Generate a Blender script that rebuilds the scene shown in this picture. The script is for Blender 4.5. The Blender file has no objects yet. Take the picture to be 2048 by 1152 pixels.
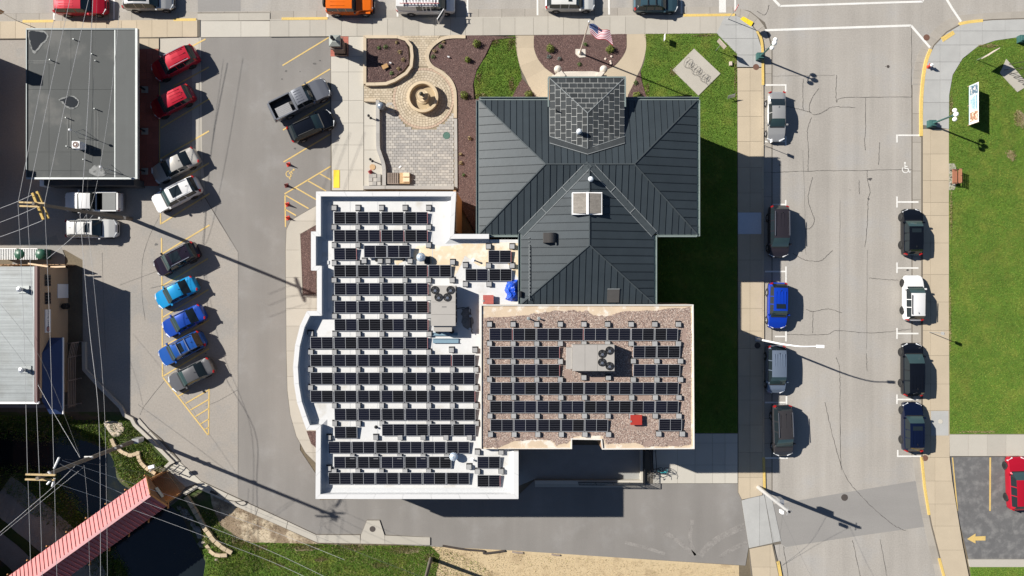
import bpy, bmesh, math, random
import numpy as np
from mathutils import Vector, Matrix
random.seed(7); rng = np.random.default_rng(7)
R = math.radians
S = bpy.context.scene
C = S.collection
# ---------------------------------------------------------------- camera (straight down from a drone)
CAMH = 70.0; FPX = 1400.0
cam_d = bpy.data.cameras.new('camera'); cam = bpy.data.objects.new('camera', cam_d); C.objects.link(cam)
cam.location = (0, 0, CAMH); cam.rotation_euler = (0, 0, 0)
cam_d.sensor_width = 36; cam_d.lens = 36*FPX/2048; cam_d.clip_start = 0.5; cam_d.clip_end = 3000
S.camera = cam
# ---------------------------------------------------------------- sky, sun, exposure
SUN_EL = 35.0; SUN_AZ = (-0.928, 0.371)          # horizontal direction towards the sun
w = bpy.data.worlds.new('World'); S.world = w; w.use_nodes = True
nt = w.node_tree; nt.nodes.clear()
sky = nt.nodes.new('ShaderNodeTexSky'); sky.sky_type = 'NISHITA'; sky.sun_disc = False
sky.sun_elevation = R(SUN_EL); sky.sun_rotation = math.atan2(SUN_AZ[0], SUN_AZ[1])
sky.altitude = 250; sky.air_density = 0.7; sky.dust_density = 0.2; sky.ozone_density = 1.0
bg = nt.nodes.new('ShaderNodeBackground'); bg.inputs['Strength'].default_value = 0.05
wo = nt.nodes.new('ShaderNodeOutputWorld')
nt.links.new(sky.outputs[0], bg.inputs[0]); nt.links.new(bg.outputs[0], wo.inputs[0])
sl = bpy.data.lights.new('sun', 'SUN'); sl.energy = 5.0; sl.angle = R(0.53); sl.color = (1.0, 0.95, 0.87)
so = bpy.data.objects.new('sun', sl); C.objects.link(so)
ce = math.cos(R(SUN_EL))
sdir = Vector((-SUN_AZ[0]*ce, -SUN_AZ[1]*ce, -math.sin(R(SUN_EL))))
so.rotation_euler = sdir.to_track_quat('-Z', 'Y').to_euler(); so.location = (-60, 30, 60)
S.view_settings.view_transform = 'Standard'; S.view_settings.look = 'None'
S.view_settings.exposure = 0.80; S.view_settings.gamma = 1.0; S.view_settings.use_curve_mapping = False
try:
    S.cycles.max_bounces = 6; S.cycles.use_denoising = True
except Exception: pass

# ---------------------------------------------------------------- helpers
def P(px, py, z=0.0):                             # a photo pixel to the real point at height z
    k = (CAMH - z)/FPX
    return ((px-1024)*k, (576-py)*k)
def PP(pts, z=0.0): return [P(a, b, z) for a, b in pts]
WL = {}
def link(o, parent=None):
    C.objects.link(o)
    if parent is not None: o.parent = parent
    return o
def tag(o, label=None, cat=None, group=None, kind=None):
    if label: o['label'] = label
    if cat: o['category'] = cat
    if group: o['group'] = group
    if kind: o['kind'] = kind
    return o
def thing(name, label, cat, loc, rz=0, group=None):
    o = bpy.data.objects.new(name, None); o.empty_display_size = 0.2; C.objects.link(o)
    if len(loc) == 2: loc = (loc[0], loc[1], 0)
    o.location = loc; o.rotation_euler = (0, 0, rz); WL[o.name] = Vector(loc)
    return tag(o, label, cat, group)
class MB:
    def __init__(s): s.v = []; s.f = []; s.m = []
    def add(s, vs, fs, mi=0):
        o = len(s.v); s.v += [tuple(v) for v in vs]
        for f in fs: s.f.append(tuple(i+o for i in f)); s.m.append(mi)
    def box(s, x0, x1, y0, y1, z0, z1, mi=0):
        if x0 > x1: x0, x1 = x1, x0
        if y0 > y1: y0, y1 = y1, y0
        s.add([(x0,y0,z0),(x1,y0,z0),(x1,y1,z0),(x0,y1,z0),(x0,y0,z1),(x1,y0,z1),(x1,y1,z1),(x0,y1,z1)],
              [(3,2,1,0),(4,5,6,7),(0,1,5,4),(1,2,6,5),(2,3,7,6),(3,0,4,7)], mi)
    def beam(s, a, b, w, h, mi=0, up=(0,0,1)):
        a = Vector(a); b = Vector(b); d = (b-a).normalized(); u = Vector(up)
        if abs(d.dot(u)) > .98: u = Vector((1,0,0))
        sd = d.cross(u).normalized(); u = sd.cross(d).normalized()
        vs = []
        for p in (a, b):
            for i, j in ((-1,-1),(1,-1),(1,1),(-1,1)): vs.append(p + sd*(i*w/2) + u*(j*h/2))
        s.add(vs, [(0,1,2,3),(7,6,5,4),(0,4,5,1),(1,5,6,2),(2,6,7,3),(3,7,4,0)], mi)
    def prism(s, poly, z0, z1, mi=0, side=None):
        n = len(poly)
        ar = sum(poly[i][0]*poly[(i+1)%n][1]-poly[(i+1)%n][0]*poly[i][1] for i in range(n))
        if ar < 0: poly = poly[::-1]
        f0 = z0 if callable(z0) else (lambda x, y: z0)
        f1 = z1 if callable(z1) else (lambda x, y: z1)
        vs = [(x, y, f0(x, y)) for x, y in poly] + [(x, y, f1(x, y)) for x, y in poly]
        s.add(vs, [tuple(range(n, 2*n))], mi)
        s.add(vs, [(i, (i+1)%n, n+(i+1)%n, n+i) for i in range(n)] + [tuple(range(n-1,-1,-1))], mi if side is None else side)
    def sheet(s, poly, z, mi=0):
        n = len(poly)
        ar = sum(poly[i][0]*poly[(i+1)%n][1]-poly[(i+1)%n][0]*poly[i][1] for i in range(n))
        if ar < 0: poly = poly[::-1]
        f1 = z if callable(z) else (lambda x, y: z)
        s.add([(x, y, f1(x, y)) for x, y in poly], [tuple(range(n))], mi)
    def tube(s, pts, r, n=8, mi=0, cap=True):
        pts = [Vector(p) for p in pts]; rs = r if isinstance(r, (list, tuple)) else [r]*len(pts)
        rings = []; u = None
        for i, p in enumerate(pts):
            a = pts[max(0, i-1)]; b = pts[min(len(pts)-1, i+1)]
            d = (b-a).normalized()
            if u is None:
                u = Vector((0,0,1)) if abs(d.z) < .9 else Vector((1,0,0))
            sd = d.cross(u).normalized(); u = sd.cross(d).normalized()
            rings.append([p + (sd*math.cos(2*math.pi*k/n) + u*math.sin(2*math.pi*k/n))*rs[i] for k in range(n)])
        vs = [v for rg in rings for v in rg]; fs = []
        for i in range(len(pts)-1):
            for k in range(n): fs.append((i*n+k, i*n+(k+1)%n, (i+1)*n+(k+1)%n, (i+1)*n+k))
        if cap: fs += [tuple(range(n))[::-1], tuple(range((len(pts)-1)*n, len(pts)*n))]
        s.add(vs, fs, mi)
    def lathe(s, prof, c, n=20, mi=0, axis='z'):
        vs = []; fs = []
        for r, h in prof:
            for k in range(n):
                a = 2*math.pi*k/n; x, y = r*math.cos(a), r*math.sin(a)
                vs.append((c[0]+x, c[1]+y, c[2]+h) if axis == 'z' else (c[0]+x, c[1]+h, c[2]+y))
        m = len(prof)
        for i in range(m-1):
            for k in range(n):
                q = (i*n+k, i*n+(k+1)%n, (i+1)*n+(k+1)%n, (i+1)*n+k)
                fs.append(q if axis == 'z' else q[::-1])
        if prof[0][0] > .05 and abs(prof[0][1]-prof[1][1]) > 1e-4: fs.append(tuple(range(n))[::-1])
        if prof[-1][0] > .05 and abs(prof[-1][1]-prof[-2][1]) > 1e-4: fs.append(tuple(range((m-1)*n, m*n)))
        s.add(vs, fs, mi)
    def mesh(s, name, off=None, smooth=False, angle=35):
        me = bpy.data.meshes.new(name)
        vs = s.v if off is None else [(x-off[0], y-off[1], z-off[2]) for x, y, z in s.v]
        me.from_pydata(vs, [], s.f); me.polygons.foreach_set('material_index', s.m)
        if smooth:
            me.polygons.foreach_set('use_smooth', [True]*len(s.f))
            try: me.set_sharp_from_angle(angle=R(angle))
            except Exception: pass
        me.update(); return me
    def build(s, name, mats, parent=None, smooth=False, angle=35, local=False):
        off = None
        if parent is not None and not local: off = WL.get(parent.name)
        me = s.mesh(name, off, smooth, angle)
        for m in (mats if isinstance(mats, (list, tuple)) else [mats]): me.materials.append(m)
        o = bpy.data.objects.new(name, me); link(o, parent)
        if parent is not None and parent.name in WL: WL[o.name] = WL[parent.name]
        return o
    def solo(s, name, mats, label, cat, base=None, group=None, smooth=False, angle=35):
        """a thing that is one mesh, origin at its base"""
        if base is None:
            a = np.array(s.v); base = ((a[:,0].min()+a[:,0].max())/2, (a[:,1].min()+a[:,1].max())/2, a[:,2].min())
        me = s.mesh(name, base, smooth, angle)
        for m in (mats if isinstance(mats, (list, tuple)) else [mats]): me.materials.append(m)
        o = bpy.data.objects.new(name, me); o.location = base; link(o); WL[o.name] = Vector(base)
        return tag(o, label, cat, group)
def inst(name, me, parent, loc=(0,0,0), rz=0):
    o = bpy.data.objects.new(name, me); o.location = loc; o.rotation_euler = (0,0,rz); link(o, parent); return o
def clip(poly, a, b, c):                           # keep a*x+b*y <= c
    out = []; n = len(poly)
    for i in range(n):
        p, q = poly[i], poly[(i+1)%n]
        dp = a*p[0]+b*p[1]-c; dq = a*q[0]+b*q[1]-c
        if dp <= 0: out.append(p)
        if (dp < 0 < dq) or (dq < 0 < dp):
            t = dp/(dp-dq); out.append((p[0]+t*(q[0]-p[0]), p[1]+t*(q[1]-p[1])))
    return out
def area(poly):
    n = len(poly)
    return abs(sum(poly[i][0]*poly[(i+1)%n][1]-poly[(i+1)%n][0]*poly[i][1] for i in range(n)))/2 if n > 2 else 0
def clean(poly, e=1e-4):
    out = []
    for p in poly:
        if not out or abs(p[0]-out[-1][0])+abs(p[1]-out[-1][1]) > e: out.append(p)
    if len(out) > 1 and abs(out[0][0]-out[-1][0])+abs(out[0][1]-out[-1][1]) <= e: out.pop()
    return out
def cell(poly, x0, x1, y0, y1):
    for a, b, c in ((-1,0,-x0),(1,0,x1),(0,-1,-y0),(0,1,y1)):
        poly = clip(poly, a, b, c)
        if len(poly) < 3: return []
    poly = clean(poly)
    return poly if len(poly) > 2 and area(poly) > 0.004 else []
def crom(pts, n=6, closed=False):
    out = []; m = len(pts)
    rg = range(m) if closed else range(m-1)
    for i in rg:
        g = (lambda k: pts[k % m]) if closed else (lambda k: pts[min(max(k, 0), m-1)])
        p0, p1, p2, p3 = g(i-1), g(i), g(i+1), g(i+2)
        for j in range(n):
            t = j/n
            out.append(tuple(0.5*((2*p1[d]) + (-p0[d]+p2[d])*t + (2*p0[d]-5*p1[d]+4*p2[d]-p3[d])*t*t + (-p0[d]+3*p1[d]-3*p2[d]+p3[d])*t**3) for d in range(len(p1))))
    if not closed: out.append(tuple(pts[-1]))
    return out
def offset_path(pts, d):                           # shift an open path to its left by d with mitred corners
    out = []; n = len(pts)
    for i in range(n):
        ns = []
        for a, b in ((i-1, i), (i, i+1)):
            if a < 0 or b >= n: continue
            dx, dy = pts[b][0]-pts[a][0], pts[b][1]-pts[a][1]; l = math.hypot(dx, dy)
            ns.append((-dy/l, dx/l))
        nx = sum(q[0] for q in ns)/len(ns); ny = sum(q[1] for q in ns)/len(ns)
        l2 = nx*nx+ny*ny
        out.append((pts[i][0]+nx*d/max(l2, .3), pts[i][1]+ny*d/max(l2, .3)))
    return out
def inpoly(x, y, poly):
    inside = np.zeros(len(x), bool); n = len(poly)
    for i in range(n):
        x1, y1 = poly[i]; x2, y2 = poly[(i+1)%n]
        if y1 == y2: continue
        c = ((y1 > y) != (y2 > y)) & (x < (x2-x1)*(y-y1)/(y2-y1)+x1)
        inside ^= c
    return inside
def scatter(poly, dens, holes=()):
    a = np.array(poly); x0, y0 = a.min(0); x1, y1 = a.max(0)
    n = int(dens*(x1-x0)*(y1-y0)); x = rng.uniform(x0, x1, n); y = rng.uniform(y0, y1, n)
    k = inpoly(x, y, poly)
    for h in holes: k &= ~inpoly(x, y, h)
    return x[k], y[k]
def npmesh(name, v, f, mats, mi=None, parent=None):
    """numpy triangles/quads to one mesh object"""
    if parent is not None and parent.name in WL: v = v-np.array(WL[parent.name])
    me = bpy.data.meshes.new(name); nv = len(v); nf, k = f.shape
    me.vertices.add(nv); me.vertices.foreach_set('co', v.astype(np.float32).ravel())
    me.loops.add(nf*k); me.loops.foreach_set('vertex_index', f.astype(np.int32).ravel())
    me.polygons.add(nf); me.polygons.foreach_set('loop_start', np.arange(0, nf*k, k, dtype=np.int32))
    for m in mats: me.materials.append(m)
    if mi is not None: me.polygons.foreach_set('material_index', mi.astype(np.int32))
    me.update(calc_edges=True)
    o = bpy.data.objects.new(name, me); link(o, parent); return o

# ---------------------------------------------------------------- materials
def srgb(r, g, b):
    return tuple(((c/255)/12.92 if c/255 <= .04045 else ((c/255+.055)/1.055)**2.4) for c in (r, g, b))
MC = {}
def mat(name, col, rough=.8, metal=0., var=.12, vs=.5, fine=.1, fs=9., bump=0., bs=25., rnd=0., spec=.5, coat=0.,
        col2=None, s2=.4, lo=.5, hi=.62, stretch=None, det=5., pts=None):
    """procedural surface: colour with coarse and fine variation in world space, optional second colour in patches"""
    if name in MC: return MC[name]
    m = bpy.data.materials.new(name); m.use_nodes = True; MC[name] = m
    t = m.node_tree; N = t.nodes; L = t.links; b = N['Principled BSDF']
    b.inputs['Roughness'].default_value = rough; b.inputs['Metallic'].default_value = metal
    b.inputs['Specular IOR Level'].default_value = spec
    if coat: b.inputs['Coat Weight'].default_value = coat; b.inputs['Coat Roughness'].default_value = .04
    g = N.new('ShaderNodeNewGeometry'); vec = g.outputs['Position']
    def noise(scale, detail, v=None, rg=.55):
        n = N.new('ShaderNodeTexNoise'); n.inputs['Scale'].default_value = scale; n.inputs['Detail'].default_value = detail
        n.inputs['Roughness'].default_value = rg
        L.new(v if v is not None else vec, n.inputs['Vector']); return n.outputs['Fac']
    def mth(op, a, bb, c=None):
        n = N.new('ShaderNodeMath'); n.operation = op
        for i, q in enumerate((a, bb, c)):
            if q is None: continue
            if isinstance(q, (int, float)): n.inputs[i].default_value = q
            else: L.new(q, n.inputs[i])
        return n.outputs[0]
    fac = 1.0
    if var: fac = mth('MULTIPLY_ADD', mth('SUBTRACT', noise(vs, det), .5), var*3.2, fac)
    if fine: fac = mth('MULTIPLY_ADD', mth('SUBTRACT', noise(fs, 3., rg=.7), .5), fine*3., fac)
    if stretch:
        mp = N.new('ShaderNodeMapping'); mp.inputs['Scale'].default_value = stretch[:3]; L.new(vec, mp.inputs['Vector'])
        fac = mth('MULTIPLY_ADD', mth('SUBTRACT', noise(1., 4., mp.outputs[0]), .5), stretch[3]*3., fac)
    if rnd:
        oi = N.new('ShaderNodeObjectInfo')
        fac = mth('MULTIPLY_ADD', mth('SUBTRACT', oi.outputs['Random'], .5), rnd*2, fac)
    fac = mth('MAXIMUM', fac, .15) if not isinstance(fac, float) else fac
    src = None
    if col2 is not None:
        mr = N.new('ShaderNodeMapRange'); mr.interpolation_type = 'SMOOTHSTEP'
        mr.inputs['From Min'].default_value = lo; mr.inputs['From Max'].default_value = hi
        L.new(noise(s2, 7., rg=.6), mr.inputs['Value'])
        mx = N.new('ShaderNodeMix'); mx.data_type = 'RGBA'
        mx.inputs[6].default_value = (*col, 1); mx.inputs[7].default_value = (*col2, 1)
        L.new(mr.outputs[0], mx.inputs[0]); src = mx.outputs[2]
    if isinstance(fac, float):
        if src is None: b.inputs['Base Color'].default_value = (*col, 1)
        else: L.new(src, b.inputs['Base Color'])
    else:
        vm = N.new('ShaderNodeVectorMath'); vm.operation = 'SCALE'
        if src is None: vm.inputs[0].default_value = col
        else: L.new(src, vm.inputs[0])
        L.new(fac, vm.inputs['Scale']); L.new(vm.outputs[0], b.inputs['Base Color'])
    if bump:
        bp = N.new('ShaderNodeBump'); bp.inputs['Strength'].default_value = min(1, bump); bp.inputs['Distance'].default_value = .03
        L.new(noise(bs, 4., rg=.65), bp.inputs['Height']); L.new(bp.outputs[0], b.inputs['Normal'])
    return m
def plain(name, col, rough=.5, metal=0., **k): return mat(name, col, rough, metal, var=k.pop('var', .04), fine=k.pop('fine', .03), **k)

M_street = mat('street_asphalt', (.305,.284,.256), .9, var=.09, vs=.25, fine=.17, fs=7, stretch=(.7,.03,1,.17), bump=.3, col2=(.285,.272,.255), s2=.25, lo=.5, hi=.7)
M_street2 = mat('street_asphalt_patch', (.225,.216,.205), .9, var=.06, vs=.3, fine=.1, fs=9, stretch=(.05,.6,1,.07), bump=.3)
M_lot = mat('old_lot_asphalt', (.272,.249,.222), .9, var=.08, vs=.22, fine=.17, fs=6, bump=.3, col2=(.25,.236,.218), s2=.3)
M_drive = mat('new_drive_asphalt', (.188,.177,.165), .88, var=.10, vs=.18, fine=.08, fs=9, stretch=(.5,.04,1,.12), bump=.2, col2=(.215,.206,.196), s2=.35, lo=.5, hi=.75)
M_darklot = mat('dark_lot_asphalt', (.105,.104,.105), .9, var=.12, vs=.8, fine=.1, fs=6, bump=.3, col2=(.175,.172,.168), s2=1.3, lo=.42, hi=.72)
M_conc = mat('pale_concrete', (.37,.345,.30), .85, var=.05, vs=.6, fine=.07, fs=10, rnd=.07, bump=.15)
M_concw = mat('new_white_concrete', (.43,.405,.355), .85, var=.04, vs=.6, fine=.05, fs=9, rnd=.03, bump=.1)
M_conct = mat('tan_concrete', (.40,.335,.245), .85, var=.06, vs=.7, fine=.07, fs=10, rnd=.05, bump=.15)
M_concg = mat('grey_concrete', (.335,.335,.325), .85, var=.09, vs=.8, fine=.07, fs=10, rnd=.05, bump=.15)
M_gutter = mat('gutter_concrete', (.30,.275,.24), .88, var=.10, vs=.6, fine=.12, fs=8, rnd=.06, bump=.2)
M_joint = mat('dark_joint', (.12,.105,.085), .95)
M_soil = mat('bare_ground', (.13,.105,.07), .95, var=.2, vs=.5, fine=.2, fs=5, bump=.5, bs=9)
M_straw = mat('straw_covered_soil', (.46,.36,.22), .95, var=.10, vs=.5, fine=.16, fs=5, bump=.5, bs=8, col2=(.33,.25,.15), s2=.5, lo=.5, hi=.66)
M_turf = mat('turf_soil', (.075,.145,.012), .95, var=.22, vs=.45, fine=.25, fs=5, bump=.6, bs=9, col2=(.135,.17,.022), s2=.5, lo=.45, hi=.7)
M_grass = [mat('grass_blade_a', (.11,.19,.013), .8, var=.3, vs=.3, fine=.12, col2=(.19,.215,.03), s2=.4, lo=.48, hi=.68, stretch=(1.1,.05,1,.14)), mat('grass_blade_b', (.07,.138,.010), .8, var=.3, vs=.3, fine=.12, col2=(.13,.165,.022), s2=.4, lo=.48, hi=.68, stretch=(1.1,.05,1,.14)), mat('grass_blade_c', (.185,.215,.035), .8, var=.15, vs=.4, fine=.1)]
M_drygrass = mat('dry_grass_blade', (.36,.29,.16), .9, var=.1)
M_mulchbase = mat('mulch_soil', (.09,.053,.047), .95, var=.2, vs=2, fine=.3, fs=8, bump=.6, bs=14)
M_mulch = [mat('mulch_chip_a', (.125,.072,.064), .9), mat('mulch_chip_b', (.19,.125,.11), .9), mat('mulch_chip_c', (.062,.037,.036), .9)]
M_white = plain('white_road_paint', (.62,.61,.58), .7, var=.12, fine=.25, fs=14)
M_yellow = mat('yellow_road_paint', (.52,.37,.13), .75, var=.12, fine=.28, fs=14)
M_yelk = mat('yellow_kerb_paint', (.56,.40,.12), .75, var=.12, fine=.28, fs=12)
M_crack = plain('crack_seal', (.06,.055,.05), .8)
M_tactile = plain('yellow_tactile_pad', (.75,.52,.02), .6)
M_black = plain('black_paint', (.012,.012,.014), .45)
M_steel = plain('galvanised_steel', (.55,.56,.57), .35, .7)
M_alu = plain('aluminium_frame', (.72,.73,.75), .4, .5)
M_whitepaint = plain('white_paint', (.8,.8,.8), .4)
M_roofwhite = mat('white_roof_membrane', (.55,.552,.55), .6, var=.06, vs=.5, fine=.03, fs=4, bump=.05, col2=(.45,.43,.39), s2=.55, lo=.52, hi=.74)
M_coping = mat('white_coping', (.57,.57,.57), .5, var=.03, vs=1, fine=.02, fs=4)
M_brick = mat('tan_brick', (.34,.22,.13), .85, var=.08, vs=1.5, fine=.15, fs=14, bump=.3)
M_redbrick = mat('red_brick_paving', (.33,.105,.075), .85, var=.08, vs=1, fine=.12, fs=9, rnd=.08, bump=.2)
M_slate = mat('dark_metal_roof', (.033,.043,.050), .45, .1, var=.12, vs=.7, fine=.05, fs=4, rnd=.10, bump=.12, bs=2.2)
M_slatetile = mat('slate_tile', (.030,.034,.036), .5, .0, var=.14, vs=1.2, fine=.14, fs=7, rnd=.22, bump=.25, bs=8, col2=(.058,.062,.062), s2=.9, lo=.55, hi=.75)
M_lead = mat('lead_flashing', (.30,.32,.32), .45, .4, var=.12, vs=1.5, fine=.1)
M_leaddark = mat('dark_flashing', (.085,.10,.105), .4, .4, var=.15, vs=1.5, fine=.1)
M_gutm = mat('weathered_gutter', (.20,.245,.235), .5, .3, var=.15, vs=.8, fine=.1)
M_stone = mat('tan_cast_stone', (.46,.38,.275), .85, var=.07, vs=1.2, fine=.08, fs=8, bump=.2, rnd=.05)
M_greystone = mat('grey_cast_stone', (.31,.30,.285), .85, var=.08, vs=1.2, fine=.09, fs=8, bump=.2, rnd=.10)
M_limestone = mat('pale_limestone', (.52,.48,.42), .8, var=.1, vs=1.2, fine=.08, bump=.2)
M_wood = mat('raw_timber', (.42,.28,.15), .8, var=.15, vs=1.5, fine=.12, fs=12)
M_woodgrey = mat('weathered_timber', (.24,.195,.165), .85, var=.15, vs=1.5, fine=.12, fs=12, rnd=.08)
M_pole = mat('utility_pole_timber', (.15,.13,.105), .9, var=.15, vs=1.2, fine=.2, fs=10)
M_arm = mat('crossarm_timber', (.46,.34,.17), .85, var=.1, vs=2, fine=.1)
M_wire = plain('aluminium_cable', (.58,.58,.58), .5, .3)
M_wired = plain('dark_cable', (.14,.14,.14), .6)
M_glassd = plain('dark_glass', (.012,.018,.022), .06, 0, var=0, fine=0, spec=.6)
M_glasst = plain('tinted_windscreen', (.030,.055,.058), .06, 0, var=0, fine=0, spec=.6)
M_tyre = plain('tyre_rubber', (.018,.018,.018), .8)
M_rim = plain('alloy_rim', (.42,.42,.43), .4, .2)
M_trim = plain('black_trim', (.016,.016,.017), .5)
M_chrome = plain('bright_trim', (.75,.76,.78), .2, .9)
M_lamp = plain('headlamp_lens', (.62,.64,.66), .15)
M_tail = plain('red_lamp_lens', (.32,.012,.012), .2)
M_globe = plain('white_globe_glass', (.85,.84,.80), .3)
M_green = plain('green_painted_iron', (.035,.10,.095), .5)
M_hvac = mat('beige_grey_sheet_metal', (.36,.34,.315), .5, .1, var=.05, vs=.8, fine=.04)
M_ballast = mat('concrete_ballast', (.285,.285,.285), .85, var=.06, vs=2, fine=.08, rnd=.10)
M_red = plain('red_paint', (.42,.035,.03), .5, var=.08, fine=.1)
# ================================================================= GROUND
def struct(mb, name, mats, parent=None):
    o = mb.build(name, mats, parent)
    if parent is None: o['kind'] = 'structure'
    return o
def flat(name, poly_px, z, m, parent=None):
    mb = MB(); mb.sheet(PP(poly_px, z), z); return struct(mb, name, m, parent)
def raised(name, poly_px, z, m, z0=-.3, parent=None):
    mb = MB(); mb.prism(PP(poly_px, z), z0, z); return struct(mb, name, m, parent)
def slabs(parent, name, poly_px, xs, ys, z, m, gap=.022, h=.05, jit=.003):
    poly = PP(poly_px, z); k = (CAMH-z)/FPX
    X = [(x-1024)*k for x in xs]; Y = sorted((576-y)*k for y in ys)
    for i in range(len(X)-1):
        for j in range(len(Y)-1):
            q = cell(poly, X[i]+gap/2, X[i+1]-gap/2, Y[j]+gap/2, Y[j+1]-gap/2)
            if not q: continue
            mb = MB(); dz = random.uniform(-jit, jit); mb.prism(q, z-h, z+.02+dz)
            mb.build(name, m if not isinstance(m, list) else random.choice(m), parent)
def seg(name, a, b, wpx, z, m, parent, endsq=True):
    """painted line from pixel a to pixel b as a sheet"""
    p = Vector(P(*a, z)); q = Vector(P(*b, z)); d = (q-p).normalized(); n = Vector((-d.y, d.x))*(wpx*.05/2)
    mb = MB(); mb.sheet([tuple(p-n), tuple(q-n), tuple(q+n), tuple(p+n)], z); return mb.build(name, m, parent)
def ribbon(mb, pts, w, z, jit=0.):
    w0 = w
    pts = [(x+random.uniform(-jit, jit), y+random.uniform(-jit, jit)) for x, y in pts]
    if jit:
        L_ = []; R_ = []
        a_ = offset_path(pts, w/2); b_ = offset_path(pts, -w/2)
        for p, q in zip(a_, b_):
            t = random.uniform(.0, .36); L_.append((p[0]+(q[0]-p[0])*t, p[1]+(q[1]-p[1])*t)); t = random.uniform(.0, .36); R_.append((q[0]+(p[0]-q[0])*t, q[1]+(p[1]-q[1])*t))
    else: L_ = offset_path(pts, w/2); R_ = offset_path(pts, -w/2)
    for i in range(len(pts)-1): mb.add([(*R_[i], z), (*R_[i+1], z), (*L_[i+1], z), (*L_[i], z)], [(0,1,2,3)])
def fr(a, b, st): 
    n = max(1, round((b-a)/st)); return [a+(b-a)*i/n for i in range(n+1)]
nk = lambda x: 43-.0098*x if x < 1480 else 28.5   # kerb line of the north street
nb = lambda x: 77-.009*x                          # back edge of its pavement

# base land, with the creek basin cut out of it and modelled as its own terrain
TX0, TX1, TY0, TY1 = -56.0, -28.0, -34.0, -12.4
mb = MB()
for a in ((-420,420,TY1,420),(-420,420,-420,TY0),(-420,TX0,TY0,TY1),(TX1,420,TY0,TY1)):
    mb.sheet([(a[0],a[2]),(a[1],a[2]),(a[1],a[3]),(a[0],a[3])], -.03)
ground = struct(mb, 'ground', M_soil)
WATER = [(-60,875),(60,880),(150,890),(205,912),(222,945),(245,975),(290,1000),(345,1020),(372,1060),(395,1100),(414,1150),(430,1230),(300,1240),(262,1150),(215,1075),(165,1010),(130,965),(90,935),(-60,930)]
wz = -1.7
watw = [tuple(p) for p in crom(PP(WATER, wz), 4, True)]
def dist_poly(x, y, poly):
    d = np.full(x.shape, 1e9)
    for i in range(len(poly)):
        ax, ay = poly[i]; bx, by = poly[(i+1)%len(poly)]
        dx, dy = bx-ax, by-ay; l = dx*dx+dy*dy+1e-9
        t = np.clip(((x-ax)*dx+(y-ay)*dy)/l, 0, 1)
        d = np.minimum(d, np.hypot(x-ax-t*dx, y-ay-t*dy))
    return d
nx, ny = 150, 116
gx, gy = np.meshgrid(np.linspace(TX0, TX1, nx), np.linspace(TY0, TY1, ny))
fx, fy = gx.ravel(), gy.ravel()
dd = dist_poly(fx, fy, watw); ins = inpoly(fx, fy, watw)
sx = fx/(CAMH/FPX)+1024
bankw = np.where(sx < 215, 6.5, 2.6)               # the far bank climbs slowly, the near one is steep
t = np.clip(dd/bankw, 0, 1); t = t*t*(3-2*t)
edge = np.minimum.reduce([fx-TX0, TX1-fx, fy-TY0, TY1-fy]); edget = np.clip(edge/1.0, 0, 1)
hz = np.where(ins, -1.75-np.clip(dd, 0, 1.2)*.5, -1.75+1.72*t)
hz += (np.sin(fx*2.3)*np.cos(fy*1.9)*.04+rng.normal(0, .025, fx.shape))*(.3+.7*(t > .05)*(t < .98))
lotmask = inpoly(fx, fy, PP([(-200,500),(166,520),(167,745),(191,775),(239,822),(270,858),(345,934),(300,960),(395,1000),(470,1030),(640,1095),(900,1110),(900,500)]))
hz = np.where(lotmask & ~ins & (dd > .6), -.05, hz)
hz = hz*edget + (-.03)*(1-edget)
def hterr(x, y):
    i = np.clip((x-TX0)/(TX1-TX0)*(nx-1), 0, nx-1.001); j = np.clip((y-TY0)/(TY1-TY0)*(ny-1), 0, ny-1.001)
    i0 = i.astype(int); j0 = j.astype(int); fi, fj = i-i0, j-j0; H = hz.reshape(ny, nx)
    return (H[j0,i0]*(1-fi)+H[j0,i0+1]*fi)*(1-fj)+(H[j0+1,i0]*(1-fi)+H[j0+1,i0+1]*fi)*fj
idx = np.arange(nx*ny).reshape(ny, nx)
fq = np.stack([idx[:-1,:-1], idx[:-1,1:], idx[1:,1:], idx[1:,:-1]], -1).reshape(-1, 4)
M_bank = mat('creek_bank_turf', (.040,.062,.012), .95, var=.25, vs=.5, fine=.3, fs=5, bump=.7, bs=8, col2=(.075,.06,.038), s2=.35, lo=.5, hi=.64)
terr = npmesh('creek_bank', np.stack([fx, fy, hz], -1), fq, [M_bank]); terr['kind'] = 'structure'
terr.data.polygons.foreach_set('use_smooth', [True]*len(fq))
M_water = mat('creek_water', (.010,.014,.017), .10, var=.3, vs=.3, fine=.0, bump=.12, bs=3.0, spec=.5, col2=(.03,.03,.014), s2=.25, lo=.55, hi=.75)
mb = MB(); mb.sheet([(TX0+.1,TY0+.1),(TX1-1.2,TY0+.1),(TX1-1.2,TY1-4),(TX0+.1,TY1-1)], wz)
struct(mb, 'creek_water', M_water)
M_gpath = mat('gravel_path', (.30,.275,.24), .95, var=.12, vs=.8, fine=.25, fs=10, bump=.4)
def drape(name, pl_px, w, m, dz=.05):              # a path that follows the bank
    pts = crom(PP(pl_px, -.8), 8); mb = MB(); L_ = offset_path(pts, w/2); R_ = offset_path(pts, -w/2)
    rows = []
    for a, b in zip(L_, R_):
        row = []
        for s in range(7):
            x = a[0]+(b[0]-a[0])*s/6; y = a[1]+(b[1]-a[1])*s/6
            row.append((x, y, float(hterr(np.array([x]), np.array([y]))[0])+dz))
        rows.append(row)
    for i in range(len(rows)-1):
        for s in range(6): mb.add([rows[i][s], rows[i][s+1], rows[i+1][s+1], rows[i+1][s]], [(0,1,2,3)])
    return struct(mb, name, m)
drape('gravel_path', [(-5,985),(20,1000),(60,1030),(110,1075),(150,1120),(180,1170)], 3.3, M_gpath)
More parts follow.
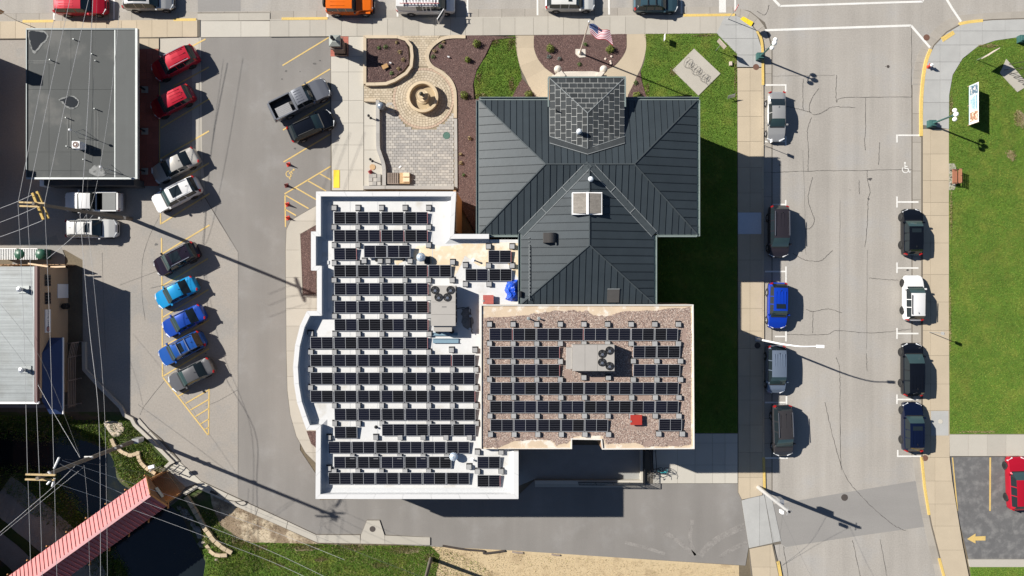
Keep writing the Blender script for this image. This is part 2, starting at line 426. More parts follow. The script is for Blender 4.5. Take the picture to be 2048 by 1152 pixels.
drape('gravel_path', [(-10,1070),(30,1100),(60,1130),(90,1175)], 2.2, M_gpath)

# streets
street = flat('street', [(-400,-300),(2500,-300),(2500,40),(1960,41),(1900,58),(1872,85),(1856,120),(1846,170),(1846,915),(1853,980),(1865,1050),(1893,1152),(1930,1290),(1600,1290),(1558,1152),(1545,1060),(1530,980),(1524,600),(1524,110),(1518,75),(1500,50),(1465,45),(-400,50)], 0.0, M_street)
flat('asphalt_patch', [(1536,1010),(1573,1005),(1690,985),(1830,962),(1852,985),(1860,1052),(1715,1072),(1572,1094),(1548,1080)], .004, M_street2, street)
flat('asphalt_patch', [(395,-10),(481,-10),(481,26),(396,26)], .004, M_street2, street)
lot = flat('parking_lot', [(-300,78),(402,72),(402,385),(412,400),(476,505),(476,990),(640,1077),(404,966),(346,924),(270,852),(239,816),(191,768),(166,741),(165,520),(130,500),(-300,500)], .003, M_lot)
drive = flat('driveway', [(398,70),(664,70),(664,395),(630,420),(600,500),(600,900),(640,960),(640,1000),(1037,990),(1075,955),(1310,955),(1484,955),(1484,998),(1497,1095),(1491,1131),(1250,1116),(1024,1101),(860,1093),(635,1080),(476,995),(476,505),(412,397),(398,380)], .007, M_drive)
darklot = flat('side_parking_lot', [(1900,912),(2300,912),(2300,1119),(1937,1119),(1914,1022)], .004, M_darklot)
flat('concrete_strip', [(384,165),(403,165),(404,300),(411,390),(400,384),(385,372)], .011, M_conc, lot)

# concrete gutters along the kerbs
gut = flat('gutter', [(-100,28),(1465,14),(1500,22),(1530,45),(1545,90),(1545,985),(1522,985),(1522,100),(1510,60),(1480,42),(-100,45)], .004, M_joint)
for x0, x1 in zip(fr(-60, 1466, 46)[:-1], fr(-60, 1466, 46)[1:]):
    mb = MB(); mb.prism([P(x0+.3, nk(x0)-15.5), P(x1-.3, nk(x1)-15.5), P(x1-.3, nk(x1)+1), P(x0+.3, nk(x0)+1)], 0, .012); mb.build('gutter_slab', M_gutter, gut)
def arcs(name, outer, inner, n, z, m, parent, h=.05, gap=.02):
    """pieces between two parallel pixel polylines (same point count)"""
    o = crom(outer, n); i_ = crom(inner, n)
    for k in range(len(o)-1):
        a, b, c, d = [Vector(q) for q in (P(*o[k], z), P(*o[k+1], z), P(*i_[k+1], z), P(*i_[k], z))]
        e = gap/2; u = (b-a).normalized()*e; v = (c-d).normalized()*e
        mb = MB(); mb.prism([tuple(a+u), tuple(b-u), tuple(c-v), tuple(d+v)], z-h, z); mb.build(name, m, parent)
arcs('gutter_slab', [(1466,14),(1500,24),(1528,52),(1543,96)], [(1468,30),(1494,40),(1514,62),(1527,98)], 2, .012, M_gutter, gut)
for y0, y1 in zip(fr(98, 985, 49)[:-1], fr(98, 985, 49)[1:]):
    mb = MB(); mb.box(P(1526,0)[0], P(1543,0)[0], P(0,y1-.3)[1], P(0,y0+.3)[1], 0, .012); mb.build('gutter_slab', M_gutter, gut)
gut2 = flat('gutter', [(1823,170),(1848,170),(1848,915),(1823,915)], .004, M_joint)
for y0, y1 in zip(fr(170, 915, 58)[:-1], fr(170, 915, 58)[1:]):
    mb = MB(); mb.box(P(1825,0)[0], P(1847,0)[0], P(0,y1-.3)[1], P(0,y0+.3)[1], 0, .012); mb.build('gutter_slab', M_gutter, gut2)
arcs('gutter_slab', [(1825,168),(1831,125),(1848,85),(1880,50),(1925,30),(2060,22)], [(1848,168),(1854,125),(1868,92),(1896,64),(1930,46),(2060,38)], 3, .012, M_gutter, gut2)
arcs('gutter_slab', [(1826,917),(1836,990),(1850,1060),(1872,1152)], [(1848,917),(1856,990),(1868,1060),(1892,1152)], 3, .012, M_gutter, gut2)

# pavements
KZ = .12
side_n = raised('north_pavement', [(-60,44),(400,39.5),(400,73),(300,76),(-60,79)], KZ-.02, M_joint)
slabs(side_n, 'paving_slab', [(-60,45),(395,40),(395,73.6),(-60,77.5)], fr(-60, 395, 30.5), [30, 90], KZ-.015, M_conct)
slabs(side_n, 'kerb_stone', [(-60,43.6),(395,39.2),(395,40.6),(-60,44.8)], fr(-60, 395, 90), [30,60], KZ-.015, M_conct, h=.14)
side_n2 = raised('north_pavement', [(540,38),(1466,28.7),(1474,40),(1474,66),(1060,70),(540,73.5)], KZ-.02, M_joint)
slabs(side_n2, 'paving_slab', [(540,41),(1450,31),(1450,66.5),(1060,70),(540,73.5)], [540,578,620,652,683,714,745,775,806,838,869,901,931,966,1000,1030,1067,1096,1127,1158,1188,1220,1251,1290,1335,1400,1432,1450], [20,90], KZ-.015, M_conc)
slabs(side_n2, 'kerb_stone', [(540,38.2),(1467,28.9),(1467,31.2),(540,40.6)], fr(540, 1467, 93), [20,60], KZ-.015, M_conc, h=.14)
apron = raised('driveway_apron', [(395,25),(540,25),(540,74),(395,75)], .02, M_joint)
slabs(apron, 'paving_slab', [(395,42),(540,41),(540,73.4),(395,74.6)], [395,482,540], [42,90], .03, M_concw)
slabs(apron, 'paving_slab', [(395,27),(540,26),(540,40.6),(395,41.6)], [395,478,540], [10,90], .03, M_conc)
corner = raised('corner_pavement', [(1450,31),(1468,30),(1494,40),(1514,62),(1526,98),(1526,150),(1474,150),(1474,108),(1433,66.5),(1450,66.4)], KZ-.02, M_joint)
slabs(corner, 'paving_slab', [(1450,31),(1468,30),(1494,40),(1512,62),(1523,98),(1523,134),(1474,134),(1474,108),(1433,66.5)], [1430,1472,1506,1527], [20,50,77,110,136], KZ-.015, M_concg)
side_e = raised('east_pavement', [(1475,134),(1527,134),(1528,600),(1529,985),(1484,1000),(1476,985)], KZ-.02, M_joint)
slabs(side_e, 'paving_slab', [(1475,136),(1523.5,136),(1524,600),(1524.6,990),(1484,999),(1477,985)], [1470,1500,1530], [134,182,233,283,335,386,425,440,468,520,563,617,662,697,752,800,850,905,955,1000], KZ-.015, M_conct)
slabs(side_e, 'kerb_stone', [(1523.8,136),(1526.8,136),(1528,600),(1529,985),(1525,986),(1524.3,600)], [1500,1540], fr(136, 986, 60), KZ-.015, M_conct, h=.14)
raised('pale_paving_slab', [(1476,425),(1522.5,425),(1522.5,468),(1476,468)], KZ+.012, mat('bluish_slab', (.46,.51,.58), .7, var=.05), parent=side_e)
ap2 = raised('driveway_apron', [(1482,1000),(1526,986),(1540,985),(1562,1088),(1498,1098)], .015, M_joint)
slabs(ap2, 'paving_slab', [(1483,1001),(1528,987),(1545,1086),(1498,1096)], [1470,1519,1560], [980,1110], .025, M_concg)
slabs(ap2, 'paving_slab', [(1529,987),(1541,985),(1562,1082),(1546,1085)], [1500,1600], [980,1110], .02, M_concg)
sw = raised('south_pavement', [(1498,1098),(1546,1088),(1566,1165),(1506,1190)], KZ-.02, M_joint)
slabs(sw, 'paving_slab', [(1499,1098),(1544,1089),(1560,1165),(1510,1190)], [1490,1540,1600], [1080,1134,1200], KZ-.015, M_conct)
OUT = [(2120,34),(2050,36),(1985,38),(1945,42),(1920,48),(1893,63),(1868,89),(1852,121),(1845,165),(1843,250),(1843,600),(1843,915),(1850,985),(1862,1050),(1880,1120),(1896,1180)]
INN = [(2120,68),(2060,71),(1990,81),(1955,93),(1925,117),(1905,150),(1898,190),(1897,250),(1897,600),(1899,915),(1904,960),(1912,1010),(1925,1090),(1943,1180)]
side_r = raised('east_side_pavement', OUT+INN[::-1], KZ-.02, M_joint)
O2 = [(a+(2.5 if b > 120 else 1.2), b+(2.4 if a > 1860 and b < 120 else 0)) for a, b in OUT]
slabs(side_r, 'paving_slab', O2[:10]+[(1897.5,258),(1898,190)]+INN[:6][::-1], [1840,1880,1920,1965,2010,2055,2125], [30,62,90,124,160,205,258], KZ-.015, M_concg)
slabs(side_r, 'paving_slab', [(1846,258),(1897.5,258),(1897.5,600),(1899,915),(1846,915)], [1843,1861,1900], [258,308,361,405,431,486,549,604,661,711,768,821,870,915], KZ-.015, M_conct)
slabs(side_r, 'paving_slab', O2[11:]+INN[9:][::-1], [1840,1870,1960], [915,962,1008,1052,1100,1190], KZ-.015, M_conct)
raised('pale_paving_slab', [(1862,822),(1897,822),(1897,871),(1862,871)], KZ+.012, M_concg, parent=side_r)
side_m = raised('lot_pavement', [(1899,868),(2200,868),(2200,913),(1900,913)], KZ-.015, M_joint)
slabs(side_m, 'paving_slab', [(1899,869),(2200,869),(2200,912),(1900,912)], fr(1899, 2200, 37), [860,920], KZ-.01, M_conc)
raised('lot_kerb', [(1937,1119),(2200,1119),(2200,1134),(1940,1134)], KZ-.01, M_conc)
# kerb paint: thin yellow caps on the kerbs
def kerbpaint(pts, parent, w=.26, z=KZ+.012):
    pts = PP(pts, z); L_ = offset_path(pts, w/2); R_ = offset_path(pts, -w/2)
    for i in range(len(pts)-1):
        mb = MB(); mb.prism([R_[i], R_[i+1], L_[i+1], L_[i]], .01, z); mb.build('yellow_kerb', M_yelk, parent)
kerbpaint([(45,nk(45)),(107,nk(107))], side_n); kerbpaint([(347,nk(347)),(392,nk(392))], side_n)
kerbpaint([(563,nk(563)),(655,nk(655))], side_n2); kerbpaint([(1367,nk(1367)+1),(1470,nk(1470)+1)], side_n2)
kerbpaint(crom([(1514,62),(1521,74),(1525,98),(1526,170)], 3), side_e); kerbpaint([(1527.5,915),(1529,982)], side_e)
kerbpaint([(1556,1123),(1563,1160)], sw, .3)
kerbpaint(crom([(1862,98),(1852,125),(1846,165),(1843,210),(1843,272)], 3), side_r, .3); kerbpaint(crom([(1919,48),(1937,44),(1966,41)], 2), side_r, .3)
kerbpaint([(1844,914),(1850,975),(1859,1030)], side_r, .22); kerbpaint([(1879,1117),(1892,1165)], side_r, .22)
for q, par in (([(1480,38),(1487,33),(1507,44),(1502,53)], corner), ([(1882,75),(1906,61),(1910,68),(1886,84)], side_r)):
    a = q
    for s in (0, 1):
        l = lambda u, v, t: (u[0]+(v[0]-u[0])*t, u[1]+(v[1]-u[1])*t)
        p4 = [l(a[0], a[3] if False else a[1], 0), 0, 0, 0]
        c0, c1 = (0, .49) if s == 0 else (.51, 1)
        raised('tactile_pad', [l(a[1], a[2], c0), l(a[1], a[2], c1), l(a[0], a[3], c1), l(a[0], a[3], c0)], KZ+.018, M_tactile if par is corner else M_yelk, 0, par)

# town-hall side pavements
walk = raised('hall_walk', [(661,72),(728,72),(728,381),(661,381)], KZ-.03, M_joint)
slabs(walk, 'paving_slab', [(662,113),(727,113),(727,381),(664,381)], [662,697,729], [113,144,201,246,290,340,381], KZ-.025, M_concw)
slabs(walk, 'paving_slab', [(697,73),(727,73),(727,113),(697,113)], [697,729], [73,113], KZ-.025, M_concw)
slabs(walk, 'red_paver', [(661,73),(697,73),(697,113),(661,113)], fr(661, 697, 9), fr(73, 113, 5), KZ-.025, M_redbrick, gap=.012)
slabs(walk, 'paving_slab', [(728,204),(766,204),(766,378),(728,378)], [728,770], [204,252,300,378], KZ-.02, M_concw)
slabs(walk, 'tactile_pad', [(667,340),(679,340),(679,375.6),(667,375.6)], [667,680], [340,352,376], KZ+.008, M_tactile, gap=.01)
isl = raised('building_walk', [(634,410),(604,427),(580,441),(572,460),(570.5,500),(572,700),(574,780),(580,830),(592,872),(610,906),(634,930),(660,930),(660,410)], KZ-.03, M_joint)
slabs(isl, 'paving_slab', [(634,411),(604,428),(581,442),(573,460),(571.5,500),(573,700),(575,780),(581,830),(593,872),(611,905),(634,928),(660,930),(660,410)], [560,690], [405,442,500,555,592,617,652,702,753,800,846,880,905,935], KZ-.025, M_conc)
for a_, b_ in (((599,467),(634,447)), ((599,467),(602,540)), ((602,540),(604,592)), ((604,592),(636,593))):
    mb = MB(); mb.beam((*P(*a_,KZ+.03),KZ+.0),(*P(*b_,KZ+.03),KZ+.0),.16,.14); mb.build('border_stone', M_conc, isl)
bedw = raised('mulch_bed', [(600,468),(632,451),(632,588),(606,590),(603,540)], KZ+.04, M_mulchbase)
bedw2 = raised('mulch_bed', [(613,862),(634,862),(634,897),(622,887)], KZ+.01, M_mulchbase)
ramp = raised('bridge_landing', [(300,945),(357,920),(405,964),(392,972),(336,1015),(318,985)], .01, M_joint, -.6)
slabs(ramp, 'paving_slab', [(335,938),(357,922),(404,964),(372,974),(352,956)], [320,410], [900,990], .02, M_concw)
slabs(ramp, 'deck_plank', [(318,952),(334,940),(352,956),(372,974),(341,1006),(322,985)], [300,400], fr(935, 1010, 6), .02, mat('landing_planks', (.40,.30,.19), .85, var=.1, rnd=.08), gap=.02)
south_walk = raised('lot_edge_walk', [(387,973),(404,963),(632,1069),(722,1069),(734,1040),(759,1040),(769,1070),(860,1075),(860,1090),(635,1086),(512,1031)], KZ-.03, M_joint, -.4)
for q in ([(388,973),(404,964),(455,988),(446,1001)], [(447,1001.5),(456,988.5),(516,1016),(511,1030)], [(512,1030.5),(517,1016.5),(575,1043),(572,1057)], [(573,1057.5),(576,1043.5),(632,1070),(636,1085.5)],
          [(636.5,1085.5),(632.5,1070),(720,1070.5),(720,1087)], [(720.5,1087),(722,1070),(734,1041),(759,1041),(769,1071),(769.5,1088)], [(770,1088),(769.6,1071),(860,1075),(860,1090)]):
    mb = MB(); mb.prism(PP(q, KZ-.01), .02, KZ-.01+random.uniform(-.003,.003)); mb.build('paving_slab', M_conc, south_walk)
west_walk = raised('lot_edge_walk', [(270,850),(278,836),(282,845),(322,878),(360,922),(347,927)], KZ-.03, M_joint, -.4)
for q in ([(271,848),(278,837),(300,862),(293,869)], [(293.5,869.5),(300.5,862.5),(322,885),(314,892)], [(314.5,892.5),(322.5,885.5),(341,906),(333,913)], [(333.5,913.5),(341.5,906.5),(357,921),(347,927)]):
    mb = MB(); mb.prism(PP(q, KZ-.01), .02, KZ-.01); mb.build('paving_slab', M_conc, west_walk)
mb = MB(); pts = PP([(166,684),(167,739),(191,766),(240,815),(247,830),(262,838),(268,850),(300,880),(346,927)], .35)
L_ = offset_path(pts, .17); R_ = offset_path(pts, -.17)
low = thing('low_wall', 'long grey kerb wall along the southwest lot edge beside the creek', 'wall', (*pts[3], 0))
for i in range(len(pts)-1):
    mb = MB(); mb.prism([R_[i], R_[i+1], L_[i+1], L_[i]], -.8, .3); mb.build('wall_segment', M_conc, low)
# red-brick walk before the shop
shopwalk = raised('shop_walk', [(270,76),(318,76),(318,372),(270,372)], .06, M_joint)
slabs(shopwalk, 'red_paver', [(270,98),(317,98),(317,372),(270,372)], fr(270, 317, 12), fr(98, 372, 12), .07, M_redbrick, gap=.012)
slabs(shopwalk, 'paving_slab', [(276,77),(318,77),(318,97.5),(276,97.5)], [276,298,318], [70,98], .07, M_conct)
flat('concrete_patch', [(319,75),(402,73),(402,164),(384,164),(384,110),(319,110)], .012, M_conc, lot)

# loading dock behind the gravel roof block
dock = raised('dock_walk', [(1305,866),(1476,866),(1476,967),(1285,967),(1290,890)], KZ-.03, M_joint)
slabs(dock, 'paving_slab', [(1306,867),(1475,867),(1475,966.5),(1306,966.5)], [1306,1355,1390,1425,1450,1478], [867,886,930,967], KZ-.025, M_concw)
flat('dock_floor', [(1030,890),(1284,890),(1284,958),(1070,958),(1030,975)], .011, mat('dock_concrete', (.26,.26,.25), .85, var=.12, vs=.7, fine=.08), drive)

# paint
LINES_W = [((x,-8),(x,nk(x)-2),3.6) for x in (108,228,655,795,935,1075,1218,1363)] + [((1445,-8),(1445,25),14), ((1470.5,-8),(1470.5,21),4),
 ((1543,-6),(1560,12),5), ((1560,12),(1846,3),4), ((1846,3),(1846,-8),4), ((1530,60.5),(1822,51),4.5), ((1822,51),(1860,95),4.5), ((1893,-2),(1905,18),4.5), ((1905,18),(1922,43),4.5),
 ((1528,170),(1573,170),3), ((1571.5,171.5),(1571.5,183),3), ((1530,283),(1570,283),3), ((1571.5,272),(1571.5,292),3), ((1545,409),(1570,409),3), ((1571.5,400),(1571.5,420),3), ((1530,543),(1570.5,543),3),((1572,533),(1572,565),3),
 ((1550,673),(1570.5,673),3), ((1572,662),(1572,683),3.4), ((1530,805),(1571,805),3), ((1573,792),(1573,810),3.4), ((1530,916),(1576,916),3),
 ((1796,270.5),(1840,270.5),3), ((1794,269),(1794,285),3), ((1795.5,404),(1837,404),3), ((1794,393),(1794,415),3), ((1795.5,536),(1837,536),3), ((1794,525),(1794,546),3), ((1795.5,667),(1837,667),3), ((1794,656),(1794,678),3),
 ((1795.5,799),(1837,799),3), ((1794,789),(1794,808),3), ((1797,912.5),(1845,912.5),3), ((1795.5,900),(1795.5,914),3)]
for a, b, w_ in LINES_W: seg('parking_line', a, b, w_, .016, M_white, street)
LINES_Y = [((319,165),(319,357),2.4), ((321,427),(321,449),2.4), ((323,476),(325,754),2.6), ((383,93),(411,78),3), ((347,173),(418,134),2.6), ((322,256),(418,198),2.6), ((321,318),(418,262),2.8), ((322,383),(418,326),2.8), ((323,447),(419,387),2.8),
 ((324,508),(419,450),2.8), ((324,572),(416,517),2.6), ((325,635),(417,579),2.6), ((326,694),(418,640),2.6), ((327,752),(418,697),2.6), ((326,755),(416,870),2.8), ((418,776),(417,870),2.6), ((357,792),(378,780),2.6),
 ((371,807),(417,780),2.6), ((381,820),(417,799),2.6), ((391,833),(417,817),2.6), ((401,848),(417,838),2.4), ((409,859),(417,855),2)]
LINES_Y2 = [((565,131),(659,74),2.6), ((566,195),(660,138),2.6), ((566,260),(660,203),2.6), ((567,324),(661,268),2.6), ((569,388),(664,331),2.6), ((570,390),(617,417),2.4), ((592,376),(632,399),2.4), ((615,361),(652,382),2.4), ((639,347),(664,361),2.4), ((570,391),(571,454),2.6), ((571,419),(592,431),2.4)]
for a, b, w_ in LINES_Y: seg('parking_line', a, b, w_, .018, M_yellow, lot)
for a, b, w_ in LINES_Y2: seg('parking_line', a, b, w_, .018, M_yellow, drive)
seg('parking_line', (1980.5,915), (1980,1022), 3.4, .014, M_yellow, darklot); seg('parking_line', (1905,915), (1915,1022), 2.4, .014, M_yellow, darklot)
mb = MB(); mb.sheet(PP([(1934,1078),(1951,1067),(1951,1073),(1971,1072),(1971,1081),(1951,1081),(1951,1087)], .014), .014); mb.build('direction_arrow', M_yellow, darklot)
def wheelchair(cx, cy, s, rot, m, parent, z):
    mb = MB(); f = lambda x, y: (cx+s*(x*math.cos(rot)-y*math.sin(rot)), cy+s*(x*math.sin(rot)+y*math.cos(rot)))
    arc = [f(6*math.cos(a)-1, 3+6*math.sin(a)) for a in np.linspace(-.25, 3.9, 14)]
    ribbon(mb, PP(arc, z), s*.085, z); ribbon(mb, PP([f(-2,-7), f(-2,1), f(3.5,1), f(6.5,8), f(9,7)], z), s*.085, z+.002); ribbon(mb, PP([f(-2,-3), f(3,-3)], z), s*.085, z+.003)
    mb.sheet(PP([f(-2+2*math.cos(a), -9.6+2*math.sin(a)) for a in np.linspace(0, 6.28, 10)[:-1]], z), z)
    mb.build('accessible_symbol', m, parent)
wheelchair(1812, 336, 1.05, 0, M_white, street, .018); wheelchair(581, 347, 1.0, .9, M_yellow, drive, .02)
CR = [[(1571,212),(1590,216),(1608,221),(1620,224)],[(1637,177),(1625,195),(1619,210),(1620,224),(1632,229),(1650,222),(1665,214),(1710,215)],[(1623,235),(1615,260),(1617,300),(1616,342)],
 [(1542,345),(1617,342),(1700,341),(1823,339)],[(1731,196),(1731,260),(1729,280),(1731,300)],[(1759,285),(1757,330)],[(1734,340),(1735,360),(1740,384),(1736,400),(1735,440),(1730,495)],[(1606,157),(1606,220)],
 [(1673,150),(1673,203),(1690,195),(1823,194)],[(1625,355),(1616,395),(1622,420),(1629,440),(1622,455),(1612,458)],[(1586,507),(1600,515),(1615,521),(1640,522),(1655,510),(1665,501)],[(1737,556),(1770,559),(1797,560)],
 [(1612,618),(1625,623),(1655,618),(1685,626)],[(1626,623),(1625,667)],[(1573,669),(1650,669),(1675,661),(1745,666),(1822,658)],[(1672,715),(1679,735),(1680,768),(1681,900),(1682,940)],[(1733,706),(1734,743)],
 [(1650,805),(1665,870),(1690,950),(1730,1000),(1780,1045),(1812,1062)],[(1823,52),(1823,194)],[(1760,1078),(1775,1160)],[(1705,1080),(1722,1160)],[(1567,1093),(1577,1160)],[(1718,360),(1719,388)],[(1538,10),(1530,30),(1514,22)],
 [(1612,510),(1606,300)],[(1542,152),(1670,150)],[(1735,500),(1733,700)],[(1680,400),(1679,700)]]
mb = MB()
for i, c in enumerate(CR):
    pts = PP(crom(c, 14), .014); ribbon(mb, pts, .06 if i < 24 else .025, .014, .035)
mb.build('crack_seal', M_crack, street)['kind'] = 'stuff'
mb = MB()
for c in ([(204,505),(207,600),(211,700)],[(320,430),(300,470),(285,520),(284,590),(290,640)],[(411,812),(440,800),(475,780)],[(330,760),(290,810),(280,830)],[(240,570),(320,540)],[(398,75),(402,380),(412,398),(476,504)],[(476,505),(476,985)],[(398,380),(398,165)]):
    ribbon(mb, PP(crom(c, 5), .016), .03, .016, .01)
mb.build('crack_seal', M_crack, lot)['kind'] = 'stuff'
def manhole(px, py, r, z, m, parent, name='manhole_cover'):
    mb = MB(); x, y = P(px, py, z); mb.lathe([(r*1.12, 0), (r*1.12, .012), (r*1.0, .014), (r*1.0, .004), (r*.6, .008), (.01, .008)], (x, y, z), 20); return mb.build(name, m, parent)
M_rust = mat('rusty_iron', (.13,.065,.045), .85, var=.15, vs=3, fine=.15); M_iron = mat('cast_iron', (.055,.045,.04), .8, var=.1, vs=3, fine=.2)
manhole(1853,75,.28,.012,M_rust,street); manhole(1689,995,.30,.006,M_iron,street); manhole(745,1058,.26,KZ-.005,M_iron,south_walk); manhole(1512,134,.27,KZ+.006,M_rust,corner)
manhole(1515,691,.27,KZ+.006,M_iron,side_e); manhole(1850,916,.27,KZ+.006,M_rust,side_r); manhole(1881,843,.2,KZ+.02,M_concw,side_r); manhole(1776,133,.13,.006,M_iron,street)

# lawns, beds
LZ = .10
L1 = [(948,168),(950,150),(962,128),(975,108),(985,85),(1000,74),(1032,71),(1034,110),(1042,146),(1044,160),(1030,185),(1022,200),(953,200)]
L2 = [(1288,67),(1433,66.5),(1474,108),(1475,866),(1300,866),(1300,462),(1385,462),(1385,190),(1293,196),(1281,145),(1290,118),(1292,90)]
L3 = [(2300,70),(2060,71.5),(1990,81.5),(1955,93.5),(1926,118),(1906,151),(1899,190),(1898,250),(1898,600),(1899,868),(2300,868)]
L4 = [(1941,1134),(2200,1134),(2200,1300),(1960,1300)]
L5 = [(405,1165),(412,1120),(405,1100),(440,1088),(520,1085),(600,1087),(640,1088),(700,1091),(860,1091),(880,1110),(870,1160),(880,1300),(400,1300)]
lawns = [raised('lawn', p, LZ, M_turf) for p in (L1, L2, L3, L4)]
lawns.append(flat('lawn', L5, .0, M_turf))
flat('straw_ground', [(860,1091),(1024,1101),(1250,1116),(1478,1131),(1480,1300),(840,1300),(858,1160),(850,1110)], -.002, M_straw)
flat('dead_grass', [(420,985),(446,1001),(512,1031),(572,1058),(635,1087),(640,1100),(560,1110),(500,1090),(440,1050),(424,1010)], -.006, mat('dead_turf', (.20,.15,.10), .95, var=.2, vs=.6, fine=.25, fs=6, bump=.5, bs=8, col2=(.42,.35,.25), s2=.55, lo=.47, hi=.6))
BEDC = [(1036,74),(960,71),(930,71),(893,78),(872,92),(860,104),(859,118),(868,132),(888,142),(905,160),(913,193),(914,400),(960,480),(960,196),(948,200),(946,168),(953,140),(970,112),(985,80)]
BED_A = [(731,76),(794,76),(812,85),(817,100),(817,128),(806,142),(782,160),(770,165),(731,165)]
BED_F = [(1068,71),(1253,68),(1253,96),(1246,112),(1230,130),(1210,140),(1200,150),(1110,150),(1090,136),(1076,118),(1068,96)]
BED_G = [(1254,202),(1256,190),(1272,158),(1281,143),(1284,165),(1294,198)]
BED_H = [(1022,200),(1030,182),(1044,157),(1060,175),(1074,200)]
beds = [raised('mulch_bed', p, z, M_mulchbase) for p, z in ((BEDC, .14), (BED_F, .13), (BED_G, .135), (BED_H, .135))]
fwalk = raised('flag_walk', [(1031,71),(1290,66),(1294,110),(1278,150),(1254,200),(1070,200),(1044,160),(1034,120)], .095, M_joint)
def ringwalk(outer, inner, cuts):
    o = crom(outer, 6); i_ = crom(inner, 6); n = len(o)-1
    for a, b in zip(cuts[:-1], cuts[1:]):
        ka, kb = round(a*n), round(b*n)
        q = o[ka:kb+1] + i_[ka:kb+1][::-1]
        mb = MB(); mb.prism(PP(q, .12), .05, .118+random.uniform(-.002,.002)); mb.build('paving_slab', M_conct, fwalk)
ringwalk([(1031,71),(1032,96),(1040,132),(1052,158),(1070,200)], [(1068,71),(1068,96),(1076,118),(1092,137),(1112,152)], [0,.25,.495,.75,1])
ringwalk([(1291,67),(1292,96),(1284,130),(1272,156),(1254,200)], [(1253,68),(1253,96),(1245,113),(1230,131),(1210,141)], [0,.245,.5,.75,1])
slabs(fwalk, 'paving_slab', [(1071,198),(1070,180),(1112,150),(1210,142),(1254,160),(1254,198)], [1060,1118,1180,1260], [140,210], .095, M_conct)
pad1 = raised('sculpture_pad', [(1388,97),(1441,147),(1397,191),(1345,140)], .16, M_conc)
pad2 = raised('sculpture_pad', [(2013,118),(2058,170),(2035,184),(2000,146)], .16, M_conc)
raised('bench_pad', [(1897,327),(1909,327),(1912,334),(1912,372),(1908,380),(1897,380)], KZ-.004, M_conc)
raised('flagpole_base', [(1151,98),(1171,98),(1171,114),(1159,115),(1151,108)], .17, M_limestone)

# grass blades, mulch chips
def blades(name, poly_px, z, dens, mats, hgt=(.05,.11), wid=.05, holes=(), zfun=None, wts=None):
    x, y = scatter(PP(poly_px, z), dens, [PP(h, z) for h in holes]); n = len(x)
    a = rng.uniform(0, 6.28, n); w_ = rng.uniform(.6, 1.3, n)*wid; h_ = rng.uniform(*hgt, n)
    la = rng.uniform(0, 6.28, n); ll = h_*rng.uniform(.2, 1.1, n)
    zz = np.full(n, z) if zfun is None else zfun(x, y)
    v = np.empty((n, 3, 3)); dx, dy = np.cos(a)*w_/2, np.sin(a)*w_/2
    v[:,0] = np.stack([x-dx, y-dy, zz-.01], -1); v[:,1] = np.stack([x+dx, y+dy, zz-.01], -1)
    v[:,2] = np.stack([x+np.cos(la)*ll, y+np.sin(la)*ll, zz+h_], -1)
    mi = rng.choice(len(mats), n, p=wts)
    o = npmesh(name, v.reshape(-1, 3), np.arange(3*n).reshape(n, 3), mats, mi); o['kind'] = 'stuff'; return o
def grain(name, poly_px, z, dens, size, mats, flatn=.4, holes=(), parent=None, zfun=None, wts=None):
    x, y = scatter(PP(poly_px, z), dens, [PP(h, z) for h in holes]); n = len(x)
    a = rng.uniform(0, 6.28, n); sx_ = rng.uniform(*size, n); sy_ = sx_*rng.uniform(flatn, 1, n); h_ = sx_*rng.uniform(.35, .8, n)
    zz = np.full(n, z) if zfun is None else zfun(x, y)
    ca, sa = np.cos(a), np.sin(a); v = np.empty((n, 5, 3))
    for k, (i, j) in enumerate(((-1,-1),(1,-1),(1,1),(-1,1))):
        px = i*sx_*rng.uniform(.6, 1, n); py = j*sy_*rng.uniform(.6, 1, n)
        v[:,k] = np.stack([x+ca*px-sa*py, y+sa*px+ca*py, zz-.01+rng.uniform(0, .012, n)], -1)
    v[:,4] = np.stack([x+rng.uniform(-.5, .5, n)*sx_, y+rng.uniform(-.5, .5, n)*sy_, zz+h_], -1)
    base = (np.arange(n)*5)[:,None]
    f = np.concatenate([base+np.array([[0,1,4]]), base+np.array([[1,2,4]]), base+np.array([[2,3,4]]), base+np.array([[3,0,4]])], 0)
    mi = np.tile(rng.choice(len(mats), n, p=wts), 4)
    o = npmesh(name, v.reshape(-1, 3), f, mats, mi, parent); o['kind'] = 'stuff'; return o
G = M_grass
PADP = [(1388,97),(1441,147),(1397,191),(1345,140)]
blades('lawn_grass', L1, LZ, 420, G, wts=[.45,.5,.05]); blades('lawn_grass', L2, LZ, 300, G, holes=[PADP], wts=[.42,.5,.08])
blades('lawn_grass', [(2060,71.5)]+L3[2:10]+[(1899,866),(2080,866),(2080,71)], LZ, 330, G, holes=[[(2013,118),(2058,170),(2035,184),(2000,146)]], wts=[.5,.3,.2])
blades('lawn_grass', [(1941,1135),(2080,1135),(2080,1165),(1945,1165)], LZ, 330, G, wts=[.5,.3,.2])
blades('lawn_grass', L5[:-2]+[(880,1170),(400,1170)], 0, 300, G+[M_drygrass], (.06,.16), .06, wts=[.5,.25,.2,.05])
blades('creek_grass', [(205,850),(245,838),(262,842),(330,920),(352,928),(318,952),(300,975),(260,990),(232,965),(208,915),(196,880)], -.3, 300, G+[M_drygrass], (.08,.22), .07, zfun=hterr, wts=[.5,.3,.15,.05])
blades('creek_grass', [(120,845),(205,840),(205,905),(150,880)], -.3, 280, G, (.08,.22), .07, zfun=hterr, wts=[.5,.3,.2])
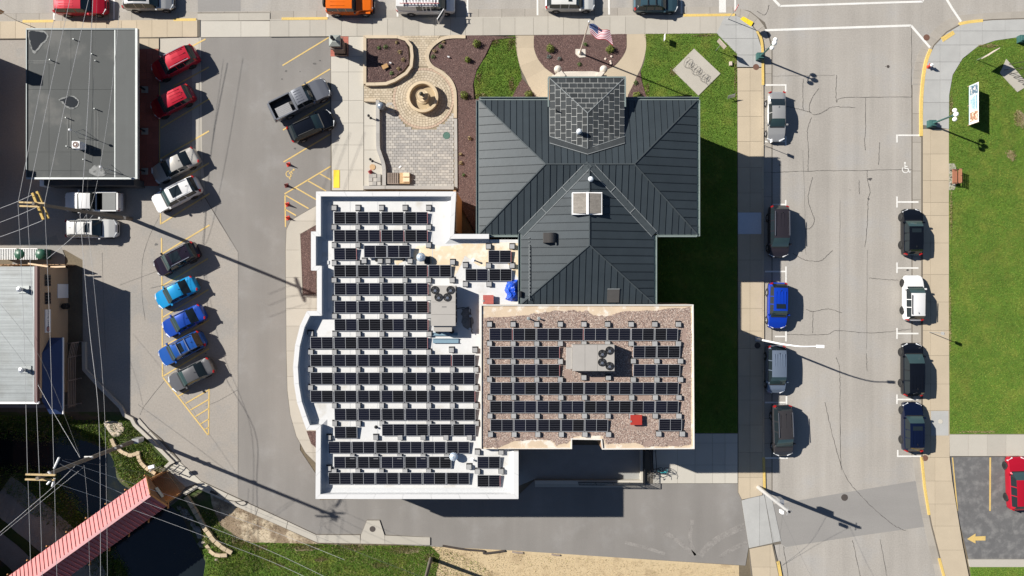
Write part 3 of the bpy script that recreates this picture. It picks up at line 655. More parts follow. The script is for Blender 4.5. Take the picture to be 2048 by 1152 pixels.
blades('creek_grass', [(405,1020),(432,1020),(450,1060),(520,1090),(560,1120),(470,1160),(415,1165),(400,1110)], -.3, 260, G+[M_drygrass], (.08,.2), .07, zfun=hterr, wts=[.45,.2,.2,.15])
blades('creek_grass', [(-10,830),(150,830),(150,1000),(300,1170),(200,1170),(120,1060),(-10,970)], -1., 130, G+[M_drygrass], (.1,.3), .09, zfun=hterr, wts=[.3,.5,.1,.1])
blades('straw_grass', [(424,990),(640,1092),(870,1096),(1470,1135),(1470,1165),(560,1165),(440,1055)], 0, 60, [M_drygrass, M_straw, G[2]], (.03,.08), .07, wts=[.5,.4,.1])
blades('straw_grass', [(620,1086),(880,1092),(960,1125),(1000,1165),(860,1165),(700,1120)], 0, 110, [M_drygrass, G[0], G[2]], (.05,.13), .06, wts=[.35,.35,.3])
MZ = [(BEDC, .14), (BED_F, .13), (BED_G, .135), (BED_H, .135), (BED_A, .42)]
for p, z in MZ: grain('mulch', p, z, 420, (.02,.055), M_mulch, .25, wts=[.5,.2,.3])
grain('mulch', [(600,468),(632,451),(632,588),(606,590),(603,540)], KZ+.04, 420, (.02,.055), M_mulch, .25)
grain('mulch', [(613,862),(634,862),(634,897),(622,887)], KZ+.01, 420, (.02,.055), M_mulch, .25)

# oil drips in the bays and pale scuffs at the drive mouth
M_oil = mat('oil_stain', (.075,.07,.066), .6, var=.3, vs=4, fine=.2)
for px, py, r_ in ((629,127,.16),(572,142,.14),(564,158,.10),(590,297,.14),(312,489,.18),(640,121,.1),(600,143,.07),(411,707,.08),(1740,358,.22),(1737,398,.12),(1700,380,.06),(1771,133,.05),(238,492,.15),(1560,330,.10),(1815,540,.14)):
    q = [(px+r_*20*math.cos(a)*random.uniform(.6,1.2), py+r_*14*math.sin(a)*random.uniform(.6,1.2)) for a in np.linspace(0, 6.28, 12)[:-1]]
    mb = MB(); mb.sheet(PP(crom(q, 2, True), .019), .019); mb.build('oil_stain', M_oil, street if px > 1000 else (drive if px > 420 else lot))

# worn and dead patches that break up the lawns
M_dead = mat('dead_lawn_patch', (.21,.165,.10), .95, var=.25, vs=.9, fine=.3, fs=7, bump=.5, bs=9, col2=(.33,.27,.175), s2=.9)
def blob(px, py, rx, ry, n=11): return [(px+rx*math.cos(a)*random.uniform(.55,1.2), py+ry*math.sin(a)*random.uniform(.55,1.2)) for a in np.linspace(0, 6.2832, n+1)[:-1]]
M_dryb = [M_drygrass, mat('brown_grass_blade', (.20,.155,.07), .9, var=.15), G[2]]
for px, py, rx, ry, z in ((2040,238,12,22,LZ),(2020,312,12,14,LZ),(1975,92,26,5,LZ),(1902,215,4,30,LZ),(1901,420,3,60,LZ),(1900,640,3,80,LZ),(1960,864,50,3,LZ),(1020,90,12,10,LZ),(990,86,9,8,LZ),(958,150,6,14,LZ),(1024,165,8,14,LZ),(962,192,16,5,LZ),(1293,180,5,14,LZ),(1345,143,10,8,LZ),(1471,150,3,40,LZ),(1410,70,30,3,LZ),
                          (520,1094,26,8,0),(600,1095,40,7,0),(700,1096,34,6,0),(800,1100,40,9,0),(860,1120,16,14,0),(480,1086,18,9,0),(640,1118,16,6,0),(560,1130,12,5,0),(450,1110,12,10,0),(760,1130,18,6,0)):
    for k in range(3):
        b = blob(px+random.uniform(-.5,.5)*rx, py+random.uniform(-.5,.5)*ry, rx*.75, ry*.75)
        blades('dry_grass', b, z, 330, M_dryb, (.06,.13), .06, wts=[.45,.35,.2])
for px, py, rx, ry in ((2042,238,9,18),(2022,312,9,10)): 
    mb = MB(); mb.sheet(PP(crom(blob(px, py, rx, ry), 3, True), LZ+.02), LZ+.02); mb.build('dead_patch', M_dead, lawns[2])
for px, py, rx, ry in ((610,1098,30,5),(520,1096,18,6),(715,1097,22,4),(820,1101,26,6),(640,1120,9,4)):
    mb = MB(); mb.sheet(PP(crom(blob(px, py, rx, ry), 3, True), .01), .01); mb.build('dead_patch', M_dead, lawns[4])
# darker mowing passes, tyre-polished lanes and pale tyre scuffs
M_scuff = mat('pale_tyre_scuff', (.200,.188,.175), .85, var=.3, vs=1.2, fine=.3, fs=6)
for pts, w_ in (([(1400,1112),(1425,1085),(1470,1060),(1490,1052)],.5), ([(1392,1110),(1380,1080),(1385,1040)],.3), ([(1330,1065),(1360,1085),(1390,1112)],.35), ([(1440,1115),(1465,1098),(1494,1085)],.35), ([(1250,1085),(1290,1095),(1330,1108)],.25)):
    mb = MB(); q = PP(crom(pts, 8), .012); ribbon(mb, q, w_*1.3, .012); mb.build('tyre_scuff', M_scuff, drive)
# ================================================================= BUILDINGS
# ---- old hall with hipped metal roofs
EZ, RZ = 7.6, 9.1
XW, YN = P(958, 200, EZ); XE, YS = P(1394, 468, EZ); XW2, YS2 = P(1042, 608, EZ); XE2, _ = P(1308, 608, EZ)
YM = (YN+YS)/2; HW = (YN-YS)/2; XM = (XW2+XE2)/2
XR0, XR1 = XW+HW*.98, XE-HW*.98; YA = P(1175, 490, RZ)[1]
hall = thing('town_hall', 'old hall with dark standing-seam hipped metal roof and slate entrance roof', 'building', (XM, YM, 0))
for x0, x1, y0, y1 in ((XW+.55, XE-.55, YS+.55, YN-.55), (XW2+.5, XE2-.5, YS2+.05, YS+.6)):
    mb = MB(); mb.box(x0, x1, y0, y1, 0, EZ-.15); mb.build('wall', M_brick, hall)
def plane(a, b, c):
    n = (Vector(b)-Vector(a)).cross(Vector(c)-Vector(a)); a = Vector(a)
    return lambda x, y: a.z - (n.x*(x-a.x)+n.y*(y-a.y))/n.z
def facet(p3, along, sp, parent, m=M_slate, ph=0.):
    """one roof slope laid as separate standing-seam pans; along='x' -> seams follow y"""
    f = plane(*p3[:3]); poly = [(p[0], p[1]) for p in p3]
    mb = MB(); mb.sheet(poly, lambda x, y: f(x, y)-.05); mb.build('roof_deck', M_leaddark, parent)
    c = 0 if along == 'x' else 1
    lo_ = min(p[c] for p in poly); hi_ = max(p[c] for p in poly); n = max(1, round((hi_-lo_)/sp)); st = (hi_-lo_)/n
    for i in range(-1, n+1):
        a, b = lo_+(i+ph)*st, lo_+(i+1+ph)*st
        lim = (lambda u, v: cell(poly, u, v, -1e3, 1e3)) if c == 0 else (lambda u, v: cell(poly, -1e3, 1e3, u, v))
        q = lim(a+.012, b-.012)
        if not q or area(q) < .03: continue
        mb = MB(); wob = random.uniform(-.006, .006)
        mb.prism(q, lambda x, y: f(x, y)-.06, lambda x, y: f(x, y)+wob)
        r_ = lim(b-.03, b-.012) if area(q) > .1 else []
        if not r_:
            rp = clip(clip(poly, *((1,0,b-.012) if c == 0 else (0,1,b-.012))), *((-1,0,-(b-.045)) if c == 0 else (0,-1,-(b-.045))))
            r_ = clean(rp) if len(rp) > 2 else []
        if len(r_) > 2: mb.prism(r_, lambda x, y: f(x, y)-.02, lambda x, y: f(x, y)+.05)
        mb.build('roof_pan', m, parent)
rW, rE = (XR0, YM, RZ), (XR1, YM, RZ); rM = (XM, YM, RZ); rA = (XM, YA, RZ)
cNW, cNE, cSW, cSE = (XW,YN,EZ), (XE,YN,EZ), (XW,YS,EZ), (XE,YS,EZ)
vW, vE, sW, sE = (XW2,YS,EZ), (XE2,YS,EZ), (XW2,YS2,EZ), (XE2,YS2,EZ)
facet([cNW, cNE, rE, rW], 'x', .56, hall); facet([cSW, cNW, rW], 'y', .74, hall); facet([cNE, cSE, rE], 'y', .74, hall)
facet([cSW, vW, rM, rW], 'x', .56, hall); facet([vE, cSE, rE, rM], 'x', .56, hall)
facet([sW, vW, rM, rA], 'y', .74, hall); facet([vE, sE, rA, rM], 'y', .74, hall); facet([sE, sW, rA], 'x', .56, hall)
def cap(a, b, w_=.10, h=.05, m=M_leaddark, name='ridge_cap', up=.03):
    mb = MB(); mb.beam((a[0],a[1],a[2]+up), (b[0],b[1],b[2]+up), w_, h); return mb.build(name, m, hall)
for a, b in ((rW,rE),(cNW,rW),(cSW,rW),(cNE,rE),(cSE,rE),(rM,rA),(rA,sW),(rA,sE)): cap(a, b)
for a, b in ((rM,vW),(rM,vE)):                     # open valleys edged in pale lead
    d = (Vector(b)-Vector(a)).normalized(); n = Vector((-d.y, d.x, 0)).normalized()
    mb = MB(); mb.beam(Vector(a)+Vector((0,0,.04)), Vector(b)+Vector((0,0,.05)), .62, .05); mb.build('valley', M_leaddark, hall)
    for s in (-.31, .31):
        o = n*s + Vector((0,0,.08)); mb = MB(); mb.beam(Vector(a)+o+d*abs(s)*.8, Vector(b)+o, .05, .04); mb.build('valley_edge', M_lead, hall)
    for t in (.36, .66):
        c_ = Vector(a).lerp(Vector(b), t)+Vector((0,0,.10)); mb = MB(); mb.beam(c_-n*.3, c_+n*.3, .05, .03); mb.build('valley_joint', M_lead, hall)
def gutter(a, b, out, parent=hall, w_=.24):
    a = Vector(a); b = Vector(b); o = Vector((*out, 0))
    mb = MB(); c_ = o*(w_/2+.01)+Vector((0,0,-.16)); mb.beam(a+c_, b+c_, w_, .04)
    mb.beam(a+o*(w_+.0)+Vector((0,0,-.06)), b+o*(w_+.0)+Vector((0,0,-.06)), .05, .22); mb.beam(a+o*.02+Vector((0,0,-.12)), b+o*.02+Vector((0,0,-.12)), .05, .16)
    mb.build('gutter', M_gutm, parent)
gutter(cNW, (P(1097,200,EZ)[0], YN, EZ), (0,1)); gutter((P(1251,200,EZ)[0], YN, EZ), (XE+.2,YN,EZ), (0,1)); gutter((XE,YN,EZ), (XE,YS-.2,EZ), (1,0)); gutter((XE,YS,EZ), (XE2+.3,YS,EZ), (0,-1))
gutter(cNW, cSW, (-1,0)); gutter((XE2,YS-.1,EZ), (XE2,YS2,EZ), (1,0)); gutter(cSW, (XW2-.3,YS,EZ), (0,-1)); gutter((XW2,YS,EZ), (XW2,YS2,EZ), (-1,0))
# entrance roof of slate tiles
TE, TR = 8.45, 8.85
tx0, ty1 = P(1099, 156, TE); tx1, ty0 = P(1249, 273, TE); txm = (tx0+tx1)/2
tA = (txm, P(1175, 226, TR)[1], TR); tB = (txm, P(1175, 297, TR)[1], TR)
tNW, tNE, tSW, tSE = (tx0,ty1,TE), (tx1,ty1,TE), (tx0,ty0,TE), (tx1,ty0,TE)
mb = MB(); mb.box(tx0+.15, tx1-.15, ty0+1, ty1-.15, 0, TE-.1); mb.build('wall', M_brick, hall)
mb = MB(); mb.box(tx0+.05, tx1-.05, ty0, ty1-.05, 7.6, TE-.05); mb.build('wall', M_leaddark, hall)
tbl = []
def tiles(p3, cw, tl, along):
    f = plane(*p3[:3]); poly = [(p[0], p[1]) for p in p3]
    mb = MB(); mb.sheet(poly, lambda x, y: f(x, y)-.0); mb.build('tile_bed', mat('tile_joint_mortar', (.36,.37,.36), .8, var=.1), hall)
    xs_ = [p[0] for p in poly]; ys_ = [p[1] for p in poly]
    rows = fr(min(xs_), max(xs_), cw) if along == 'y' else fr(min(ys_), max(ys_), cw)
    for i in range(len(rows)-1):
        o = (i % 2)*tl*.5 + random.uniform(-.05, .05); lo_ = (min(ys_) if along == 'y' else min(xs_))-tl+o
        for k in range(22):
            u, v = lo_+k*tl+.028, lo_+(k+1)*tl-.028
            q = cell(poly, rows[i]+.028, rows[i+1]-.028, u, v) if along == 'y' else cell(poly, u, v, rows[i]+.028, rows[i+1]-.028)
            if not q or area(q) < .01: continue
            mb = MB(); t_ = random.uniform(.018, .034); mb.prism(q, lambda x, y: f(x, y)-.01, lambda x, y: f(x, y)+t_); mb.build('slate_tile', M_slatetile, hall)
tiles([tNW, tNE, tA], .47, .70, 'x'); tiles([tSW, tNW, tA, tB], .47, .70, 'y'); tiles([tNE, tSE, tB, tA], .47, .70, 'y')
for a, b in ((tNW,tA),(tNE,tA),(tA,tB)): cap(a, b, .06, .06, M_lead, up=.02)
fN = plane(cNW, cNE, rE)
for a, b in ((tSW,tB),(tSE,tB)):
    mb = MB(); a2 = (a[0], a[1]-.62); b2 = (b[0], b[1]-.52)
    q = [(a[0],a[1]), (b[0],b[1]), b2, a2]; mb.prism(q, lambda x, y: fN(x, y)-.02, lambda x, y: fN(x, y)+.07); mb.build('apron_flashing', M_slatetile, hall)
    for u, v in (((*a[:2],), (*b[:2],)), (a2, b2)):
        mb = MB(); mb.beam((*u, fN(*u)+.09), (*v, fN(*v)+.09), .05, .04); mb.build('flashing_edge', M_lead, hall)
for a, b in (((tx0-.1,ty1+.06,TE),(tx1+.1,ty1+.06,TE)), ((tx1+.06,ty1,TE),(tx1+.06,ty0+2.6,TE)), ((tx0-.10,ty1,TE),(tx0-.10,ty0+2.6,TE))):
    mb = MB(); mb.beam(a, b, .12, .16); mb.build('gutter', M_gutm, hall)
mb = MB(); pa = P(1127,218,TE+.3); pb = P(1160,212,TE+.3)
# white dome vents, skylight and cowl
def domevent(px, py, z, r, h, name='roof_vent', label='', parent=None, m=M_whitepaint):
    x, y = P(px, py, z+h); mb = MB()
    mb.lathe([(r*.75,-.35),(r*.75,h*.55),(r*1.0,h*.58),(r*1.0,h*.66),(r*.9,h*.82),(r*.6,h*.95),(.01,h)], (x,y,z), 16)
    return mb.build(name, m, parent, smooth=True)
M_vent = plain('painted_vent', (.66,.70,.74), .35, .1)
domevent(1159, 261, 8.75, .24, .85, parent=hall, m=M_vent); domevent(1182.5, 357, 8.95, .24, .8, parent=hall, m=M_vent)
x, y = P(1112, 220, 8.8); mb = MB(); mb.tube([(x,y,8.5),(x,y,8.95)], .06, 8); mb.build('vent_pipe', M_black, hall)
sx0, sy1 = P(1145, 384, 9.5); sx1, sy0 = P(1205, 428.5, 9.5); sm = (sx0+sx1)/2
M_skylight = mat('dirty_skylight_glazing', (.22,.20,.175), .35, var=.2, vs=2.2, fine=.25, fs=7, stretch=(.4,5,1,.18))
mb = MB(); mb.box(sx0, sx1, sy0, sy1, 8.3, 9.22); sk = mb.build('skylight', M_whitepaint, hall)
for a, b, za, zb in ((sx0+.08, sm-.10, 9.24, 9.46), (sm+.10, sx1-.08, 9.46, 9.24)):
    mb = MB(); n = 2 
    for k in range(1):
        mb.prism([(a,sy0+.08),(b,sy0+.08),(b,sy1-.08),(a,sy1-.08)], 9.1, lambda x, y, a=a, b=b, za=za, zb=zb: za+(zb-za)*(x-a)/(b-a))
    mb.build('skylight_pane', M_skylight, sk)
mb = MB(); mb.beam((sm,sy0,9.46),(sm,sy1,9.46),.2,.1); mb.build('skylight_ridge', M_whitepaint, sk)
for yy in (sy0+.04, sy1-.04):
    mb = MB(); mb.prism([(sx0,yy-.045),(sx1,yy-.045),(sx1,yy+.045),(sx0,yy+.045)], 9.1, lambda x, y: 9.50-abs(x-sm)*.17); mb.build('skylight_end', M_whitepaint, sk)
vx0, vy1 = P(1087, 465, 8.9); vx1, vy0 = P(1114, 485, 8.9)
mb = MB(); mb.box(vx0, vx0+.55, vy0, vy1, 8.0, 8.75)
for k in range(8):
    a0, a1 = math.pi*(k/8)/2, math.pi*((k+1)/8)/2
    mb.add([(vx0+.5+.7*math.sin(a0)*.95, vy0, 8.35+.55*math.cos(a0)), (vx0+.5+.7*math.sin(a1)*.95, vy0, 8.35+.55*math.cos(a1)), (vx0+.5+.7*math.sin(a1)*.95, vy1, 8.35+.55*math.cos(a1)), (vx0+.5+.7*math.sin(a0)*.95, vy1, 8.35+.55*math.cos(a0))], [(0,1,2,3)])
mb.box(vx0+.5, vx0+1.1, vy0+.02, vy1-.02, 8.0, 8.36)
mb.build('vent_cowl', mat('brown_grey_vent', (.075,.07,.066), .5, .3), hall)
x0_, y1_ = P(1215, 578, 8.0); x1_, y0_ = P(1239, 605, 8.0); fS = plane(sE, sW, rA)
mb = MB(); mb.prism([(x0_,y0_),(x1_,y0_),(x1_,y1_),(x0_,y1_)], lambda x, y: fS(x, y)-.02, lambda x, y: fS(x, y)+.075); mb.build('roof_patch', mat('brown_patch_pan', (.085,.08,.075), .5, .2, var=.1), hall)
mb = MB(); mb.beam((x0_,y1_,fS(x0_,y1_)+.09),(x1_,y1_,fS(x1_,y1_)+.09),.06,.05); mb.build('flashing_edge', M_lead, hall)
mb = MB(); xx = XW2+.72; mb.beam((xx,YS-1.0,EZ+.35),(xx,YS2+.3,EZ+.35),.05,.05)
for k in range(18): mb.box(xx-.05, xx+.05, YS2+.4+k*.32, YS2+.46+k*.32, EZ+.05, EZ+.3)
mb.build('snow_guard', M_lead, hall)
mb = MB(); mb.box(XW2-.28, XE2+.28, YS2-.34, YS2-.02, EZ-.5, EZ+.12); mb.build('wall_flashing', M_leaddark, hall)
# carved stone entrance surround
por = thing('stone_portal', 'carved pale stone entrance canopy with rounded scroll ends below the slate roof', 'portal', (txm, ty1+.6, 0))
zz = 5.2; gx0, gy_ = P(1113, 147, zz); gx1, _ = P(1206, 147, zz)
mb = MB(); mb.box(gx0-.4, gx1+.4, ty1-.12, gy_-.05, 0, zz-.35); mb.build('portal_wall', M_limestone, por)
mb = MB(); top = crom([(gx0-.1,gy_-.05),(gx0+.6,gy_+.18),(txm,gy_+.22),(gx1-.6,gy_+.18),(gx1+.1,gy_-.05)], 6)
mb.prism(top+[(gx1+.1,gy_-.42),(gx0-.1,gy_-.42)], zz-.4, lambda x, y: zz+.05*math.cos((x-txm)*2.2)); mb.build('canopy_slab', M_limestone, por)
for s, px in ((-1, 1116), (1, 1208)):
    x, y = P(px, 137, zz+.2); mb = MB(); mb.lathe([(.30,-.5),(.34,-.15),(.36,.0),(.30,.18),(.16,.28),(.01,.31)], (x,y,zz), 16); mb.build('scroll_ball', M_limestone, por, smooth=True)
    mb = MB(); mb.beam((x,y-.1,zz-.05),(x+s*-.55,y-.75,zz-.05),.4,.4); mb.build('scroll_arm', M_limestone, por)

# ---- gravel-roofed wing
GZ = 8.0
GP = [(961,609),(1387,609),(1389,898),(1204,899),(1202,880),(1144,879),(1144,898),(961,898)]
gr = thing('gravel_roof_wing', 'flat wing with brown gravel roof and pale worn edge carrying solar panels', 'building', P(1175, 750, 0))
gw = PP(GP, GZ)
mb = MB(); mb.prism(gw, 0, GZ-.12); mb.build('wall', M_brick, gr)
M_edge = mat('worn_pale_roof_edge', (.60,.575,.53), .8, var=.08, vs=1.5, fine=.1)
mb = MB(); mb.sheet(gw, GZ-.10); mb.build('roof_membrane', mat('tan_roof_membrane', (.50,.40,.29), .85, var=.12, vs=.8, fine=.1, col2=(.62,.57,.50), s2=1.0), gr)
path = [gw[i] for i in (0,7,6,5,4,3,2,1,0)]
pw = gw[::-1] if sum(gw[i][0]*gw[(i+1)%8][1]-gw[(i+1)%8][0]*gw[i][1] for i in range(8)) < 0 else gw
pc = pw+[pw[0]]; inn = offset_path(pc, .10); inn[0] = inn[-1] = (pc[0][0]+(.10 if pc[0][0] < 5 else -.10), pc[0][1]+(-.1 if pc[0][1] < 0 and False else 0))
for i in range(len(pc)-1):
    mb = MB(); mb.prism([pc[i], pc[i+1], inn[i+1], inn[i]], GZ-.3, GZ+.02); mb.build('edge_trim', M_edge, gr)
M_grav = [mat('roof_gravel_a', (.31,.225,.185), .9), mat('roof_gravel_b', (.20,.14,.12), .9), mat('roof_gravel_c', (.45,.385,.335), .9), mat('roof_gravel_d', (.13,.10,.09), .9)]
def wob(pts, a, n=5):
    out = []
    for i in range(len(pts)):
        p, q = pts[i], pts[(i+1)%len(pts)]
        for k in range(n): out.append((p[0]+(q[0]-p[0])*k/n+random.uniform(-a,a), p[1]+(q[1]-p[1])*k/n+random.uniform(-a,a)))
    return out
GI = wob([(967,634),(1040,632),(1075,627),(1110,622),(1150,622),(1172,622),(1190,632),(1222,632),(1240,622),(1310,621),(1381,614),(1382,890),(1350,892),(1290,893),(1270,886),(1212,888),(1206,872),(1148,872),(1138,884),(1112,892),(1105,880),(1030,880),(1000,895),(967,895)], 2.0)
bare = [wob([(990,884),(1100,880),(1108,891),(1000,894)],2,3), wob([(1257,848),(1290,848),(1292,860),(1255,860)],1.5,3), wob([(1128,738),(1142,740),(1142,760),(1132,764)],2,3), wob([(1170,752),(1215,752),(1200,764),(1178,762)],2,3), wob([(1366,648),(1374,660),(1372,690),(1364,690)],1.5,3),
        wob([(970,645),(990,640),(988,652),(972,655)],2,3), wob([(1215,868),(1228,866),(1228,880),(1214,876)],1.5,3), wob([(1310,868),(1332,866),(1330,876),(1312,878)],2,3), wob([(1362,866),(1380,864),(1380,878),(1365,878)],2,3), wob([(1285,884),(1300,880),(1306,890),(1286,894)],2,3), wob([(1334,884),(1360,882),(1362,893),(1336,894)],1.5,3),
        wob([(1180,622),(1200,622),(1205,634),(1186,636)],2,3), wob([(1226,786),(1300,787),(1300,797),(1226,797)],2,3), wob([(1060,860),(1090,862),(1088,872),(1062,872)],2,3), wob([(1368,730),(1380,728),(1380,745),(1370,742)],2,3)]
grain('roof_gravel', GI, GZ-.085, 520, (.022,.06), M_grav, .55, holes=bare, wts=[.42,.24,.22,.12], parent=gr)
mb = MB(); mb.sheet(PP(GI, GZ-.09), GZ-.09); mb.build('gravel_bed', mat('gravel_bed', (.26,.19,.16), .95, var=.15, vs=1.5, fine=.3, fs=12, bump=.6, bs=18), gr)

# ---- white-roofed wing
WZ, FZ = 8.0, 7.3
OUTP = [(978,468),(908,468),(912,383),(632,383),(632,463),(622,463),(622,541),(634,541),(634,622),(614,622),(600,651),(590,691),(586,734),(588,768),(594,805),(604,835),(613,860),(632,860),(631,998),(1037,998),(1037,903)]
wh = thing('white_roof_wing', 'white flat-roofed wing with raised parapet and curved west bay under solar panels', 'building', P(800, 700, 0))
ow = PP(OUTP, WZ); iw = offset_path(ow, .42)
floorp = ow + PP([(1037,898),(961,898)], WZ) + PP([(961,609),(1041,609),(1041,478),(978,478)], WZ)
mb = MB(); mb.prism(offset_path(ow, .08)+floorp[len(ow):], 0, FZ, 1, 0); mb.build('wall', [M_brick, M_roofwhite], wh)
for i in range(len(ow)-1):
    mb = MB(); a, b = ow[i], ow[i+1]; c_, d_ = iw[i+1], iw[i]
    mb.prism([a, b, c_, d_], FZ-.35, WZ-.05); mb.build('parapet', M_coping, wh)
    L0 = math.hypot(b[0]-a[0], b[1]-a[1]); n = max(1, round(L0/2.4))
    for k in range(n):
        l = lambda p, q, t: (p[0]+(q[0]-p[0])*t, p[1]+(q[1]-p[1])*t)
        e = .008/L0*1.0
        mb = MB(); mb.prism([l(a,b,k/n+e), l(a,b,(k+1)/n-e), l(d_,c_,(k+1)/n-e), l(d_,c_,k/n+e)], WZ-.06, WZ+random.uniform(-.004,.004)); mb.build('coping', M_coping, wh)
# sloping membrane upstand inside the parapet
iw2 = offset_path(ow, .80)
M_upst = mat('membrane_upstand', (.44,.45,.46), .6, var=.05)
for i in range(len(ow)-1):
    mb = MB(); mb.add([(*iw[i],FZ+.14),(*iw[i+1],FZ+.14),(*iw2[i+1],FZ+.008),(*iw2[i],FZ+.008)], [(0,1,2,3)]); mb.build('upstand', M_upst, wh)
M_stain = mat('stained_roof_membrane', (.60,.48,.33), .7, var=.12, vs=.7, fine=.05, fs=4, col2=(.70,.64,.54), s2=.8, lo=.45, hi=.65)
mb = MB(); mb.sheet(PP(wob([(838,492),(905,490),(975,486),(1038,486),(1038,560),(1010,520),(960,535),(930,510),(905,560),(880,545),(845,520),(828,520),(826,500)], 2, 3), FZ), FZ+.004); mb.build('roof_stain', M_stain, wh)
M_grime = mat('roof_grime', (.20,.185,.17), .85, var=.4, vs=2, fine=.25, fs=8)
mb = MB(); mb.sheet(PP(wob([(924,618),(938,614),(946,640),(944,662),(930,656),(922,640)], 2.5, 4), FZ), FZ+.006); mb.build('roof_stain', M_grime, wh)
mb = MB(); mb.sheet(PP(wob([(782,512),(800,512),(806,522),(796,530),(784,524)], 1.5, 3), FZ), FZ+.006); mb.build('roof_stain', M_stain, wh)
for px, py in ((654,408),(657,474),(655,525),(655,620),(630,655),(614,740),(617,822),(647,885),(648,975)):
    x, y = P(px, py, FZ); mb = MB(); mb.box(x-.16, x+.16, y-.16, y+.16, FZ, FZ+.06); mb.build('roof_drain', M_upst, wh)
for px in (700, 755, 810, 865):                    # membrane seams
    mb = MB(); x, y0s = P(px, 968, FZ); _, y1s = P(px, 400, FZ); mb.box(x-.03, x+.03, y0s, y1s, FZ-.02, FZ+.007); mb.build('membrane_seam', M_upst, wh)
mb = MB(); a = P(913, 388, 5.2); b = P(921, 466, 5.2)
mb.box(a[0]-.1, a[0]+.14, b[1], a[1], 0, 7.6); mb.build('timber_cladding', mat('orange_timber', (.42,.23,.10), .8, var=.1, stretch=(1,6,1,.1)), wh)

# ---- shop with dark flat roof (north-west)
SZ = 3.1
shop = thing('shop', 'single-storey shop with dark membrane roof, rain puddles and a white east edge', 'building', P(164, 207, 0))
a = P(53, 57, SZ); b = P(275, 358, SZ)
mb = MB(); mb.box(a[0]+.15, b[0]-1.75, b[1]+.3, a[1]-.2, 0, SZ-.25); mb.build('wall', M_brick, shop)
M_memb = mat('dark_roof_membrane', (.036,.041,.041), .75, var=.16, vs=.28, fine=.06, fs=5, col2=(.075,.076,.072), s2=.24, lo=.52, hi=.68, bump=.1)
mb = MB(); mb.box(a[0], b[0], b[1], a[1], SZ-.28, SZ-.04); mb.build('roof', M_memb, shop)
for x0, x1 in zip(fr(a[0]+.05, P(229,0,SZ)[0], 2.05)[:-1], fr(a[0]+.05, P(229,0,SZ)[0], 2.05)[1:]):
    ys_ = [b[1]+.1, P(0,341,SZ)[1], P(0,304,SZ)[1], P(0,179,SZ)[1], a[1]-.1]
    for y0, y1 in zip(ys_[:-1], ys_[1:]):
        mb = MB(); mb.box(x0+.01, x1-.01, y0+.012, y1-.012, SZ-.05, SZ-.02+random.uniform(-.003,.003)); mb.build('roof_sheet', M_memb, shop)
mb = MB(); mb.box(P(230,0,SZ)[0], P(270,0,SZ)[0], b[1]+.1, a[1]-.05, SZ-.05, SZ+.01); mb.build('roof_sheet', mat('roof_edge_membrane', (.050,.056,.056), .7, var=.12, vs=.6, stretch=(3,.1,1,.1), fine=.06), shop)
for x0, x1, y0, y1, m in ((b[0]-.2, b[0]+.02, b[1], a[1], M_lead), (a[0], b[0]-.22, b[1]-.03, b[1]+.14, M_lead), (a[0], b[0]-.22, a[1]-.14, a[1]+.02, M_leaddark), (a[0]-.02, a[0]+.07, b[1]+.16, a[1]-.16, M_leaddark)):
    mb = MB(); mb.box(x0, x1, y0, y1, SZ-.3, SZ+.06); mb.build('roof_edge', m, shop)
mb = MB(); mb.box(P(229,0,SZ)[0], P(231,0,SZ)[0], b[1]+.15, a[1]-.15, SZ-.02, SZ+.03); mb.build('seam_strip', M_lead, shop)
M_pud = plain('dark_puddle', (.022,.024,.026), .12, var=.1); M_silt = mat('pale_silt_ring', (.19,.195,.19), .85, var=.3, vs=2.5, col2=(.075,.08,.08), s2=1.6, lo=.5, hi=.62); M_silt2 = mat('faint_silt', (.115,.118,.114), .85, var=.2, vs=2, col2=(.075,.08,.08), s2=1.4)
for poly, m, dz in (([(57,60),(70,59),(85,61),(94,66),(97,74),(92,83),(84,90),(79,98),(72,106),(66,105),(60,92),(57,78)], M_silt, .0), ([(59,63),(70,62),(84,64),(92,69),(93,75),(88,82),(80,88),(75,97),(70,102),(65,99),(62,88),(59,75)], M_pud, .004),
                    ([(117,199),(128,195),(140,191),(154,196),(158,204),(155,214),(143,218),(131,213),(124,205)], M_silt, .003), ([(119,200),(129,197),(140,193),(151,197),(156,203),(153,212),(143,215),(132,211),(127,204)], M_pud, .006),
                    ([(178,345),(184,334),(195,330),(206,336),(211,350),(196,353)], M_silt, .0)):
    q = crom(PP(poly, SZ), 4, True); q = [(x+random.uniform(-.04,.04), y+random.uniform(-.04,.04)) for x, y in q]
    mb = MB(); mb.sheet(q, SZ+.013+dz-.02+.006); o = mb.build('puddle', m, shop)
mb = MB()
for x0, x1, y0, y1 in ((54,108,121,123),(54,108,125,127),(134,136,235,298),(140,142,235,298),(189,191,222,300),(195,197,222,300)):
    p = P(x0,y0,SZ); q = P(x1,y1,SZ); mb.box(p[0], q[0], q[1], p[1], SZ-.03, SZ-.004)
mb.build('conduit_strip', M_silt2, shop)
def smallpipe(px, py, z, r, h, parent, m=M_black):
    x, y = P(px, py, z); mb = MB(); mb.tube([(x,y,z-.05),(x,y,z+h)], r, 8); mb.build('vent_pipe', m, parent)
for px, py, h in ((105,122,.45),(136,237,.4),(193,219,.4),(138,294,.45),(171,320,.4),(186,109,.25),(150,80,.3),(192,122,.2)): smallpipe(px, py, SZ, .055, h, shop, M_lead)
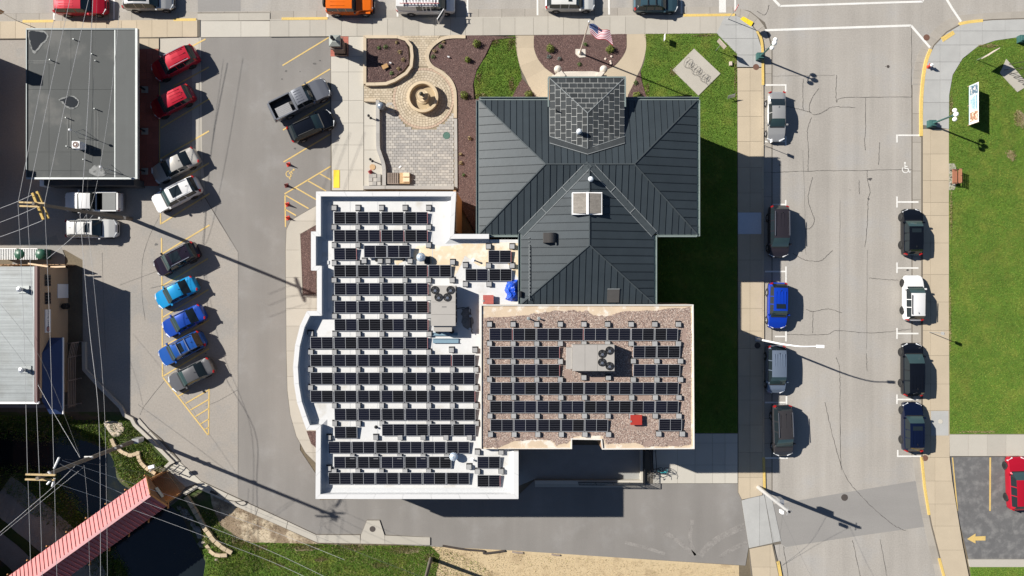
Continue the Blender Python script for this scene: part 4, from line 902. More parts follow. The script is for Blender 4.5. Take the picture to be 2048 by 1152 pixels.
# posts and sloping plates under the canopy
for i, py in enumerate((180, 263, 343)):
    x, y = P(291, py, 0); mb = MB(); mb.box(x-.32, x+.32, y-.32, y+.32, .06, .16, 1); mb.beam((x,y,.1),(x,y,SZ-.3),.14,.14); mb.build('canopy_post', [M_black, M_conc], shop)
mb = MB(); p = P(60, 372, 0); q = P(136, 357, 0); mb.box(P(88,0,2)[0], P(268,0,2)[0], b[1]-.45, b[1]+.2, 0, 2.0); mb.build('rear_annex', mat('dark_render', (.06,.06,.06), .9), shop)
mb = MB(); u = P(92, 368, .9); mb.box(u[0]-.22, u[0]+.22, u[1]-.3, u[1]+.3, 0.6, 1.5); mb.build('meter_box', M_whitepaint, shop)
# condenser and antennas on the shop roof
ac = thing('condenser_unit', 'white square condenser with round brown fan on the dark shop roof', 'air conditioner', P(152.5, 289.5, SZ)+(SZ-.02,))
x, y = P(152, 289.5, SZ+1.0); X0 = WL[ac.name]
mb = MB(); mb.box(x-.36, x+.36, y-.34, y+.34, SZ+.25, SZ+1.05); mb.box(x-.34,x-.26,y-.3,y+.3,SZ-.02,SZ+.25); mb.box(x+.26,x+.34,y-.3,y+.3,SZ-.02,SZ+.25); mb.build('cabinet', M_whitepaint, ac)
mb = MB(); mb.lathe([(.29,0),(.29,.03),(.25,.03),(.25,.012),(.01,.012)], (x,y,SZ+1.05), 20); mb.build('fan_grille', plain('brown_fan', (.10,.05,.04), .5), ac)
mb = MB(); mb.lathe([(.07,.0),(.07,.05),(.01,.06)], (x,y,SZ+1.06), 10); mb.build('fan_hub', M_whitepaint, ac)
def antenna(label, px, py, h, tpx, tpy):
    x, y = P(px, py, SZ); t = thing('antenna_mast', label, 'antenna', (x, y, SZ-.02))
    mb = MB(); mb.tube([(x,y,SZ-.02),(x,y,SZ+h)], .025, 6); mb.build('mast', M_steel, t)
    mb = MB(); mb.lathe([(.10,0),(.13,.08),(.09,.2),(.01,.23)], (x,y,SZ+h), 10); mb.build('cap', M_whitepaint, t)
    for k, (dx, dy) in enumerate(((.5,-.3),(-.4,-.35),(0,.5))):
        mb = MB(); mb.tube([(x+dx,y+dy,SZ-.02),(x,y,SZ+h*.6)], .018, 5); mb.build('stay', M_steel, t)
antenna('white capped antenna mast beside the condenser on the shop roof', 166, 269, 1.9, 0, 0)
antenna('thin antenna mast near the southeast corner of the shop roof', 222, 340, 1.6, 0, 0)

# ---- tan building with pale metal roof (west)
BZ = 4.6
bar = thing('tan_building', 'tan-walled building with pale ribbed metal roof, banner sign and blue awning', 'building', P(0, 668, 0))
bx1, by1 = P(74, 533, BZ); _, by0 = P(74, 803, BZ); bx0 = -66.0
M_tan = mat('tan_stucco', (.40,.29,.19), .85, var=.05, vs=.8, fine=.05, fs=8, bump=.1)
mb = MB(); mb.box(bx0, bx1-.02, by0+.25, by1-.02, 0, BZ-.2); mb.build('wall', M_tan, bar)
M_rib = mat('pale_metal_roof', (.245,.265,.27), .5, .2, var=.10, vs=.5, fine=.05, fs=4, col2=(.22,.235,.235), s2=.4, stretch=(.25,3.5,1,.10))
ysr = fr(by0, by1, .75)
for y0, y1 in zip(ysr[:-1], ysr[1:]):
    mb = MB(); mb.box(bx0, bx1-.2, y0+.008, y1-.008, BZ-.12, BZ+random.uniform(-.004,.004))
    for k in range(3): yy = y0+.12+k*.25; mb.box(bx0, bx1-.22, yy, yy+.04, BZ-.05, BZ+.022)
    mb.build('roof_sheet', M_rib, bar)
mb = MB(); mb.box(bx1-.2, bx1+.06, by0-.1, by1+.05, BZ-.3, BZ+.06); mb.build('roof_trim', mat('maroon_trim', (.12,.055,.05), .5), bar)
mb = MB(); mb.box(bx1-.36, bx1-.22, by0, by1, BZ-.05, BZ+.05); mb.build('roof_trim', M_lead, bar)
mb = MB(); mb.box(bx0, bx1+.15, by0-.22, by0-.02, BZ-.2, BZ+.02); mb.build('gutter', M_whitepaint, bar)
mb = MB(); mb.box(bx0, bx1+.5, by0-.9, by0-.6, 2.6, 2.75); mb.build('lower_ledge', M_woodgrey, bar)
def onwall(px0, px1, py0, py1, d, name, mats, parent=bar, out=.0):
    X = bx1+out; za, zb = CAMH-X*FPX/(px0-1024), CAMH-X*FPX/(px1-1024); zc = (za+zb)/2; k = (CAMH-zc)/FPX
    y0, y1 = (576-py1)*k, (576-py0)*k
    mb = MB(); mb.box(X-.02, X+d, y0, y1, zb, za); return mb.build(name, mats, parent), (X+d, y0, y1, zb, za)
for y0, y1 in ((549,572),(585,608)):
    w_, (X, ya, yb, za, zb) = onwall(89.5, 101, y0, y1, .04, 'window', plain('brown_window_frame', (.06,.045,.04), .5))
    for r_ in range(4):
        for c_ in range(2):
            mb = MB(); dy = (yb-ya)/4; dz = (zb-za)/2
            mb.box(X+.0, X+.012, ya+r_*dy+.05, ya+(r_+1)*dy-.05, za+c_*dz+.06, za+(c_+1)*dz-.06); mb.build('window_pane', M_glassd, w_)
onwall(115, 135.5, 568, 596, .05, 'service_door', M_whitepaint)
sgn, (X, ya, yb, za, zb) = onwall(89.8, 100.5, 619, 665, .06, 'wall_sign', M_whitepaint)
def text(name, s, size, loc, rot, m, parent, ext=.004, align='CENTER'):
    cu = bpy.data.curves.new(name, 'FONT'); cu.body = s; cu.size = size; cu.extrude = ext; cu.align_x = align; cu.align_y = 'CENTER'; cu.resolution_u = 3
    o = bpy.data.objects.new(name, cu); C.objects.link(o); dg = bpy.context.evaluated_depsgraph_get()
    me = bpy.data.meshes.new_from_object(o.evaluated_get(dg)); C.objects.unlink(o); bpy.data.objects.remove(o)
    me.materials.clear(); me.materials.append(m); ob = bpy.data.objects.new(name, me); link(ob, parent)
    off = WL.get(parent.name, Vector((0,0,0))) if parent else Vector((0,0,0))
    ob.location = Vector(loc)-off; ob.rotation_euler = rot; return ob
M_ink = plain('navy_ink', (.03,.04,.10), .6); M_inkr = plain('red_ink', (.45,.12,.10), .6)
text('sign_lettering', 'Katech Banquet', .27, (X+.008, ya+1.35, (za+zb)/2), (R(90),0,R(90)), M_ink, sgn)['kind'] = 'stuff'
mb = MB(); cy_, cz_ = ya+.34, (za+zb)/2
for r0, r1, mi_ in ((.20,.25,0),(.0,.20,1)):
    n = 20; vs = [(X+.008, cy_+r_*math.cos(6.2832*k/n)*1.1, cz_+r_*math.sin(6.2832*k/n)) for r_ in (r0, r1) for k in range(n)]
    mb.add(vs, [(k, (k+1)%n, n+(k+1)%n, n+k) for k in range(n)], mi_)
mb.build('sign_emblem', [M_ink, plain('faded_red_ink', (.45,.24,.22), .6)], sgn)
mb = MB(); x, y = P(118, 613, 2.0); mb.lathe([(.30,-.5),(.30,0),(.28,.03),(.01,.05)], (bx1+.40, y, 1.3), 16); mb.build('satellite_dish', M_black, bar)
# blue awning
M_awn = mat('blue_awning', (.020,.045,.13), .6, var=.08, vs=.8, fine=.06, fs=9, stretch=(.5,9,1,.06))
X = bx1; k1 = (CAMH-3.9)/FPX; k2 = (CAMH-2.8)/FPX; xo = (126-1024)*k2
ti, bi = (576-706)*k1, (576-802)*k1; to, bo = (576-675)*k2, (576-828)*k2
mb = MB(); A_ = [(X,ti,3.9),(X,bi,3.9),(xo,bo,2.8),(xo,to,2.8)]
mb.add(A_+[(X,to,2.8),(X,bo,2.8)], [(0,3,2,1),(0,4,3),(1,2,5)]); aw = mb.build('awning', M_awn, bar)
mb = MB(); mb.beam((xo,to,2.78),(xo,bo,2.78),.10,.14); mb.build('awning_edge', M_whitepaint, aw)
# rooftop vents
for px, py in ((42,579),(46,740)):
    x, y = P(px, py, BZ+.3); mb = MB(); mb.box(x-.45, x+.6, y-.35, y+.35, BZ+.02, BZ+.08, 1); mb.lathe([(.16,0),(.16,.45),(.24,.47),(.24,.6),(.02,.68)], (x,y,BZ), 14); mb.build('roof_vent', [M_steel, M_lead], bar)
# entrance ramp with brown timber railing
rl = thing('timber_railing', 'brown wooden ramp railing with five rails beside the blue awning', 'railing', P(150, 750, 0))
for k in range(5):
    z = .25+k*.24; xx = P(158-0*k, 0, 0)[0]
    pts = [P(160, 684, .0), P(154, 712, .0), P(153, 812, .0)]
    for u, v in zip(pts[:-1], pts[1:]):
        mb = MB(); mb.beam((u[0]-.02*k,u[1],z),(v[0]-.02*k,v[1],z),.04,.10); mb.build('rail', M_woodgrey, rl)
for py in (684, 712, 758, 808):
    px = 160 if py < 700 else 154
    x, y = P(px, py, 0); mb = MB(); mb.box(x-.05, x+.05, y-.05, y+.05, -.3, 1.35); mb.build('post', M_woodgrey, rl)
    mb = MB(); mb.beam((x-1.3,y-.15,.12),(x+.5,y+.1,.12),.09,.12); mb.build('joist', M_woodgrey, rl)
ys_ = fr(P(0,712,0)[1], P(0,812,0)[1], .15)
for y0 in ys_[:-1]:
    mb = MB(); mb.box(bx1+.02, P(152,0,0)[0], y0-.135, y0-.01, .02, .08); mb.build('deck_board', mat('dark_deck_board', (.045,.038,.034), .85, rnd=.1), rl)
# yard behind it: fence, bins
fe = thing('timber_fence', 'sunlit raw timber fence at the north end of the tan building', 'fence', P(65, 530, 0))
fx_ = fr(P(-5,0,1.8)[0], P(128,0,1.8)[0], .16); yy = P(0,529,1.8)[1]
for i, x0 in enumerate(fx_[:-1]):
    mb = MB(); mb.box(x0+.008, x0+.15, yy-.03, yy+.03, .0, 1.75+random.uniform(-.08,.10)); mb.build('fence_board', mat('fence_board', (.30,.19,.11), .85, rnd=.15, var=.1), fe)
for z in (.4, 1.4):
    mb = MB(); mb.beam((fx_[0],yy-.07,z),(fx_[-1],yy-.07,z),.06,.1); mb.build('fence_rail', M_wood, fe)
for (q0, q1) in (((55,527),(95,533)), ((100,534),(130,533))):
    u = P(*q0, 1.9); v = P(*q1, 1.9); mb = MB(); mb.beam((*u,1.82),(*v,1.82),.16,.05); mb.build('top_plank', mat('pale_plank', (.62,.47,.32), .8), fe)
flat('concrete_patch', [(40,498),(112,470),(130,512),(130,535),(20,535)], .01, mat('dim_concrete', (.22,.21,.195), .9, var=.15, vs=.8, fine=.12), lot)
for i, (px, lb) in enumerate(((18,'green waste bin with white slatted lid, half cut by the left picture edge'), (60,'green waste bin with white slatted lid behind the timber fence'))):
    x, y = P(px, 508, 1.1); t = thing('waste_bin', lb, 'bin', (x, y, .02), group='green waste bins by the fence')
    mb = MB(); mb.prism([(x-1.0,y-.5),(x+1.35,y-.5),(x+1.35,y+.5),(x-1.0,y+.5)], .02, 1.0); mb.build('bin_body', M_green, t)
    mb = MB(); mb.lathe([(.5,-.02),(.5,.1),(.36,.22),(.01,.26)], (x+1.0,y,1.0), 14); mb.build('bin_dome', plain('bin_green', (.012,.075,.045), .45), t, smooth=True)
    for k in range(11):
        mb = MB(); xx = x-1.0+k*.165; mb.box(xx, xx+.06, y-.56, y+.56, 1.03, 1.09); mb.build('lid_slat', M_whitepaint, t)
    mb = MB(); mb.box(x-1.02, x+.75, y+.5, y+.56, 1.09, 1.13); mb.build('lid_frame', M_whitepaint, t)

# ---- houses just beyond the left edge of the picture, whose shade falls into it
M_dull = mat('dull_brick', (.25,.16,.12), .9, var=.1); M_dullroof = mat('dull_roof', (.10,.10,.10), .85, var=.1)
for nm, x0, x1, y0, y1, h, lb in (('house', -66,-52.3,14.5,23.4,4.1,'low flat-roofed brick building west of the shop, just outside the picture'), ('house', -68,-52.1,8.6,13.6,8.0,'tall brick building west of the white pickups, just outside the picture'), ('house', -72,-52.3,-33.5,-11.0,6.4,'brick building above the creek bank, just outside the picture')):
    t = thing(nm, lb, 'building', ((x0+x1)/2, (y0+y1)/2, 0))
    mb = MB(); mb.box(x0, x1, y0, y1, -.05, h-.2); mb.build('wall', M_dull, t)
    mb = MB(); mb.box(x0-.1, x1+.1, y0-.1, y1+.1, h-.2, h); mb.build('roof', M_dullroof, t)
    if h < 5:
        mb = MB(); mb.box(x1-1.0, x1, y1-1.1, y1-.15, h-.3, 8.7); mb.build('chimney', M_dull, t)

# ---- covered footbridge
br = thing('covered_bridge', 'covered footbridge with red ribbed metal gable roof crossing the dark creek', 'bridge', P(200, 1080, 0))
A = Vector(P(301, 990, 4.6)); Bv = Vector(P(-160, 1322, 4.6)); d = (Bv-A).normalized(); n = Vector((-d.y, d.x))
if n.y > 0: n = -n                                  # n points to the south-east eave
Lb = (Bv-A).length; ez_, rz_ = 3.45, 4.65; hwid = 1.70
M_rr = mat('red_metal_roof', (.39,.105,.105), .45, .1, var=.06, vs=.6, fine=.03, fs=4, rnd=.05)
npan = int(Lb/.445)
for i in range(npan):
    for s in (-1, 1):
        a0 = A+d*(i*Lb/npan+.006); a1 = A+d*((i+1)*Lb/npan-.006)
        e0, e1 = a0+n*s*hwid, a1+n*s*hwid
        mb = MB(); q = [(*a0,rz_),(*a1,rz_),(*e1,ez_),(*e0,ez_)]; vs = q+[(x,y,z-.04) for x,y,z in q]
        mb.add(vs, [(0,1,2,3),(7,6,5,4),(0,4,5,1),(1,5,6,2),(2,6,7,3),(3,7,4,0)])
        mb.beam(Vector((*(a1-d*.02),rz_+.02)), Vector((*(e1-d*.02),ez_+.02)), .05, .11)
        mb.build('roof_panel', M_rr, br)
mb = MB(); mb.beam((*A,rz_+.04),(*Bv,rz_+.04),.26,.06); mb.build('ridge_cap', mat('pink_ridge_cap', (.60,.33,.33), .4, .1), br)
M_or = mat('orange_stained_timber', (.36,.17,.06), .75, var=.12, vs=1.5, fine=.1, fs=10, rnd=.06)
for i in range(int(Lb/.2)):
    c_ = A+d*(.1+i*.2); mb = MB(); mb.beam(Vector((*(c_-n*1.35),.08)), Vector((*(c_+n*1.35),.08)), .185, .07); mb.build('deck_plank', M_wood, br)
for s in (-1, 1):
    for k in range(int(Lb/2.3)+1):
        c_ = A+d*(.15+k*2.3)+n*s*1.35; mb = MB(); mb.beam((*c_,-.2),(*c_,ez_+.2),.16,.16); mb.build('post', M_or, br)
        o = A+d*(.15+k*2.3)+n*s*1.35; mb = MB(); mb.beam((*o,2.6),(*(o+n*s*.58),ez_-.12),.12,.12); mb.build('brace', M_or, br)
    for z in (.35, .75, 1.15, ez_+.05):
        u = A+n*s*1.38; v = Bv+n*s*1.38; mb = MB(); mb.beam((*u,z),(*v,z),.06,.16); mb.build('side_rail', M_or, br)
    for k in range(int(Lb/2.3)):
        mb = MB()
        for q in range(12): c_ = A+d*(.25+k*2.3+q*.185)+n*s*1.33; mb.beam((*(c_-d*.085),1.2),(*(c_+d*.085),1.2),.03,2.35)
        mb.build('added_siding', M_or, br)['kind'] = 'stuff'  # unseen side boards, added to keep the sun off the creek water
    u = A+n*s*1.2; v = Bv+n*s*1.2; mb = MB(); mb.beam((*u,-.15),(*v,-.15),.25,.4); mb.build('girder', M_woodgrey, br)
ge = A+d*.06
mb = MB(); q = [(*(ge+n*1.45),3.05),(*(ge-n*1.45),3.05),(*(ge-n*1.45),ez_+.1),(*ge,rz_-.08),(*(ge+n*1.45),ez_+.1)]; q2 = [(x+d.x*.08,y+d.y*.08,z) for x,y,z in q]
mb.add(q+q2, [(0,1,2,3,4),(9,8,7,6,5),(0,5,6,1),(1,6,7,2),(2,7,8,3),(3,8,9,4),(4,9,5,0)]); mb.build('gable', mat('dark_gable_boards', (.17,.085,.04), .8, var=.15, vs=2), br)
gp = A-d*.02
mb = MB(); mb.beam((*(gp+n*.75),3.2),(*(gp-n*.35),3.2),.03,.5); mb.build('name_board', M_lead, br)
for s in (-1, 1):
    e = A-d*.02; mb = MB(); mb.beam((*e,rz_-.02),(*(e+n*s*hwid),ez_-.02),.05,.2); mb.build('bargeboard', M_or, br)
    f0 = A-d*.1+n*s*1.35; f1 = A-d*(1.5 if s > 0 else 1.1)+n*s*(1.45 if s > 0 else 1.5)
    pr = thing('landing_rail', 'black metal guard rail on the %s side of the bridge landing' % ('creek' if s > 0 else 'grass'), 'railing', (*f0, 0))
    for z in (.45, .95):
        mb = MB(); mb.beam((*f0,z),(*f1,z),.04,.05); mb.build('rail', M_black if s < 0 else M_conc, pr)
    for k in range(4):
        c_ = f0.lerp(f1, k/3); mb = MB(); mb.beam((*c_,-.1),(*c_,1.0),.05,.05); mb.build('post', M_black, pr)
    ab = f0+n*s*.1; ab2 = f1+n*s*.1
    mb = MB(); mb.prism([tuple(ab), tuple(ab2), tuple(ab2+n*s*.35), tuple(ab+n*s*.35)], -2.2, .12); mb.solo('wing_wall', M_conc, 'concrete wing wall on the %s side of the bridge landing' % ('creek' if s > 0 else 'grass'), 'wall')
# ================================================================= SOLAR ARRAY AND ROOF PLANT
PW, PD = 2.06, 1.10                                # module length and depth
M_pframe = plain('module_frame', (.60,.61,.62), .4, .5)
def cellmat(name, base, blue):
    m = bpy.data.materials.new(name); m.use_nodes = True; t = m.node_tree; N = t.nodes; L = t.links; b = N['Principled BSDF']
    b.inputs['Roughness'].default_value = .13; b.inputs['Specular IOR Level'].default_value = .35
    tc = N.new('ShaderNodeTexCoord'); sp = N.new('ShaderNodeSeparateXYZ'); L.new(tc.outputs['Object'], sp.inputs[0])
    def lines(out, period, wdt, ph=0.):
        a = N.new('ShaderNodeMath'); a.operation = 'MULTIPLY_ADD'; L.new(out, a.inputs[0]); a.inputs[1].default_value = 1/period; a.inputs[2].default_value = ph+100
        f = N.new('ShaderNodeMath'); f.operation = 'FRACT'; L.new(a.outputs[0], f.inputs[0])
        c = N.new('ShaderNodeMath'); c.operation = 'LESS_THAN'; L.new(f.outputs[0], c.inputs[0]); c.inputs[1].default_value = wdt/period; return c.outputs[0]
    lx = lines(sp.outputs['X'], .0905, .006); ly = lines(sp.outputs['Y'], .208, .018, .5)
    mx = N.new('ShaderNodeMath'); mx.operation = 'MULTIPLY_ADD'; L.new(lx, mx.inputs[0]); mx.inputs[1].default_value = .25; L.new(ly, mx.inputs[2])
    oi = N.new('ShaderNodeObjectInfo'); mr = N.new('ShaderNodeMix'); mr.data_type = 'RGBA'; L.new(oi.outputs['Random'], mr.inputs[0])
    mr.inputs[6].default_value = (*base, 1); mr.inputs[7].default_value = (*blue, 1)
    m2 = N.new('ShaderNodeMix'); m2.data_type = 'RGBA'; L.new(mx.outputs[0], m2.inputs[0]); L.new(mr.outputs[2], m2.inputs[6]); m2.inputs[7].default_value = (.085,.085,.095,1)
    L.new(m2.outputs[2], b.inputs['Base Color']); return m
M_cell = cellmat('solar_cell', (.005,.005,.0055), (.006,.007,.015))
def box_mesh(name, boxes, mats):
    mb = MB()
    for bx in boxes: mb.box(*bx)
    me = mb.mesh(name); 
    for m in mats: me.materials.append(m)
    return me
me_frame = box_mesh('frame', [(-PW/2+.012,PW/2-.012,-PD/2,-PD/2+.03,-.035,.004),(-PW/2+.012,PW/2-.012,PD/2-.03,PD/2,-.035,.004),(-PW/2+.012,-PW/2+.047,-PD/2+.03,PD/2-.03,-.035,.004),(PW/2-.047,PW/2-.012,-PD/2+.03,PD/2-.03,-.035,.004),(-.012,.012,-PD/2+.03,PD/2-.03,-.02,.002)], [M_pframe])
me_cell = box_mesh('cell_sheet', [(-(PW-.118)/4,(PW-.118)/4,-PD/2+.03,PD/2-.03,-.012,0)], [M_cell])
me_clip = box_mesh('red_clip', [(-.010,.010,-PD/2+.05,PD/2-.05,-.03,.012)], [M_red])
me_rail = box_mesh('rail', [(-PW/2+.03,PW/2-.03,-PD/2+.12,-PD/2+.16,-.16,-.04),(-PW/2+.03,PW/2-.03,PD/2-.16,PD/2-.12,-.24,-.04)], [M_black])
me_tray = box_mesh('tray', [(-.25,.25,-.26,.30,0,.05)], [M_black]); me_blk = box_mesh('block', [(-.205,.205,-.215,.185,.05,.25)], [M_ballast]); me_blk2 = box_mesh('block', [(-.205,.205,.02,.04,.25,.252)], [M_ballast])
ORD = ['first','second','third','fourth','fifth','sixth','seventh','eighth','ninth','tenth','eleventh','twelfth','thirteenth','fourteenth','fifteenth','sixteenth']
def panel(cx, cy, z, label, red):
    o = thing('solar_panel', label, 'solar panel', (cx, cy, z), 0, 'black solar panels on the flat roofs'); o.rotation_euler = (R(6), 0, 0)
    inst('frame', me_frame, o); q = (PW-.118)/4+.018
    inst('cell_sheet', me_cell, o, (-q, 0, 0)); inst('cell_sheet', me_cell, o, (q, 0, 0)); inst('support_rail', me_rail, o)
    if red: inst('red_clip', me_clip, o, (PW/2-.02, 0, 0))
def ballast(px, py, zf, label):
    x, y = P(px, py, zf+.25); o = thing('ballast_block', label, 'ballast block', (x, y, zf+.008), random.uniform(-.03,.03), 'grey ballast blocks of the solar array')
    inst('tray', me_tray, o); inst('block', me_blk, o)
def prow(desc, zf, xl, yt, n, above=False, below=True, pitch=None, rtag=(), skip=(), hz=.22, side='below', note=None):
    """one run of n modules; xl, yt = left and top of the run in the photo"""
    z = zf+hz; k = (CAMH-z)/FPX; pit = 47.3*k if pitch is None else pitch*k
    x0, y0 = P(xl, yt+13, z)
    for i in range(n):
        pos = 'leftmost in ' if i == 0 else 'rightmost in ' if i == n-1 else ORD[i]+' from left in '
        panel(x0+PW/2+.02+i*pit, y0, z, ('black solar panel, %sthe %s' % ('' if n == 1 else pos, desc)), i in rtag)
    for i in range(n+1):
        jt = 'left end' if i == 0 else 'right end' if i == n else ORD[i-1]+' joint'
        bx = (x0+i*pit)/k+1024
        if above: ballast(bx+1, yt-7.5, zf, 'grey ballast block above %s of %s' % (jt, desc))
        if below and i not in skip: ballast(bx+1, yt+31, zf, 'grey ballast block below %s of %s' % (jt, desc))
w_ = 'white roof'; g_ = 'gravel roof'
prow('top row on the white roof', FZ, 667, 423, 4, True, rtag=(3,))
prow('second row from top, white roof', FZ, 667, 459, 4, rtag=(1,2,3))
prow('single stub left of the raised pair', FZ, 667, 495, 1, rtag=(0,))
prow('raised pair near top, white roof', FZ, 727, 490, 2, pitch=47, hz=.5, below=False)
for i_, bx in enumerate((728, 760, 776, 820)): ballast(bx, 521.5, FZ, 'grey ballast block in front of the raised panel pair, %s from the left' % ORD[i_])
prow('five-panel row beside the turbine vent', FZ, 667, 529, 5, rtag=(3,), skip=())
ballast(905, 524, FZ, 'grey ballast block above the right end of the five-panel row, by the turbine vent')
prow('four-panel row beside the roof-unit fans', FZ, 668, 565, 4, rtag=(3,))
prow('four-panel row beside the roof-unit middle', FZ, 668, 601, 4, rtag=(3,))
prow('four-panel row beside the roof-unit foot', FZ, 668, 637, 4, rtag=(3,))
prow('five-panel row in the curved bay', FZ, 620, 673, 5, rtag=(4,))
ballast(903, 700, FZ, 'grey ballast block above the second-last joint of the upper seven-panel row'); ballast(950, 700, FZ, 'grey ballast block above the right end of the upper seven-panel row')
ballast(621, 667, FZ, 'grey ballast block above the left end of the five-panel row in the curved bay')
prow('upper seven-panel row, white roof', FZ, 620, 708, 7, rtag=(5,))
prow('middle seven-panel row, white roof', FZ, 620, 744, 7)
prow('lowest seven-panel row, white roof', FZ, 620, 780, 7, rtag=(6,), skip=(0,))
prow('six-panel row below the seven-panel rows', FZ, 668, 816, 6, skip=(3,))
prow('single stub below the six-panel row', FZ, 668, 852, 1, below=False)
prow('four-panel row beside the lower stub', FZ, 763, 847, 4, below=False)
for i_, bx in enumerate((657, 751, 800, 846, 892, 939)): ballast(bx, 875, FZ, 'grey ballast block above the third-last white-roof row, %s from the left' % ORD[i_])
prow('third row from bottom, white roof', FZ, 656, 882, 6, skip=(0,6))
prow('second row from bottom, white roof', FZ, 667, 912, 5, skip=(5,))
for i_, (bx, by) in enumerate(((657,937),(938,934))): ballast(bx, by, FZ, 'grey ballast block above the %s end of the bottom row on the white roof' % ('left','right')[i_])
prow('bottom row on the white roof', FZ, 656, 944, 6, below=False)
prow('upper lone panel in southeast corner', FZ, 954, 912, 1, True); prow('lower lone panel in southeast corner', FZ, 954, 949, 1, below=False, rtag=(0,))
prow('lone panel beside the metal hall', FZ, 976, 500, 1, True, rtag=(0,)); prow('pair above the blue tarpaulin', FZ, 930, 537, 2)
ballast(931, 530, FZ, 'grey ballast block above the left end of the pair by the blue tarpaulin')
GF = GZ-.09
prow('top row on the gravel roof', GF, 978, 656, 8, True, rtag=(0,3))
prow('upper run left of gravel-roof unit', GF, 978, 692, 3, rtag=(2,)); prow('lower run left of gravel-roof unit', GF, 978, 728, 3, rtag=(2,))
prow('upper pair right of gravel-roof unit', GF, 1266, 691, 2); prow('lower pair right of gravel-roof unit', GF, 1266, 728, 2)
for i_, bx in enumerate((1168, 1217)): ballast(bx, 755, GF, 'grey ballast block just below the gravel-roof unit, %s one' % ('left','right')[i_])
prow('upper eight-panel row below gravel-roof unit', GF, 979, 764, 8); prow('lower eight-panel row below gravel-roof unit', GF, 979, 801, 8)
prow('bottom row on the gravel roof', GF, 980, 838, 5); prow('lone panel right of the red hatch', GF, 1317, 837, 1)
# ---- rooftop air handlers
def hvac(name, label, px0, px1, py0, py1, zb, h, fans, seams, vertical):
    x0, y1 = P(px0, py0, zb+h); x1, y0 = P(px1, py1, zb+h)
    t = thing(name, label, 'air conditioner', ((x0+x1)/2, (y0+y1)/2, zb)); z1 = zb+h
    mb = MB(); mb.box(x0+.1, x1-.1, y0+.1, y1-.1, zb, zb+.22); mb.build('base_frame', M_steel, t)
    cuts = [y0]+[P(0,s,z1)[1] for s in seams][::-1]+[y1] if vertical else [x0]+[P(s,0,z1)[0] for s in seams]+[x1]
    for a, b in zip(cuts[:-1], cuts[1:]):
        mb = MB()
        if vertical: mb.box(x0, x1, a+.008, b-.008, zb+.2, z1)
        else: mb.box(a+.008, b-.008, y0, y1, zb+.2, z1)
        mb.build('cabinet_section', M_hvac, t)
    for px, py in fans:
        x, y = P(px, py, z1); r = .33
        mb = MB(); mb.lathe([(r+.03,.004),(r+.03,.05),(r,.05),(r,.014),(.01,.014)], (x,y,z1), 24); f = mb.build('fan', M_black, t)
        mb = MB()
        for q in range(4):
            a = q*math.pi/2+.4; b = a+.75; mb.add([(x+.1*math.cos(a),y+.1*math.sin(a),z1+.03),(x+r*.93*math.cos(a),y+r*.93*math.sin(a),z1+.022),(x+r*.93*math.cos(b),y+r*.93*math.sin(b),z1+.04),(x+.1*math.cos(b),y+.1*math.sin(b),z1+.04)], [(0,1,2,3)])
        mb.build('fan_blade', plain('dark_fan_blade', (.10,.10,.10), .3, .5), f)
        mb = MB(); mb.lathe([(.13,0),(.12,.03),(.01,.035)], (x+.02,y-.06,z1+.04), 12); mb.build('fan_hub', M_chrome, f)
    return t, (x0, x1, y0, y1, z1)
u1, (x0,x1,y0,y1,z1) = hvac('rooftop_air_handler', 'large beige-grey roof unit with four fans at its upper end on the white roof', 862, 911, 571, 652, FZ, 1.5, [(870,580),(901,580),(877,594.5),(894.5,594.5)], [604,629], True)
mb = MB(); mb.box(x0+.2, x1-.35, y0-.5, y0-.01, FZ+.35, FZ+1.25); mb.build('intake_hood', M_hvac, u1)
for k in (.35, 1.6): mb = MB(); mb.lathe([(.22,0),(.22,.02),(.01,.02)], (x0+k+.1,y0-.55,FZ+.2), 12); mb.build('drain_pan', M_black, u1)
mb = MB(); mb.box(x0+.95, x0+1.35, y0+1.62, y0+1.72, z1, z1+.006); mb.build('name_plate', plain('faded_plate', (.16,.155,.15), .6), u1)
for k in range(6): mb = MB(); mb.box(x1+.005, x1+.05, y0+.3+k*.55, y0+.7+k*.55, FZ+.4, FZ+1.4); mb.build('side_panel', M_trim, u1)
u2, (x0,x1,y0,y1,z1) = hvac('rooftop_air_handler', 'beige-grey roof unit with four fans at its right end on the gravel roof', 1145, 1229, 690, 742, GF, 1.35, [(1204.5,707.5),(1219,701),(1204,724.5),(1219,732)], [1170,1195], False)
mb = MB(); mb.box(x0-.5, x0-.01, y0+.15, y1-.25, GF+.4, GF+1.2); mb.build('intake_hood', M_hvac, u2)
